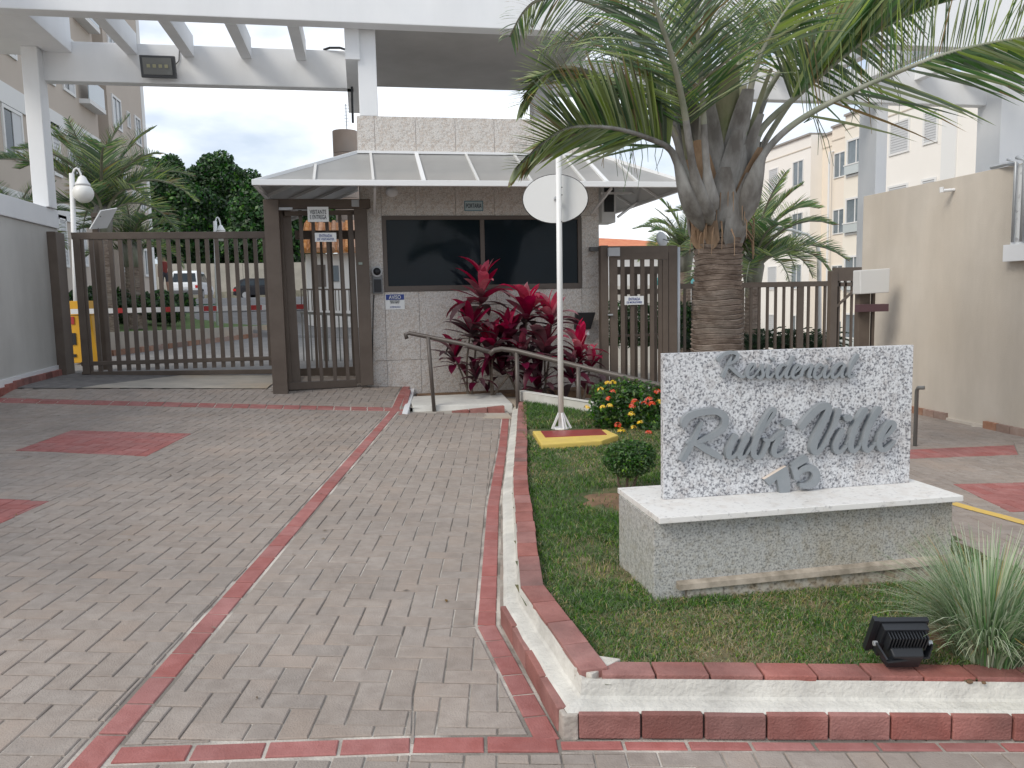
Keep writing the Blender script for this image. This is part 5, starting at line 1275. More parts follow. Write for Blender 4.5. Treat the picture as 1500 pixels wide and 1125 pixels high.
while z < ztop:
    h = rs.uniform(.028, .05); r = trad(z); prof += [(r-.007, z), (r+.003, z+h*.5), (r+.009, z+h*.74), (r-.010, z+h*.84)]; z += h
mb = MB(); mb.lathe(prof, (PX, PYp, 0), 36)
mb.v = [(x+.004*math.sin(9*math.atan2(y-PYp, x-PX)+z*40)+.012*(z-1), y, z+.006*math.sin(3*math.atan2(y-PYp, x-PX)+z*13)) for x, y, z in mb.v]
nr_ = len(prof); mb.mi = [(1 if (i//36) % 4 == 3 else 0) for i in range(len(mb.f))]
tr = mb.build('trunk', [TRK, mat('ring_scar', (.045, .032, .025), .95, (.09, .065, .05), 14)], palm, smooth=False)
# core behind the leaf bases
mb = MB(); mb.tube([(PX, PYp, ztop-.03), (PX+.01, PYp, ztop+.35), (PX+.02, PYp, ztop+.8), (PX+.02, PYp, ztop+1.3)], [.17, .20, .15, .06], 16); mb.build('crown_core', PBD, palm, smooth=True)
def frond(pts, r0=.08, upw=.9, loww=.5, fwdw=.5, droop=.5, ln=.75, n=70, wid=.013, seed=0, t0=.2, dry=.04, lat=.45, low_t=0, up=(0, 0, 1), lenf=None, wide=None, tipdry=.15):
    P = cat3([aty(*p) for p in pts], 6); m = len(P)
    rad = []; fl = []
    for i in range(m):
        t = i/(m-1); rad.append(max(.006, ((r0*(1-t/.20)**1.0 if t < .20 else 0)+.034*(1-t)+.003)*min(1, .12+t*14))); fl.append(.45+.4*min(1, t/.25))
    mb = MB(); mb.tube(P, rad, 10, flat=fl); f = mb.build('frond', [PB, PBD], palm, smooth=True)
    me = f.data
    mi_ = [1 if (p.center.z+WL[f.name].z) < ztop+.75 else 0 for p in me.polygons]; me.polygons.foreach_set('material_index', mi_)
    V, Fq, mi = leaflets(P, ln, n, wid, upw, loww, fwdw, droop, seed=seed, t0=t0, dry=dry, lat=lat, low_t=low_t, up=up, lenf=lenf, tipdry=tipdry)
    o = npmesh('leaflets', V, Fq, PG_, f, origin=WL[f.name], mi=mi); tag(o, kind='stuff')
C0 = [  # pixel track and depth of every midrib, from its base in the crown
 dict(pts=[(1030, 340, 6.0), (1006, 285, 5.9), (992, 240, 5.85), (978, 216, 5.8), (940, 199, 5.7), (900, 188, 5.6), (860, 185, 5.5), (828, 189, 5.45), (800, 206, 5.4), (775, 228, 5.4), (757, 247, 5.38)], upw=.95, loww=-.35, fwdw=.75, ln=.62, n=120, wid=.026, seed=1, t0=.34, low_t=.6, droop=.25, dry=.06, lat=.25, tipdry=.3),
 dict(pts=[(1030, 325, 6.05), (1004, 265, 6.0), (985, 190, 6.0), (932, 140, 6.05), (881, 112, 6.1), (828, 99, 6.15), (800, 109, 6.15), (780, 130, 6.2), (766, 152, 6.2)], upw=.95, loww=-.25, fwdw=.75, ln=.66, n=125, wid=.024, seed=2, t0=.34, low_t=.5, droop=.25, lat=.25),
 dict(pts=[(1040, 300, 6.3), (1015, 220, 6.5), (980, 160, 6.6), (940, 110, 6.8), (885, 70, 7.0), (830, 60, 7.1), (790, 75, 7.1)], upw=.3, loww=-.7, fwdw=.5, ln=.55, n=55, seed=3, wid=.010, t0=.3, droop=.9, dry=.12),
 dict(pts=[(1040, 330, 5.95), (1018, 260, 5.8), (1002, 160, 5.6), (985, 85, 5.4), (965, 25, 5.25), (948, -30, 5.15), (920, -110, 5.0)], upw=.8, loww=-.2, fwdw=.5, ln=.85, n=78, wid=.014, seed=4, t0=.36, droop=.9, lat=.6, up=(.4, 0, 1)),
 dict(pts=[(1038, 300, 6.2), (1020, 210, 6.2), (985, 110, 6.1), (935, 45, 6.0), (885, 12, 5.9), (835, -4, 5.85), (790, 0, 5.8), (765, 20, 5.8), (747, 54, 5.8)], upw=.7, loww=-.75, fwdw=.55, ln=.62, n=100, seed=5, t0=.32, droop=.7),
 dict(pts=[(1045, 300, 6.2), (1030, 200, 6.2), (1000, 90, 6.2), (950, 20, 6.2), (890, -30, 6.2), (820, -50, 6.3)], upw=.3, loww=-.9, fwdw=.4, ln=.7, n=60, seed=15, t0=.35, droop=1.1, wid=.011),
 dict(pts=[(1052, 300, 6.05), (1046, 180, 6.0), (1038, 80, 5.95), (1034, -60, 5.8), (1010, -160, 5.6)], upw=.3, loww=.3, fwdw=.7, ln=.6, n=60, seed=6, t0=.4, droop=.6, lat=.8),
 dict(pts=[(1070, 300, 6.35), (1078, 180, 6.5), (1084, 60, 6.6), (1098, -60, 6.8)], r0=.08, upw=.2, loww=.2, fwdw=.8, ln=.45, n=34, seed=7, t0=.45, droop=.6, lat=.8),
 dict(pts=[(1080, 310, 6.0), (1088, 215, 5.9), (1103, 115, 5.85), (1133, 45, 5.8), (1180, -20, 5.7), (1250, -90, 5.6)], r0=.09, upw=.9, loww=-.5, fwdw=.45, ln=.7, n=48, seed=8, t0=.52, droop=.8, wid=.016),
 dict(pts=[(1078, 320, 6.2), (1098, 230, 6.25), (1112, 160, 6.3), (1160, 80, 6.4), (1225, 10, 6.5), (1300, -40, 6.6), (1400, -60, 6.7)], upw=.3, loww=-1.0, fwdw=.35, ln=.95, n=80, seed=9, t0=.36, droop=.9, wid=.017, lat=.35),
 dict(pts=[(1085, 325, 6.1), (1104, 245, 6.05), (1114, 192, 6.05), (1167, 141, 6.05), (1215, 99, 6.05), (1262, 62, 6.0), (1310, 32, 6.0), (1367, 8, 6.0), (1440, -12, 6.0)], r0=.09, upw=1.0, loww=.35, fwdw=.55, ln=.85, n=120, seed=10, t0=.36, droop=.35, wid=.018, lat=.3),
 dict(pts=[(1088, 330, 5.95), (1106, 262, 5.85), (1122, 222, 5.8), (1160, 184, 5.75), (1215, 151, 5.7), (1295, 114, 5.6), (1393, 77, 5.5), (1500, 55, 5.4), (1590, 48, 5.3), (1680, 60, 5.3)], r0=.09, upw=.95, loww=-.55, fwdw=.55, ln=.86, n=135, seed=11, t0=.26, droop=.3, wid=.018, low_t=.5, lat=.3, dry=.05),
 dict(pts=[(1060, 310, 6.4), (1066, 200, 6.7), (1080, 110, 7.0), (1110, 40, 7.3), (1160, 0, 7.6)], upw=.5, loww=-.5, fwdw=.5, ln=.5, n=50, seed=12, t0=.5, droop=.9),
 dict(pts=[(1042, 315, 5.9), (1034, 230, 5.75), (1028, 130, 5.6), (1020, 20, 5.4), (1012, -80, 5.2)], r0=.08, upw=.5, loww=.5, fwdw=.6, ln=.62, n=60, seed=13, t0=.42, droop=.8, lat=.6),
 dict(pts=[(1086, 322, 6.15), (1108, 240, 6.2), (1128, 195, 6.2), (1180, 120, 6.3), (1250, 40, 6.35), (1330, -10, 6.4), (1450, -50, 6.5)], r0=.08, upw=.95, loww=.2, fwdw=.4, ln=.75, n=72, seed=14, t0=.34, droop=.6, wid=.016, lat=.3),
]
for d_ in C0: frond(**d_)
# clasping leaf bases around the top of the trunk
def sheath(a, z0, hgt, wdt, lean, m=PBD):
    mb = MB(); n = 9; k = 6; V = []
    for i in range(n+1):
        t = i/n; zz = z0+hgt*t; w = (wdt*(1-t)**.9*(.55+.45*math.cos(t*1.2))+.028)*min(1, .25+t*4.5); rr_ = .150+.05*S(t*5)+lean*t**1.6
        for j in range(k+1):
            u = j/k*2-1; aa = a+u*w/.22; th_ = .02*(1-u*u)*(1-.3*t)+.012
            V.append((PX+math.cos(aa)*(rr_+th_), PYp+math.sin(aa)*(rr_+th_), zz+.10*u*u*(-1 if t < .25 else 0)))
    mb.v = V
    for i in range(n):
        for j in range(k): a_ = i*(k+1)+j; mb.f.append((a_, a_+1, a_+k+2, a_+k+1)); mb.mi.append(0)
    mb.build('leaf_base', m, palm, smooth=True)
PBR = mat('leaf_base_brown', (.19, .115, .065), .8, (.33, .23, .15), 9, c3=(.12, .085, .065), bump=.6, bscale=30, stretch=(1, 1, .4))
PBG = mat('leaf_base_green', (.14, .16, .075), .7, (.25, .24, .16), 8, c3=(.30, .22, .13), bump=.5, bscale=30, stretch=(1, 1, .4))
k = 0
for lvl in range(7):
    for rank in range(5):
        a = rank*2*math.pi/5+.63*(lvl % 2)+random.uniform(-.14, .14)+.1*lvl
        sheath(a, ztop-.06+lvl*.085, .42+.05*lvl+random.uniform(-.05, .08), .155-.010*lvl, .075+.022*lvl+random.uniform(-.02, .03), random.choice([PBR, PBD, PBG, PBD, PBR]) if lvl < 3 else random.choice([PBD, PBD, PBG])); k += 1
for j in range(34):
    a = random.uniform(math.pi, 2*math.pi); r_ = .19; z = ztop+random.uniform(0, .5)
    mb = MB(); p = Vector((PX+math.cos(a)*.22, PYp+math.sin(a)*.22, z)); mb.tube([p, p+Vector((math.cos(a)*.06, math.sin(a)*.06, -.08)), p+Vector((math.cos(a)*.07, math.sin(a)*.06, -.22))], [.008, .005, .002], 4); mb.build('fibre', PBR, palm)
# dry strings hanging from the left fronds
for j in range(26):
    px_ = random.uniform(880, 985) if j < 17 else random.uniform(1120, 1300); py_ = np.interp(px_, [880, 940, 985], [190, 200, 215]) if j < 17 else np.interp(px_, [1120, 1215, 1300], [222, 152, 112])
    p = aty(px_, py_, 5.75); l_ = random.uniform(.15, .42); s_ = random.uniform(-.12, .12)+(.1 if px_ > 1000 else 0)
    mb = MB(); mb.tube([p, p+Vector((s_*.6, .02, .05)), p+Vector((s_*1.1, .02, -l_*.4)), p+Vector((s_*1.3+random.uniform(-.05, .05), .02, -l_))], [.004, .004, .003, .0015], 4); mb.build('leaf_thread', PG_[0 if j % 3 else 2], palm)

# ---- generic background palms
def frond_mesh(Lf, arch, ln, n, wid, seed, droop=.7):
    pts = []; a = R(80); x = z = 0
    for i in range(9): pts.append(Vector((x, 0, z))); x += math.cos(a)*Lf/8; z += math.sin(a)*Lf/8; a -= arch/8
    mb = MB(); mb.tube(pts, [.035*(1-i/9)+.006 for i in range(9)], 5); r_ = mb.build('midrib', PB, None, origin=(0, 0, 0), smooth=True); rm = r_.data; bpy.data.objects.remove(r_)
    V, Fq, mi = leaflets(pts, ln, n, wid, .45, .45, .6, droop, seed=seed, t0=.15, lat=.75, segs=3)
    o = npmesh('leaflets', V, Fq, PG_, None, mi=mi); lm = o.data; bpy.data.objects.remove(o); return rm, lm
FM = [frond_mesh(2.5, R(95), .62, 60, .016, 21), frond_mesh(2.3, R(125), .56, 56, .016, 22, .5), frond_mesh(2.4, R(55), .52, 56, .015, 23, .5)]
def bgpalm(loc, h, label, n=24, sc=1.0, tr_=.16, seed=0, group='palms in the grounds behind the gates'):
    r_ = random.Random(seed); t = thing('palm_tree', loc, label, 'palm tree', group)
    mb = MB(); pr = []; z = 0
    while z < h: pr += [(tr_*(1.15-.2*z/h), z), (tr_*(1.2-.2*z/h), z+.07)]; z += .08
    mb.lathe(pr, loc, 12); mb.build('trunk', TRK, t)
    mb = MB(); mb.tube([Vector(loc)+Vector((0, 0, h-.1)), Vector(loc)+Vector((0, 0, h+.3)), Vector(loc)+Vector((0, 0, h+.7))], [tr_*1.1, tr_*1.5, tr_*.5], 10); mb.build('crown_base', PBD, t, smooth=True)
    for k in range(n):
        u = k/n; v = 2 if u < .25 else (0 if u < .65 else 1); rm, lm = FM[v]
        for nm, me in (('frond', rm),):
            o = bpy.data.objects.new(nm, me); col.objects.link(o); o.parent = t; o.location = (0, 0, h+.35-.25*u); s_ = sc*r_.uniform(.85, 1.1)
            o.rotation_euler = (r_.gauss(0, .08), -R(6)+R(42)*u+r_.gauss(0, .1), k*2.399+r_.uniform(-.2, .2)); o.scale = (s_, s_, s_)
            l_ = bpy.data.objects.new('leaflets', lm); col.objects.link(l_); l_.parent = o; l_['kind'] = 'stuff'
    return t
def pl_at(px, ybase_z, Y): p = aty(px, 300, Y); return Vector((p.x, p.y, ybase_z))
b1 = pl_at(150, .8, 17.5); h1 = aty(150, 335, 17.5).z-.8; bgpalm(b1, h1, 'tall palm nearest the left column with globe lamp in front of it', 20, .95, .13, 1)
b2 = pl_at(188, .9, 19.5); h2 = aty(188, 385, 19.5).z-.9; bgpalm(b2, h2, 'shorter dark palm right of the tall one behind the sliding gate', 20, .60, .17, 2)
b3 = pl_at(20, .8, 18.5); h3 = aty(20, 365, 18.5).z-.8; bgpalm(b3, h3, 'palm half hidden behind the left column with fronds over the grey wall', 14, .62, .14, 3)
b4 = pl_at(1104, -.3, 15.0); h4 = aty(1104, 412, 15.0).z+.3; bgpalm(b4, h4, 'pale fronded palm just right of the big ringed trunk behind the fence', 24, .86, .15, 4)
b5 = pl_at(1003, -.3, 17.5); h5 = aty(1000, 392, 17.5).z+.3; bgpalm(b5, h5, 'palm above the residents gate left of the big ringed trunk', 22, .66, .14, 5)

# cycads behind the fence
CY_ = mat('cycad_green', (.018, .045, .018), .5, rnd=.3)
def cycad(loc, label, sc=1.0, seed=0):
    t = thing('cycad', loc, label, 'plant', 'low cycads behind the bar fence')
    mb = MB(); mb.lathe([(.12*sc, 0), (.16*sc, .1), (.1*sc, .25*sc)], loc, 8); mb.build('trunk', TRK, t)
    V = []; Fq = []
    for k in range(24):
        a = k*2.4; pts = []; x = 0; z = .2*sc; an = R(70-k*1.8)
        for i in range(6): pts.append(Vector((loc[0]+math.cos(a)*x, loc[1]+math.sin(a)*x, loc[2]+z))); x += math.cos(an)*.16*sc; z += math.sin(an)*.16*sc; an -= R(16)
        v, f, m_ = leaflets(pts, .16*sc, 22, .012, .3, .3, .6, .1, seed=seed+k, t0=.1, lat=.8, segs=2)
        b = len(V); V += v; Fq += [tuple(q+b for q in ff) for ff in f]
    tag(npmesh('leaves', V, Fq, CY_, t, origin=loc), kind='stuff')
for k, (px, Yc, lab) in enumerate(((1108, 13.8, 'dark cycad directly beside the big palm trunk'), (1148, 14.0, 'dark cycad in the middle of the bar fence'), (1192, 13.8, 'dark cycad nearest the exit gate post'), (1012, 13.8, 'dark cycad in gap between residents gate and big palm'))):
    p = aty(px, 500, Yc); cycad((p.x, Yc, aty(px, 520, Yc).z-.15), lab, 1.0, 50+k*30)

# ================================================================== COURTYARD BEYOND THE GATES
def up_z(x, y):      # rising ground on the left beyond the garden wall
    return .92+(1.72-.92)*S((y-15)/22)
mb_cl = sheet('courtyard_lane', -9, 3.0, 12.75, 24.75, lambda x, y: gh(x, 12.75)+.045*(y-12.75)*.55+.004, ASPH, step=1.0)
gwl = [aty(100, 533, 14.9), aty(160, 532, 15.6), aty(270, 516, 18.0), aty(385, 499, 21.5), aty(470, 485, 26)]
pts = [(p.x, p.y) for p in gwl]; tops = [aty(100, 489, 14.9).z, aty(160, 487, 15.6).z, aty(270, 483, 18.0).z, aty(385, 477, 21.5).z, aty(470, 470, 26).z]
gw = thing('garden_wall', (pts[1][0], pts[1][1], .4), 'low pale concrete garden wall curving along the lane beyond the sliding gate', 'wall')
mb = MB(); V = []
for (p, tz_) in zip(pts, tops):
    V += [(p[0], p[1], .1), (p[0], p[1], tz_), (p[0]-.06, p[1]+.14, tz_), (p[0]-.06, p[1]+.14, .1)]
n = len(pts); mb.v = V
for i in range(n-1):
    for j in range(3): a = 4*i+j; mb.f.append((a, a+1, a+5, a+4)); mb.mi.append(0)
mb.build('wall', CONC, gw)
for i in range(n-1):
    A = Vector(pts[i]); B = Vector(pts[i+1]); m_ = max(1, round((B-A).length/.45)); u = (B-A).normalized(); nr = Vector((u.y, -u.x))
    for k in range(m_):
        p = A+(B-A)*k/m_+nr*.005; q = A+(B-A)*(k+.96)/m_+nr*.005; z_ = gh(p.x, 12.75)+.045*(p.y-12.75)*.55
        mb = MB(); mb.hexa([(p.x, p.y, z_-.05), (q.x, q.y, z_-.05), (q.x+nr.x*.1, q.y+nr.y*.1, z_-.05), (p.x+nr.x*.1, p.y+nr.y*.1, z_-.05), (p.x, p.y, z_+.1), (q.x, q.y, z_+.1), (q.x+nr.x*.1, q.y+nr.y*.1, z_+.1), (p.x+nr.x*.1, p.y+nr.y*.1, z_+.1)]); mb.build('base_brick', mat('dull_brick', (.26, .15, .11), .9), gw)
def garden_z(x, y):
    wx_ = np.interp(y, [p[1] for p in pts], [p[0] for p in pts]); return (np.interp(y, [p[1] for p in pts], tops)-.02)*(1-S((wx_-x-.6)/3.5))+up_z(x, y)*S((wx_-x-.6)/3.5)
def left_of_wall(x, y):
    xs_ = np.interp(y, [p[1] for p in pts], [p[0] for p in pts]); return x < xs_ and y > 14.9
GRASSF = mat('far_lawn', (.07, .12, .035), .95, (.11, .17, .05), 9, bump=1, bscale=30)
V = []; ysr = [14.95, 15.6, 16.8, 18, 19.7, 20.6, 21.5, 23.7, 26]
for y in ysr:
    xr = np.interp(y, [p[1] for p in pts], [p[0] for p in pts])-.07; zt_w = np.interp(y, [p[1] for p in pts], tops)
    for q in range(13): x = -16+(xr+16)*(q/12)**.6; V.append((x, y+.14, garden_z(x, y)))
tag(npmesh('garden_lawn', V, [(j*13+i, j*13+i+1, (j+1)*13+i+1, (j+1)*13+i) for j in range(len(ysr)-1) for i in range(12)], GRASSF, smooth=True), kind='structure')
V = []; ysr = [21.0, 21.02, 22, 23, 24, 25, 26, 28, 30, 33, 36, 40, 44, 60, 90]; xsr = [-40, -25, -16]+[-14+k*.8 for k in range(26)]+[10]
def lane_z(x, y):
    zr = gh(x, 12.75)*(1-S((y-20)/18))+.045*.55*(y-12.75)*(1-S((y-21)/17))+1.7*S((y-20)/20)+.001
    zl_ = (garden_z(x, min(y, 26))*(1-S((y-22)/8))+up_z(x, y)*S((y-22)/8))-.03; wx_ = np.interp(y, [p[1] for p in pts], [p[0] for p in pts]); k_ = S((x-wx_+.15)/.5) if y < 26 else S((x-wx_+.5+.6*(y-26)/4)/(1+.8*(y-26)))
    return zl_*(1-k_)+zr*k_
for y in ysr:
    for x in xsr: V.append((x, y, lane_z(x, y)-(.9 if y == 21.0 else 0)))
n = len(xsr)
tag(npmesh('upper_lane', V, [(j*n+i, j*n+i+1, (j+1)*n+i+1, (j+1)*n+i) for j in range(len(ysr)-1) for i in range(n-1)], ASPH, smooth=True), kind='structure')

# boundary wall
BY = 62.0; wl = aty(228, 387, BY); wr = aty(560, 386, BY)
bw = thing('boundary_wall', ((wl.x+wr.x)/2, BY, 1.8), 'long stained concrete boundary wall behind the parked cars', 'wall')
SW = mat('stained_concrete', (.42, .39, .33), .9, (.30, .28, .24), .9, bump=.4, bscale=8, c3=(.50, .46, .39))
x = wl.x-3
while x < wr.x+4:
    mb = MB(); mb.box(x+.01, x+2.99, BY, BY+.3, 1.2, wl.z+random.uniform(-.03, .03)); mb.build('wall_panel', SW, bw); x += 3.0
mb = MB(); mb.box(wl.x-3, wr.x+5, BY-.06, BY-.002, 1.2, 2.35); mb.build('plinth_band', mat('mossy', (.17, .16, .12), .95, (.28, .26, .2), 2), bw)

# trees behind
TGm = [leafmat('tree_dark', (.028, .075, .026), .35), leafmat('tree_mid', (.050, .12, .035), .3), leafmat('tree_light', (.095, .18, .05), .3)]
for m in TGm: soft(m, .3)
def tree(px, Yt, base_z, lobes, label, n, seed, size=.36):
    """lobes: (px, py, r_px)"""
    sc_ = Yt/F; b = aty(px, 400, Yt); b.z = base_z
    t = thing('tree', b, label, 'tree', 'dense trees beyond the boundary wall')
    C = []; Rr = []
    rr_ = np.random.default_rng(seed)
    for (lx_, ly_, lr) in lobes:
        c = aty(lx_, ly_, Yt); C.append(c[:]); r = lr*sc_; Rr.append((r, r*1.0, r*.85))
        for k in range(12):
            d = rr_.normal(size=3); d /= np.linalg.norm(d); q = np.array(c)+d*r*.75; C.append(q); Rr.append((r*.40*rr_.uniform(.7, 1.25),)*3)
    V, Fq = leaf_cards(int(n*1.4), C, Rr, size, seed=seed, shell=.55, aspect=.6)
    mi = rr_.choice(3, len(Fq), p=[.42, .40, .18]); npmesh('crown', V, Fq, TGm, t, mi=mi, origin=C[0])
    mb = MB(); top = Vector(C[0]); mb.tube([b, b.lerp(top, .4)+Vector((.2, 0, 0)), top], [.45, .35, .15], 8); mb.build('trunk', BARK, t, smooth=True)
    for k in range(1, min(len(lobes), 5)):
        q = aty(lobes[k][0], lobes[k][1], Yt); mb = MB(); mb.tube([b.lerp(top, .45), b.lerp(top, .55).lerp(q, .5), q], [.22, .16, .08], 6); mb.build('limb', BARK, t, smooth=True)
tree(245, 76, 1.5, [(242, 262, 30), (222, 285, 38), (265, 300, 40), (236, 330, 48), (280, 345, 40)], 'dark tree with rounded crown directly beside the beige apartment corner', 42000, 31)
tree(325, 80, 1.5, [(322, 268, 38), (295, 290, 34), (352, 290, 36), (320, 325, 48), (300, 360, 40), (350, 360, 42)], 'tallest broad rounded tree in the middle of the group', 48000, 32)
tree(385, 74, 1.5, [(378, 290, 24), (372, 325, 34), (400, 320, 36), (360, 355, 34), (408, 365, 40)], 'lighter green tree next to the canopy corner', 20000, 33, .45)
tree(470, 76, 1.5, [(440, 300, 30), (470, 330, 40), (510, 320, 34), (540, 350, 40), (440, 360, 36)], 'tree glimpsed through the visitor gate above the tiled house', 16000, 34)

# left apartment building --------------------------------------------------
BXL = -9.0
bl = thing('apartment_building', (BXL, 28, .8), 'tall beige apartment block with white bands behind left palms', 'building')
yN, yB1, yB2, yF = 14.0, 31.6, 32.9, atx(213, 250, BXL).y
mb = MB(); mb.box(BXL-9, BXL, yN, yB1, .3, 22); mb.build('wall', BLD, bl)
mb = MB(); mb.box(BXL-9, BXL-.5, yB1+.001, yB2, .3, 22); mb.build('recessed_wall', mat('bld_brown', (.36, .30, .25), .9), bl)
mb = MB(); mb.box(BXL-9, BXL+.0, yB2+.001, yF, .3, 22); mb.build('wall', BLD, bl)
mb = MB(); mb.box(BXL-8.9, BXL+.02, yF+.001, yF+.5, .3, 22); mb.build('corner_strip', BLDW, bl)
fl_h = 2.75; z_b = 6.75
for k in range(-1, 5):
    mb = MB(); mb.box(BXL-.0, BXL+.05, yN, 25.2, z_b+k*fl_h, z_b+k*fl_h+.55); mb.build('band', BLDW, bl)
    mb = MB(); mb.box(BXL-.0, BXL+.05, 26.6, yB1-.02, z_b+k*fl_h+.1, z_b+k*fl_h+.62); mb.build('band', BLDW, bl)
def bwindow(X, y0, y1, z0, z1, par, face=1, kind='glass', fr=.09, frm=None):
    mb = MB(); s_ = face
    xs_ = (X, X+.05*s_)
    for (a, b, c, d) in ((y0-fr, y1+fr, z1, z1+fr), (y0-fr, y1+fr, z0-fr, z0), (y0-fr, y0, z0, z1), (y1, y1+fr, z0, z1)): mb.box(min(xs_), max(xs_), a, b, c, d)
    w = mb.build('window', frm or BLDW, par)
    if kind == 'shutter':
        m2 = MB(); m2.box(min(X, X+.012*s_), max(X, X+.012*s_), y0, y1, z0, z1); n = 11
        for k in range(n): zz = z0+(z1-z0)*k/n; m2.box(min(X+.012*s_, X+.03*s_), max(X+.012*s_, X+.03*s_), y0, y1, zz+.02, zz+(z1-z0)/n*.75)
        o = m2.build('shutter', SHUT, w); o['kind'] = 'stuff'
    elif kind == 'half':
        ym = (y0+y1)/2
        m2 = MB(); m2.box(min(X, X+.012*s_), max(X, X+.012*s_), y0, ym, z0, z1); m2.build('pane', mat('dark_pane', (.04, .05, .055), .1), w)
        m2 = MB(); m2.box(min(X, X+.03*s_), max(X, X+.03*s_), ym+.003, y1, z0, z1); m2.build('shutter', SHUT, w)
    else:
        m2 = MB(); m2.box(min(X, X+.012*s_), max(X, X+.012*s_), y0, y1, z0, z1); m2.build('pane', GLASS, w)
        m2 = MB(); m2.box(min(X+.013*s_, X+.035*s_), max(X+.013*s_, X+.035*s_), (y0+y1)/2-.03, (y0+y1)/2+.03, z0, z1); m2.build('mullion', BLDW, w)
for k in range(-1, 4):
    dz = k*fl_h
    bwindow(BXL, 23.5, 24.6, 5.47+dz, 6.64+dz, bl, 1, 'half')
    bwindow(BXL, 20.0, 21.1, 5.47+dz, 6.64+dz, bl, 1, 'half')
    bwindow(BXL, 26.9, 27.4, 5.5+dz, 6.9+dz, bl, 1, 'shutter')
    bwindow(BXL, 28.3, 29.2, 5.6+dz, 6.8+dz, bl, 1, 'half')
    bwindow(BXL, 33.5, 34.5, 5.55+dz, 6.6+dz, bl, 1, 'glass')
    bwindow(BXL, 35.45, 35.75, 5.9+dz, 6.45+dz, bl, 1, 'glass', .05)
    bwindow(BXL, 36.6, 37.3, 5.5+dz, 6.5+dz, bl, 1, 'glass')
for k in range(3):
    z_ = 8.35+k*fl_h; mb = MB(); mb.box(BXL, BXL+.35, 29.7, 31.4, z_-.15, z_); o = mb.build('balcony', BLDW, bl)
    m2 = MB(); m2.box(BXL+.30, BXL+.33, 29.7, 31.4, z_, z_+.7); m2.build('railing', mat('balcony_glass', (.4, .45, .48), .2), o)
mb = MB(); mb.box(BXL-.6, BXL+.1, 13, 25, .3, aty(5, 300, 17).z); 

# right apartment building -------------------------------------------------
BXR = 23.0
br = thing('apartment_building', (BXR, 34, -1.5), 'cream apartment block with flat roof behind the beige wall on the right', 'building')
segs = [(16.0, 28.1, BXR, BLDY, 9.55), (28.1, 28.9, BXR-.06, BLDW, 9.55), (28.9, 33.2, BXR, BLDY, 9.58), (33.2, 35.3, BXR-.15, mat('bld_offwhite', (.78, .73, .64), .9), 9.62), (35.3, 36.6, BXR+.0, BLDO, 9.35), (36.6, 38.3, BXR+.55, BLDO, 9.3), (38.3, 46.5, BXR-.1, BLDY, 9.4)]
for y0, y1, X_, m_, zt2 in segs:
    mb = MB(); mb.box(X_, X_+10, y0+.001, y1, -1.8, zt2); mb.build('wall', m_, br)
    mb = MB(); mb.box(X_-.10, X_+10, y0+.002, y1-.001, zt2+.002, zt2+.10); mb.build('cornice', mat('cornice_grey', (.30, .28, .26), .8), br)
    mb = MB(); mb.box(X_-.03, X_-.001, y0+.01, y1-.01, zt2-.62, zt2-.57); mb.build('groove', mat('groove', (.6, .54, .45), .9), br)
mb = MB(); mb.tube([(BXR-.22, 36.45, -1.5), (BXR-.22, 36.45, 8.2), (BXR+.1, 36.45, 8.25)], .06, 6); mb.build('drainpipe', BLDW, br)
for k in range(4):
    dz = -k*2.70
    bwindow(BXR, 30.95, 32.1, 7.33+dz, 8.56+dz, br, -1, 'shutter'); bwindow(BXR, 28.95+.3, 29.95+.0, 7.4+dz, 8.55+dz, br, -1, 'shutter')
    bwindow(BXR, 24.3, 25.3, 7.4+dz, 8.55+dz, br, -1, 'shutter'); bwindow(BXR, 20.3, 21.3, 7.4+dz, 8.55+dz, br, -1, 'shutter')
    bwindow(BXR-.15, 33.7, 35.0, 6.85+dz, 8.4+dz, br, -1, 'glass'); bwindow(BXR, 35.45, 36.3, 6.95+dz, 8.05+dz, br, -1, 'glass', .05)
    bwindow(BXR-.1, 39.0, 39.95, 7.05+dz, 8.25+dz, br, -1, 'glass', .06); bwindow(BXR-.1, 41.6, 42.5, 7.05+dz, 8.25+dz, br, -1, 'shutter', .06)
    z_ = 6.85+dz; mb = MB(); mb.box(BXR-.32, BXR-.22, 33.65, 35.05, z_+.02, z_+.42); o = mb.build('balcony_glass', mat('balcony_glass2', (.50, .54, .54), .15), br)
    m2 = MB(); m2.box(BXR-.34, BXR-.20, 33.6, 35.1, z_+.425, z_+.48); m2.build('handrail', BLDW, o)

# small tiled house seen through the visitor gate ---------------------------
HY = 24.0
hs = thing('small_house', (aty(485, 400, HY).x, HY, .5), 'small cream house with clay tile roof seen through the visitor gate', 'house')
a = aty(447, 372, HY); b = aty(560, 470, HY)
mb = MB(); mb.box(a.x, b.x, HY, HY+4, .6, a.z); mb.build('wall', BLDY, hs)
TILE = mat('clay_tile', (.42, .20, .10), .85, (.55, .33, .20), 7, rnd=.2)
r0_ = aty(440, 374, HY-.4); r1_ = aty(560, 350, HY-.4); top = aty(470, 340, HY+2).z+.25
mb = MB(); mb.hexa([(r0_.x, HY-.4, a.z), (r1_.x+.4, HY-.4, a.z), (r1_.x+.4, HY+2, a.z+1.0), (r0_.x, HY+2, a.z+1.0), (r0_.x, HY-.4, a.z+.08), (r1_.x+.4, HY-.4, a.z+.08), (r1_.x+.4, HY+2, a.z+1.08), (r0_.x, HY+2, a.z+1.08)]); rf_ = mb.build('roof', TILE, hs)
x = r0_.x+.1
while x < r1_.x+.4:
    mb = MB(); mb.tube([(x, HY-.45, a.z+.09), (x, HY+2, a.z+1.09)], .075, 6); mb.build('tile_row', TILE, rf_); x += .2
a2 = aty(462, 388, HY-.01); b2 = aty(478, 420, HY-.01)
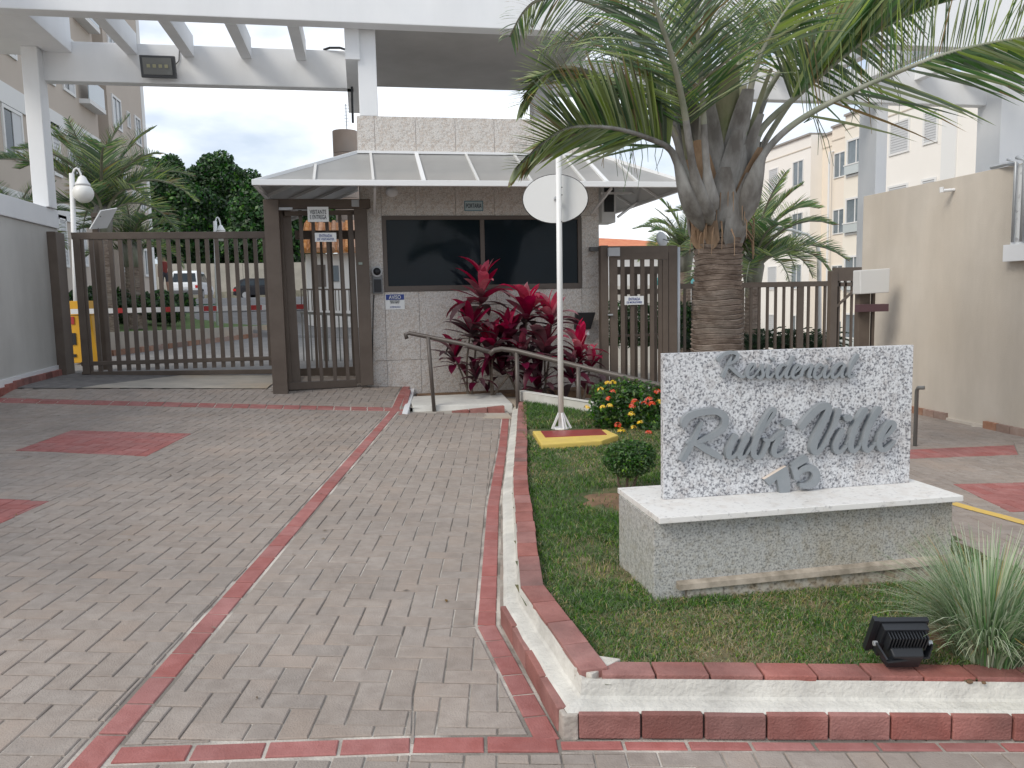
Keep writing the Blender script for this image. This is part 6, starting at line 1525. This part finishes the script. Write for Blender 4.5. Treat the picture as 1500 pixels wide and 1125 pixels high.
mb = MB(); mb.box(a2.x, b2.x, HY-.04, HY-.002, b2.z, a2.z); mb.build('door', mat('house_door', (.16, .13, .11), .6), hs)
a2 = aty(483, 389, HY-.01); b2 = aty(497, 412, HY-.01); mb = MB(); mb.box(a2.x, b2.x, HY-.04, HY-.002, b2.z, a2.z); mb.build('window', GLASS, hs)
# courtyard railing behind the cage
rl = thing('courtyard_railing', (aty(478, 500, 15).x, 15, .3), 'light grey railing beyond the inner gate', 'railing')
GRL = mat('rail_grey', (.30, .30, .30), .5)
a = aty(440, 458, 15); b = aty(520, 462, 15); mb = MB(); mb.bar(a, b, .05, .05); mb.build('top_rail', GRL, rl)
for p in range(442, 521, 6): q = aty(p, 459, 15); e = aty(p, 532, 15); mb = MB(); mb.box(q.x-.012, q.x+.012, 14.99, 15.01, e.z, q.z); mb.build('baluster', GRL, rl)
a = aty(440, 424, 21); b = aty(520, 424, 21); rl2 = thing('terrace_railing', ((a.x+b.x)/2, 21, 1), 'thin dark railing in front of the small tiled house', 'railing')
mb = MB(); mb.bar(a, b, .04, .04); mb.build('top_rail', BROWN, rl2)
for p in range(441, 521, 5): q = aty(p, 424, 21); e = aty(p, 455, 21); mb = MB(); mb.box(q.x-.012, q.x+.012, 20.99, 21.01, e.z, q.z); mb.build('baluster', BROWN, rl2)

# orange roofed house far right of guardhouse, teal awning
OY = 40.0; a = aty(870, 354, OY); b = aty(945, 360, OY)
oh = thing('distant_house', ((a.x+b.x)/2, OY, -1), 'distant white house with orange roof beyond the residents gate', 'house')
mb = MB(); mb.box(a.x-2, b.x+3, OY, OY+5, -1.5, b.z-.1); mb.build('wall', BLDW, oh)
mb = MB(); z0 = b.z-.1; z1_ = aty(890, 346, OY+2).z; mb.hexa([(a.x-2.3, OY-.4, z0), (b.x+3.3, OY-.4, z0), (b.x+3.3, OY+5, z0), (a.x-2.3, OY+5, z0), (a.x-1.0, OY+2, z1_), (b.x+.2, OY+2, z1_-.2), (b.x+.2, OY+3, z1_-.2), (a.x-1, OY+3, z1_)]); mb.build('roof', mat('orange_roof', (.55, .17, .08), .8, (.62, .24, .12), 3), oh)
for k in range(4):
    x = a.x-1+k*1.4; mb = MB(); mb.box(x, x+.7, OY-.05, OY-.002, .6, 1.7); mb.build('window', GLASS, oh)
a = aty(1000, 410, 22); b = aty(1014, 421, 22); t = thing('teal_awning', ((a.x+b.x)/2, 22, 1.7), 'small teal awning seen between residents gate and palm trunk', 'awning')
mb = MB(); mb.hexa([(a.x-.6, 21.4, b.z), (b.x+.6, 21.4, b.z), (b.x+.6, 23, b.z+.1), (a.x-.6, 23, b.z+.1), (a.x-.6, 21.4, b.z+.04), (b.x+.6, 21.4, b.z+.04), (b.x+.6, 23, a.z+.1), (a.x-.6, 23, a.z+.1)]); mb.build('cloth', mat('teal', (.03, .22, .22), .6), t)
for x in (a.x-.5, b.x+.5): mb = MB(); mb.tube([(x, 21.5, -1), (x, 21.5, b.z)], .03, 6); mb.build('post', STEEL, t)
# pale low courtyard wall and hedge right of guardhouse
mb = MB(); a = aty(880, 450, 19); b = aty(1215, 440, 19); mb.box(a.x, b.x-4, 19, 19.2, -1, aty(950, 418, 19).z); tag(mb.build('courtyard_wall', mat('pale_wall', (.60, .58, .53), .9, (.66, .64, .6), 1)), 'pale courtyard wall behind the residents gate', 'wall')
mb = MB(); mb.ball((0, 0, 0), 1, 3, 3); mb = None
hd = thing('hedge', (aty(985, 480, 16).x, 16, -.4), 'dark clipped hedge seen low through the residents gate', 'hedge')
V, Fq = leaf_cards(7000, [aty(p, 475, 16) for p in (900, 930, 960, 990, 1010)], [(.45, .4, .5)]*5, .09, seed=40); npmesh('foliage', V, Fq, TGm, hd, mi=rng.choice(3, len(Fq), p=[.5, .4, .1]), origin=(aty(985, 480, 16)))
# shrubs in the left garden
for k, (p0, py, Yg, sz, lab) in enumerate(((175, 440, 19.5, .42, 'dark leafy shrub at foot of the left palms'), (212, 452, 21.0, .42, 'green shrub bed right of left palms along the garden lawn'), (128, 440, 19.5, .45, 'bushy shrub behind the yellow barrier cabinet'), (236, 438, 23, .36, 'small shrub under the palm fronds near the white car'))):
    c = aty(p0, py, Yg); t = thing('shrub', (c.x, c.y, up_z(0, Yg)), lab, 'shrub', 'shrubs in the left garden')
    V, Fq = leaf_cards(2600, [c, c+Vector((.5, .1, -.1)), c+Vector((-.4, 0, -.1))], [(sz, sz, sz*.7)]*3, .12, seed=60+k); npmesh('foliage', V, Fq, TGm+[], t, mi=rng.choice(3, len(Fq), p=[.45, .4, .15]), origin=c)

# lamp posts ---------------------------------------------------------------
def lamp(px, pyb, pyt, Yl, glx, gly, gr, label, zb_l):
    b = aty(px, 400, Yl); t = thing('street_lamp', (b.x, Yl, zb_l), label, 'street lamp', 'white globe lamps in the courtyard')
    top = aty(px, pyt, Yl); g_ = aty(glx, gly, Yl); s_ = Yl/F; r = gr*s_
    mb = MB(); mb.tube([(b.x, Yl, zb_l), (top.x, Yl, top.z)], .045, 8); mb.build('pole', WHITEM, t, smooth=True)
    arc = [Vector((top.x, Yl, top.z-.15))]+[Vector((top.x+(g_.x-top.x)*(1-math.cos(u))/2, Yl, top.z-.15+.24*math.sin(u))) for u in np.linspace(.3, math.pi-.3, 7)]+[Vector((g_.x, Yl, g_.z+r*1.5))]
    mb = MB(); mb.tube(arc, .018, 6); mb.build('arm', WHITEM, t, smooth=True)
    mb = MB(); mb.lathe([(.03, r*1.75), (r*.35, r*1.6), (r*.55, r*1.15), (r*.72, r*.95), (r*.75, r*.75)], (g_.x, Yl, g_.z), 16); mb.build('cap', WHITEM, t, smooth=True)
    mb = MB(); mb.ball((g_.x, Yl, g_.z), r, 18, 12); mb.build('globe', mat('globe_white', (.78, .78, .76), .35), t, smooth=True)
lamp(105, 400, 254, 15.5, 122, 283, 13, 'white globe lamp nearest the left column', .7)
lamp(315, 480, 324, 20.5, 324, 345, 8, 'smaller white globe lamp further off in front of the boundary wall', .9)
mb = MB(); Yl = 15.2; P = [aty(1201, 520, Yl), aty(1200, 372, Yl), aty(1196, 356, Yl), aty(1183, 344, Yl), aty(1160, 337, Yl), aty(1140, 335, Yl)]
t = thing('curved_lamp', (P[0].x, Yl, -.5), 'slim white curved street lamp rising behind the bar fence on the right', 'street lamp')
P[0].z = -.5; mb.tube(P, [.05, .045, .035, .032, .03, .03], 8); mb.build('pole', WHITEM, t, smooth=True)
mb = MB(); mb.tube([aty(1146, 335.5, Yl), aty(1125, 333, Yl)], [.05, .03], 8); mb.build('lamp_head', STEEL, t, smooth=True)

# barrier, camera post ------------------------------------------------------
AY = 14.0
bar_ = thing('barrier_gate', (aty(120, 500, AY).x, AY, .4), 'yellow barrier cabinet with red and white arm behind the sliding gate', 'barrier')
YB = mat('barrier_yellow', (.72, .38, .02), .5, (.64, .34, .03), 5)
a = aty(101, 441, AY); b = aty(137, 531, AY); mb = MB(); mb.box(a.x, b.x-.08, AY, AY+.35, b.z, a.z); mb.build('cabinet', YB, bar_, bevel=.01)
mb = MB(); mb.hexa([(b.x-.079, AY+.02, b.z), (b.x+.06, AY+.05, b.z), (b.x+.06, AY+.3, b.z), (b.x-.079, AY+.33, b.z), (b.x-.079, AY+.02, a.z), (b.x-.02, AY+.05, a.z), (b.x-.02, AY+.3, a.z), (b.x-.079, AY+.33, a.z)]); mb.build('side_panel', YB, bar_)
mb = MB(); q0 = aty(103, 488, AY-.01); q1 = aty(112, 505, AY-.01); mb.box(q0.x, q1.x, AY-.012, AY-.001, q1.z, q0.z); mb.build('black_stripe', BLACK, bar_)
mb = MB(); q0 = aty(103, 519, AY-.01); q1 = aty(112, 523, AY-.01); mb.box(q0.x, q1.x, AY-.012, AY-.001, q1.z, q0.z); mb.build('black_stripe', BLACK, bar_)
mb = MB(); q0 = aty(103, 464, AY-.01); q1 = aty(109, 475, AY-.01); mb.box(q0.x, q1.x, AY-.012, AY-.001, q1.z, q0.z); mb.build('red_label', mat('arm_red', (.42, .04, .04), .5), bar_)
mb = MB(); q0 = aty(118, 470, AY-.01); q1 = aty(124, 480, AY-.01); mb.box(q0.x, q1.x, AY-.03, AY-.001, q1.z, q0.z); mb.build('lock', BLACK, bar_)
e0 = aty(104, 456, AY-.08); e1 = aty(545, 460, AY-.08); L_a = e1.x-e0.x
zA = e0.z; cuts_ = [104, 170, 186, 237, 252, 299, 318, 366, 384, 432, 450]; 
for k in range(len(cuts_)-1):
    q0 = aty(cuts_[k], 457, AY-.08); q1 = aty(cuts_[k+1], 457, AY-.08); mb = MB(); mb.box(q0.x, q1.x, AY-.10, AY-.06, zA-.045, zA+.035); mb.build('arm_section', mat('arm_red', (.42, .04, .04), .5) if k % 2 else WHITEM, bar_)
mb = MB(); q0 = aty(104, 462, AY); q1 = aty(450, 462, AY); mb.box(q0.x, q1.x, AY-.075, AY-.065, zA-.07, zA-.06); mb.build('arm_cable', BLACK, bar_)
CPY = 13.3; t = thing('camera_post', (aty(139, 500, CPY).x, CPY, .4), 'dark post with white tilted shield beside the yellow barrier', 'post')
q = aty(139, 312, CPY); e = aty(141, 545, CPY); mb = MB(); mb.box(q.x-.045, q.x+.045, CPY-.04, CPY+.04, e.z, q.z); mb.build('post', BROWN, t, bevel=.005)
mb = MB(); c = [aty(148, 309, CPY-.15), aty(172, 305, CPY+.1), aty(157, 334, CPY+.1), aty(132, 336, CPY-.15)]
n_ = (c[1]-c[0]).cross(c[2]-c[0]).normalized()*.02; mb.hexa([p for p in c]+[p+n_ for p in c]); mb.build('shield', WHITEM, t)
mb = MB(); oriented_box(mb, aty(142, 316, CPY-.05), .14, .05, .12); mb.build('bracket', BROWN, t)

# water tank and antenna ----------------------------------------------------
TY = 34.0; a = aty(487, 200, TY); b = aty(524, 200, TY); cx2 = (a.x+b.x)/2; r = (b.x-a.x)/2; ztk = aty(500, 189, TY).z
wt = thing('water_tower', (cx2, TY, 2), 'brown concrete cylinder water tower rising behind the guardhouse canopy', 'water tower')
z = 2.0; k = 0
while z < ztk-.1:
    mb = MB(); z2_ = min(ztk, z+.9); mb.lathe([(r, z), (r*1.003, z+.02), (r*1.003, z2_-.03), (r*.99, z2_-.01)], (cx2, TY, 0), 28); mb.build('ring', mat('tank_concrete', (.30, .235, .19), .9, (.38, .31, .26), .8, c3=(.25, .22, .2)), wt, smooth=True); z = z2_
an = thing('antenna', (aty(507, 188, TY).x, TY, ztk), 'thin lattice antenna mast on top of the water tower', 'antenna')
q = aty(506.5, 152, TY); mb = MB(); mb.tube([(q.x, TY, ztk), (q.x, TY, q.z)], .02, 5); mb.build('mast', STEEL, an)
for k in range(7):
    z = ztk+.15+k*.13; mb = MB(); mb.bar((q.x-.10, TY, z), (q.x+.10, TY, z+.02), .012, .012); mb.build('crossbar', STEEL, an)

# parked cars and a walking person -----------------------------------------
CARW = mat('car_white', (.70, .72, .74), .25); CARB = mat('car_black', (.018, .018, .022), .25); TYRE = mat('tyre', (.015, .015, .016), .8); RIM = mat('wheel_rim', (.42, .43, .44), .35, metal=.5)
CG = mat('car_glass', (.03, .04, .05), .08); RL = mat('tail_lamp', (.45, .02, .02), .3)
def car(name, loc, rot, body, label, suv=True):
    """local axes: +x forward, y left, z up; length 4.3"""
    t = thing(name, loc, label, 'car'); t.rotation_euler = (0, 0, rot)
    h = 1.72 if suv else 1.45; l2 = 2.2 if suv else 1.9; bel = .98 if suv else .88
    side = [(-l2, .42), (-l2-.03, .70), (-l2+.02, bel), (l2-1.35, bel+.02), (l2-.25, bel-.15), (l2, .70), (l2, .35), (-l2+.05, .30)]
    def ex(profile, w0, w1, nm, m, par, bev=.03):
        mb = MB(); n = len(profile); V = [(x, -w0, z) for x, z in profile]+[(x, w0, z) for x, z in profile]; mb.add(V, [tuple(range(n)), tuple(range(n, 2*n))[::-1]]+[(i, n+i, n+(i+1) % n, (i+1) % n) for i in range(n)])
        o = mb.build(nm, m, None, bevel=bev, origin=(0, 0, 0)); o.parent = par; return o
    WL[t.name] = Vector(loc)
    b = ex(side, .88, .88, 'body', body, t, .05)
    cab = [(-l2+.08, bel-.02), (-l2+.38, h-.1), (-l2+.7, h), (.35, h-.02), (1.05, bel+.0)]
    n = len(cab); mb = MB(); V = []
    for s_ in (-1, 1):
        for x, z in cab: V.append((x, s_*(.84-.18*(z-bel)/(h-bel)), z))
    mb.add(V, [tuple(range(n)), tuple(range(n, 2*n))[::-1]]+[(i, n+i, n+(i+1) % n, (i+1) % n) for i in range(n)]); o = mb.build('cabin', body, None, bevel=.05, origin=(0, 0, 0)); o.parent = t
    # windows: rear, sides, windscreen
    def glass(pts_, nm='window'):
        mb = MB(); c_ = sum((Vector(p) for p in pts_), Vector())/len(pts_); nrm = (Vector(pts_[1])-Vector(pts_[0])).cross(Vector(pts_[2])-Vector(pts_[0])).normalized()
        if nrm.dot(c_-Vector((0, 0, 1.1))) < 0: nrm = -nrm
        P = [Vector(p)+nrm*.004 for p in pts_]; Q = [p+nrm*.012 for p in P]; n_ = len(P); mb.add(P+Q, [tuple(range(n_)), tuple(range(n_, 2*n_))[::-1]]+[(i, (i+1) % n_, n_+(i+1) % n_, n_+i) for i in range(n_)])
        o = mb.build(nm, CG, None, origin=(0, 0, 0)); o.parent = t
    wd = lambda z: .84-.18*(z-bel)/(h-bel)
    zb1, zt1 = bel+.08, h-.16
    xr = lambda z: (-l2+.08)+.30*(z-bel)/(h-.1-bel)
    glass([(xr(zb1), -.66, zb1), (xr(zb1), .66, zb1), (xr(zt1), .58, zt1), (xr(zt1), -.58, zt1)], 'rear_window')
    for s_ in (-1, 1):
        for x0_, x1_, x2_, x3_ in ((-l2+.42, -.55, -.55, -l2+.62), (-.47, .35, .12, -.47), (.40, .80, .38, .19)):
            glass([(x0_, s_*wd(zb1), zb1), (x1_, s_*wd(zb1), zb1), (x2_, s_*wd(zt1), zt1), (x3_, s_*wd(zt1), zt1)])
        mb = MB(); mb.box(-l2-.045, -l2+.15, min(s_*.62, s_*.885), max(s_*.62, s_*.885), bel-.28, bel-.12); o = mb.build('tail_lamp', RL, None, origin=(0, 0, 0)); o.parent = t
        for xw in (-l2+.75, l2-.85):
            w_ = bpy.data.objects.new('wheel', None); 
            mb = MB(); mb.tube([(xw, s_*.70, .33), (xw, s_*.90, .33)], .33, 20); o = mb.build('wheel', TYRE, None, origin=(xw, s_*.8, .33)); o.parent = t; WL[o.name] = Vector((xw, s_*.8, .33))
            mb = MB(); mb.tube([(xw, s_*.895, .33), (xw, s_*.91, .33)], .21, 14); mb.build('rim', RIM, o)
            bpy.data.objects.remove(w_)
    mb = MB(); mb.box(-l2-.07, -l2+.1, -.80, .80, .34, .58); o = mb.build('bumper', mat('bumper_grey', (.10, .10, .105), .6) if suv else body, None, bevel=.03, origin=(0, 0, 0)); o.parent = t
    mb = MB(); mb.box(-l2-.06, -l2-.03, -.25, .25, .66, .78); o = mb.build('number_plate', mat('plate_grey', (.55, .56, .57), .5), None, origin=(0, 0, 0)); o.parent = t
CYW = 50.0; p = aty(272, 440, CYW); car('parked_car', (p.x+.1, CYW+1.5, 1.70), R(90), CARW, 'white SUV seen from behind parked on the upper lane', True)
CYB = 57.0; p = aty(345, 446, CYB); car('parked_car', (p.x+2.0, CYB, 1.68), R(-4), CARB, 'black hatchback parked sideways in front of the boundary wall', False)
# kerb edge and green bench slats beside the lane
mb = MB(); a = aty(228, 442, 33); b = aty(262, 432, 38); mb.bar(a, aty(215, 455, 29), .3, .12); tag(mb.build('lane_kerb', mat('kerb_pale', (.5, .49, .46), .9)), 'pale kerb along the upper lane left of the white car', 'kerb')
gb = thing('green_bench', (aty(300, 452, 27).x, 27, 1.2), 'low green slatted bench on the lane behind the far lamp post', 'bench')
for k in range(4): a = aty(283, 446+k*3, 27); b = aty(316, 446+k*3, 27); mb = MB(); mb.box(a.x, b.x, 27-.03*k-.08*k, 27.06-.08*k, a.z-.025, a.z+.01); mb.build('slat', mat('bench_green', (.03, .12, .06), .6), gb)
for x in (a.x+.05, b.x-.05): mb = MB(); mb.box(x-.02, x+.02, 26.7, 27.1, a.z-.35, a.z-.03); mb.build('leg', mat('bench_green', (.03, .12, .06), .6), gb)
# person
pp = aty(243, 434, 33.0)
def person(base, label):
    sc_ = 1.62/1.75
    jt = {'pelvis': (0, 0, .95), 'belly': (0, 0, 1.10), 'chest': (0, .01, 1.32), 'neck': (0, .02, 1.46), 'head0': (0, .02, 1.55), 'head1': (0, .0, 1.70),
          'hl': (-.09, 0, .90), 'kl': (-.10, -.05, .50), 'al': (-.10, .03, .09), 'tl': (-.11, -.12, .04), 'hr': (.09, 0, .90), 'kr': (.10, .0, .50), 'ar': (.11, .10, .10), 'tr': (.12, -.04, .04),
          'sl': (-.18, .01, 1.40), 'el': (-.23, .03, 1.13), 'wl': (-.22, -.08, .90), 'pl': (-.215, -.11, .82), 'sr': (.18, .01, 1.40), 'er': (.23, .05, 1.13), 'wr': (.24, -.04, .90), 'pr': (.24, -.06, .82)}
    rad = {'pelvis': .125, 'belly': .12, 'chest': .145, 'neck': .055, 'head0': .085, 'head1': .085, 'hl': .085, 'kl': .06, 'al': .04, 'tl': .035, 'hr': .085, 'kr': .06, 'ar': .04, 'tr': .035, 'sl': .06, 'el': .042, 'wl': .03, 'pl': .032, 'sr': .06, 'er': .042, 'wr': .03, 'pr': .032}
    ed = [('pelvis', 'belly'), ('belly', 'chest'), ('chest', 'neck'), ('neck', 'head0'), ('head0', 'head1'), ('pelvis', 'hl'), ('hl', 'kl'), ('kl', 'al'), ('al', 'tl'), ('pelvis', 'hr'), ('hr', 'kr'), ('kr', 'ar'), ('ar', 'tr'), ('chest', 'sl'), ('sl', 'el'), ('el', 'wl'), ('wl', 'pl'), ('chest', 'sr'), ('sr', 'er'), ('er', 'wr'), ('wr', 'pr')]
    names = list(jt); me = bpy.data.meshes.new('person'); me.from_pydata([Vector(jt[n])*sc_ for n in names], [(names.index(a), names.index(b)) for a, b in ed], [])
    o = bpy.data.objects.new('person', me); col.objects.link(o); o.location = base; tag(o, label, 'person')
    md = o.modifiers.new('skin', 'SKIN')
    for i, n in enumerate(names): me.skin_vertices[0].data[i].radius = (rad[n]*sc_,)*2
    me.skin_vertices[0].data[0].use_root = True
    ss = o.modifiers.new('sub', 'SUBSURF'); ss.levels = 1; ss.render_levels = 2
    bpy.context.view_layer.update()
    me2 = bpy.data.meshes.new_from_object(o.evaluated_get(bpy.context.evaluated_depsgraph_get())); o.modifiers.clear(); o.data = me2
    for q in (mat('skin_tone', (.40, .24, .17), .6), mat('shirt_maroon', (.20, .035, .03), .8), mat('shorts_dark', (.05, .05, .06), .8), mat('hair_dark', (.02, .015, .012), .7)): me2.materials.append(q)
    for f in me2.polygons:
        z = f.center.z/sc_; r_ = abs(f.center.x)/sc_
        f.material_index = 3 if z > 1.63 or (z > 1.52 and f.center.y > .05) else (0 if z > 1.44 else (1 if z > 1.0 and not (r_ > .19 and z < 1.2) else (2 if .62 < z < 1.02 and r_ < .19 else 0)))
        f.use_smooth = True
    mb = MB(); mb.tube([Vector((0, -.06, 1.62))*sc_, Vector((0, -.10, 1.59))*sc_], [.012, .016], 6); n_ = mb.build('nose', MATS['skin_tone'], None, origin=(0, 0, 0)); n_.parent = o
    WL[o.name] = Vector(base)
person((pp.x, 33.0, pp.z-.02), 'person in maroon top and dark shorts walking near the white SUV')

# leaf litter on the paving
V = []; Fq = []
for k in range(70):
    x = random.uniform(-3.5, 1.2); y = random.uniform(2.4, 9.5)
    if x > .4+.1*(y-3): continue
    a = random.uniform(0, 6.28); l_ = random.uniform(.008, .022); w = l_*random.uniform(.2, .5); z = gh(x, y)+.004; b = len(V)
    c_, s_ = math.cos(a), math.sin(a)
    V += [(x-c_*l_, y-s_*l_, z), (x+s_*w, y-c_*w, z+.004), (x+c_*l_, y+s_*l_, z+.002), (x-s_*w, y+c_*w, z+.005)]; Fq.append((b, b+1, b+2, b+3))
tag(npmesh('leaf_litter', V, Fq, mat('litter', (.16, .11, .06), .9, rnd=.4)), 'tiny dry leaf scraps scattered over the driveway paving', 'leaf litter', kind='stuff')
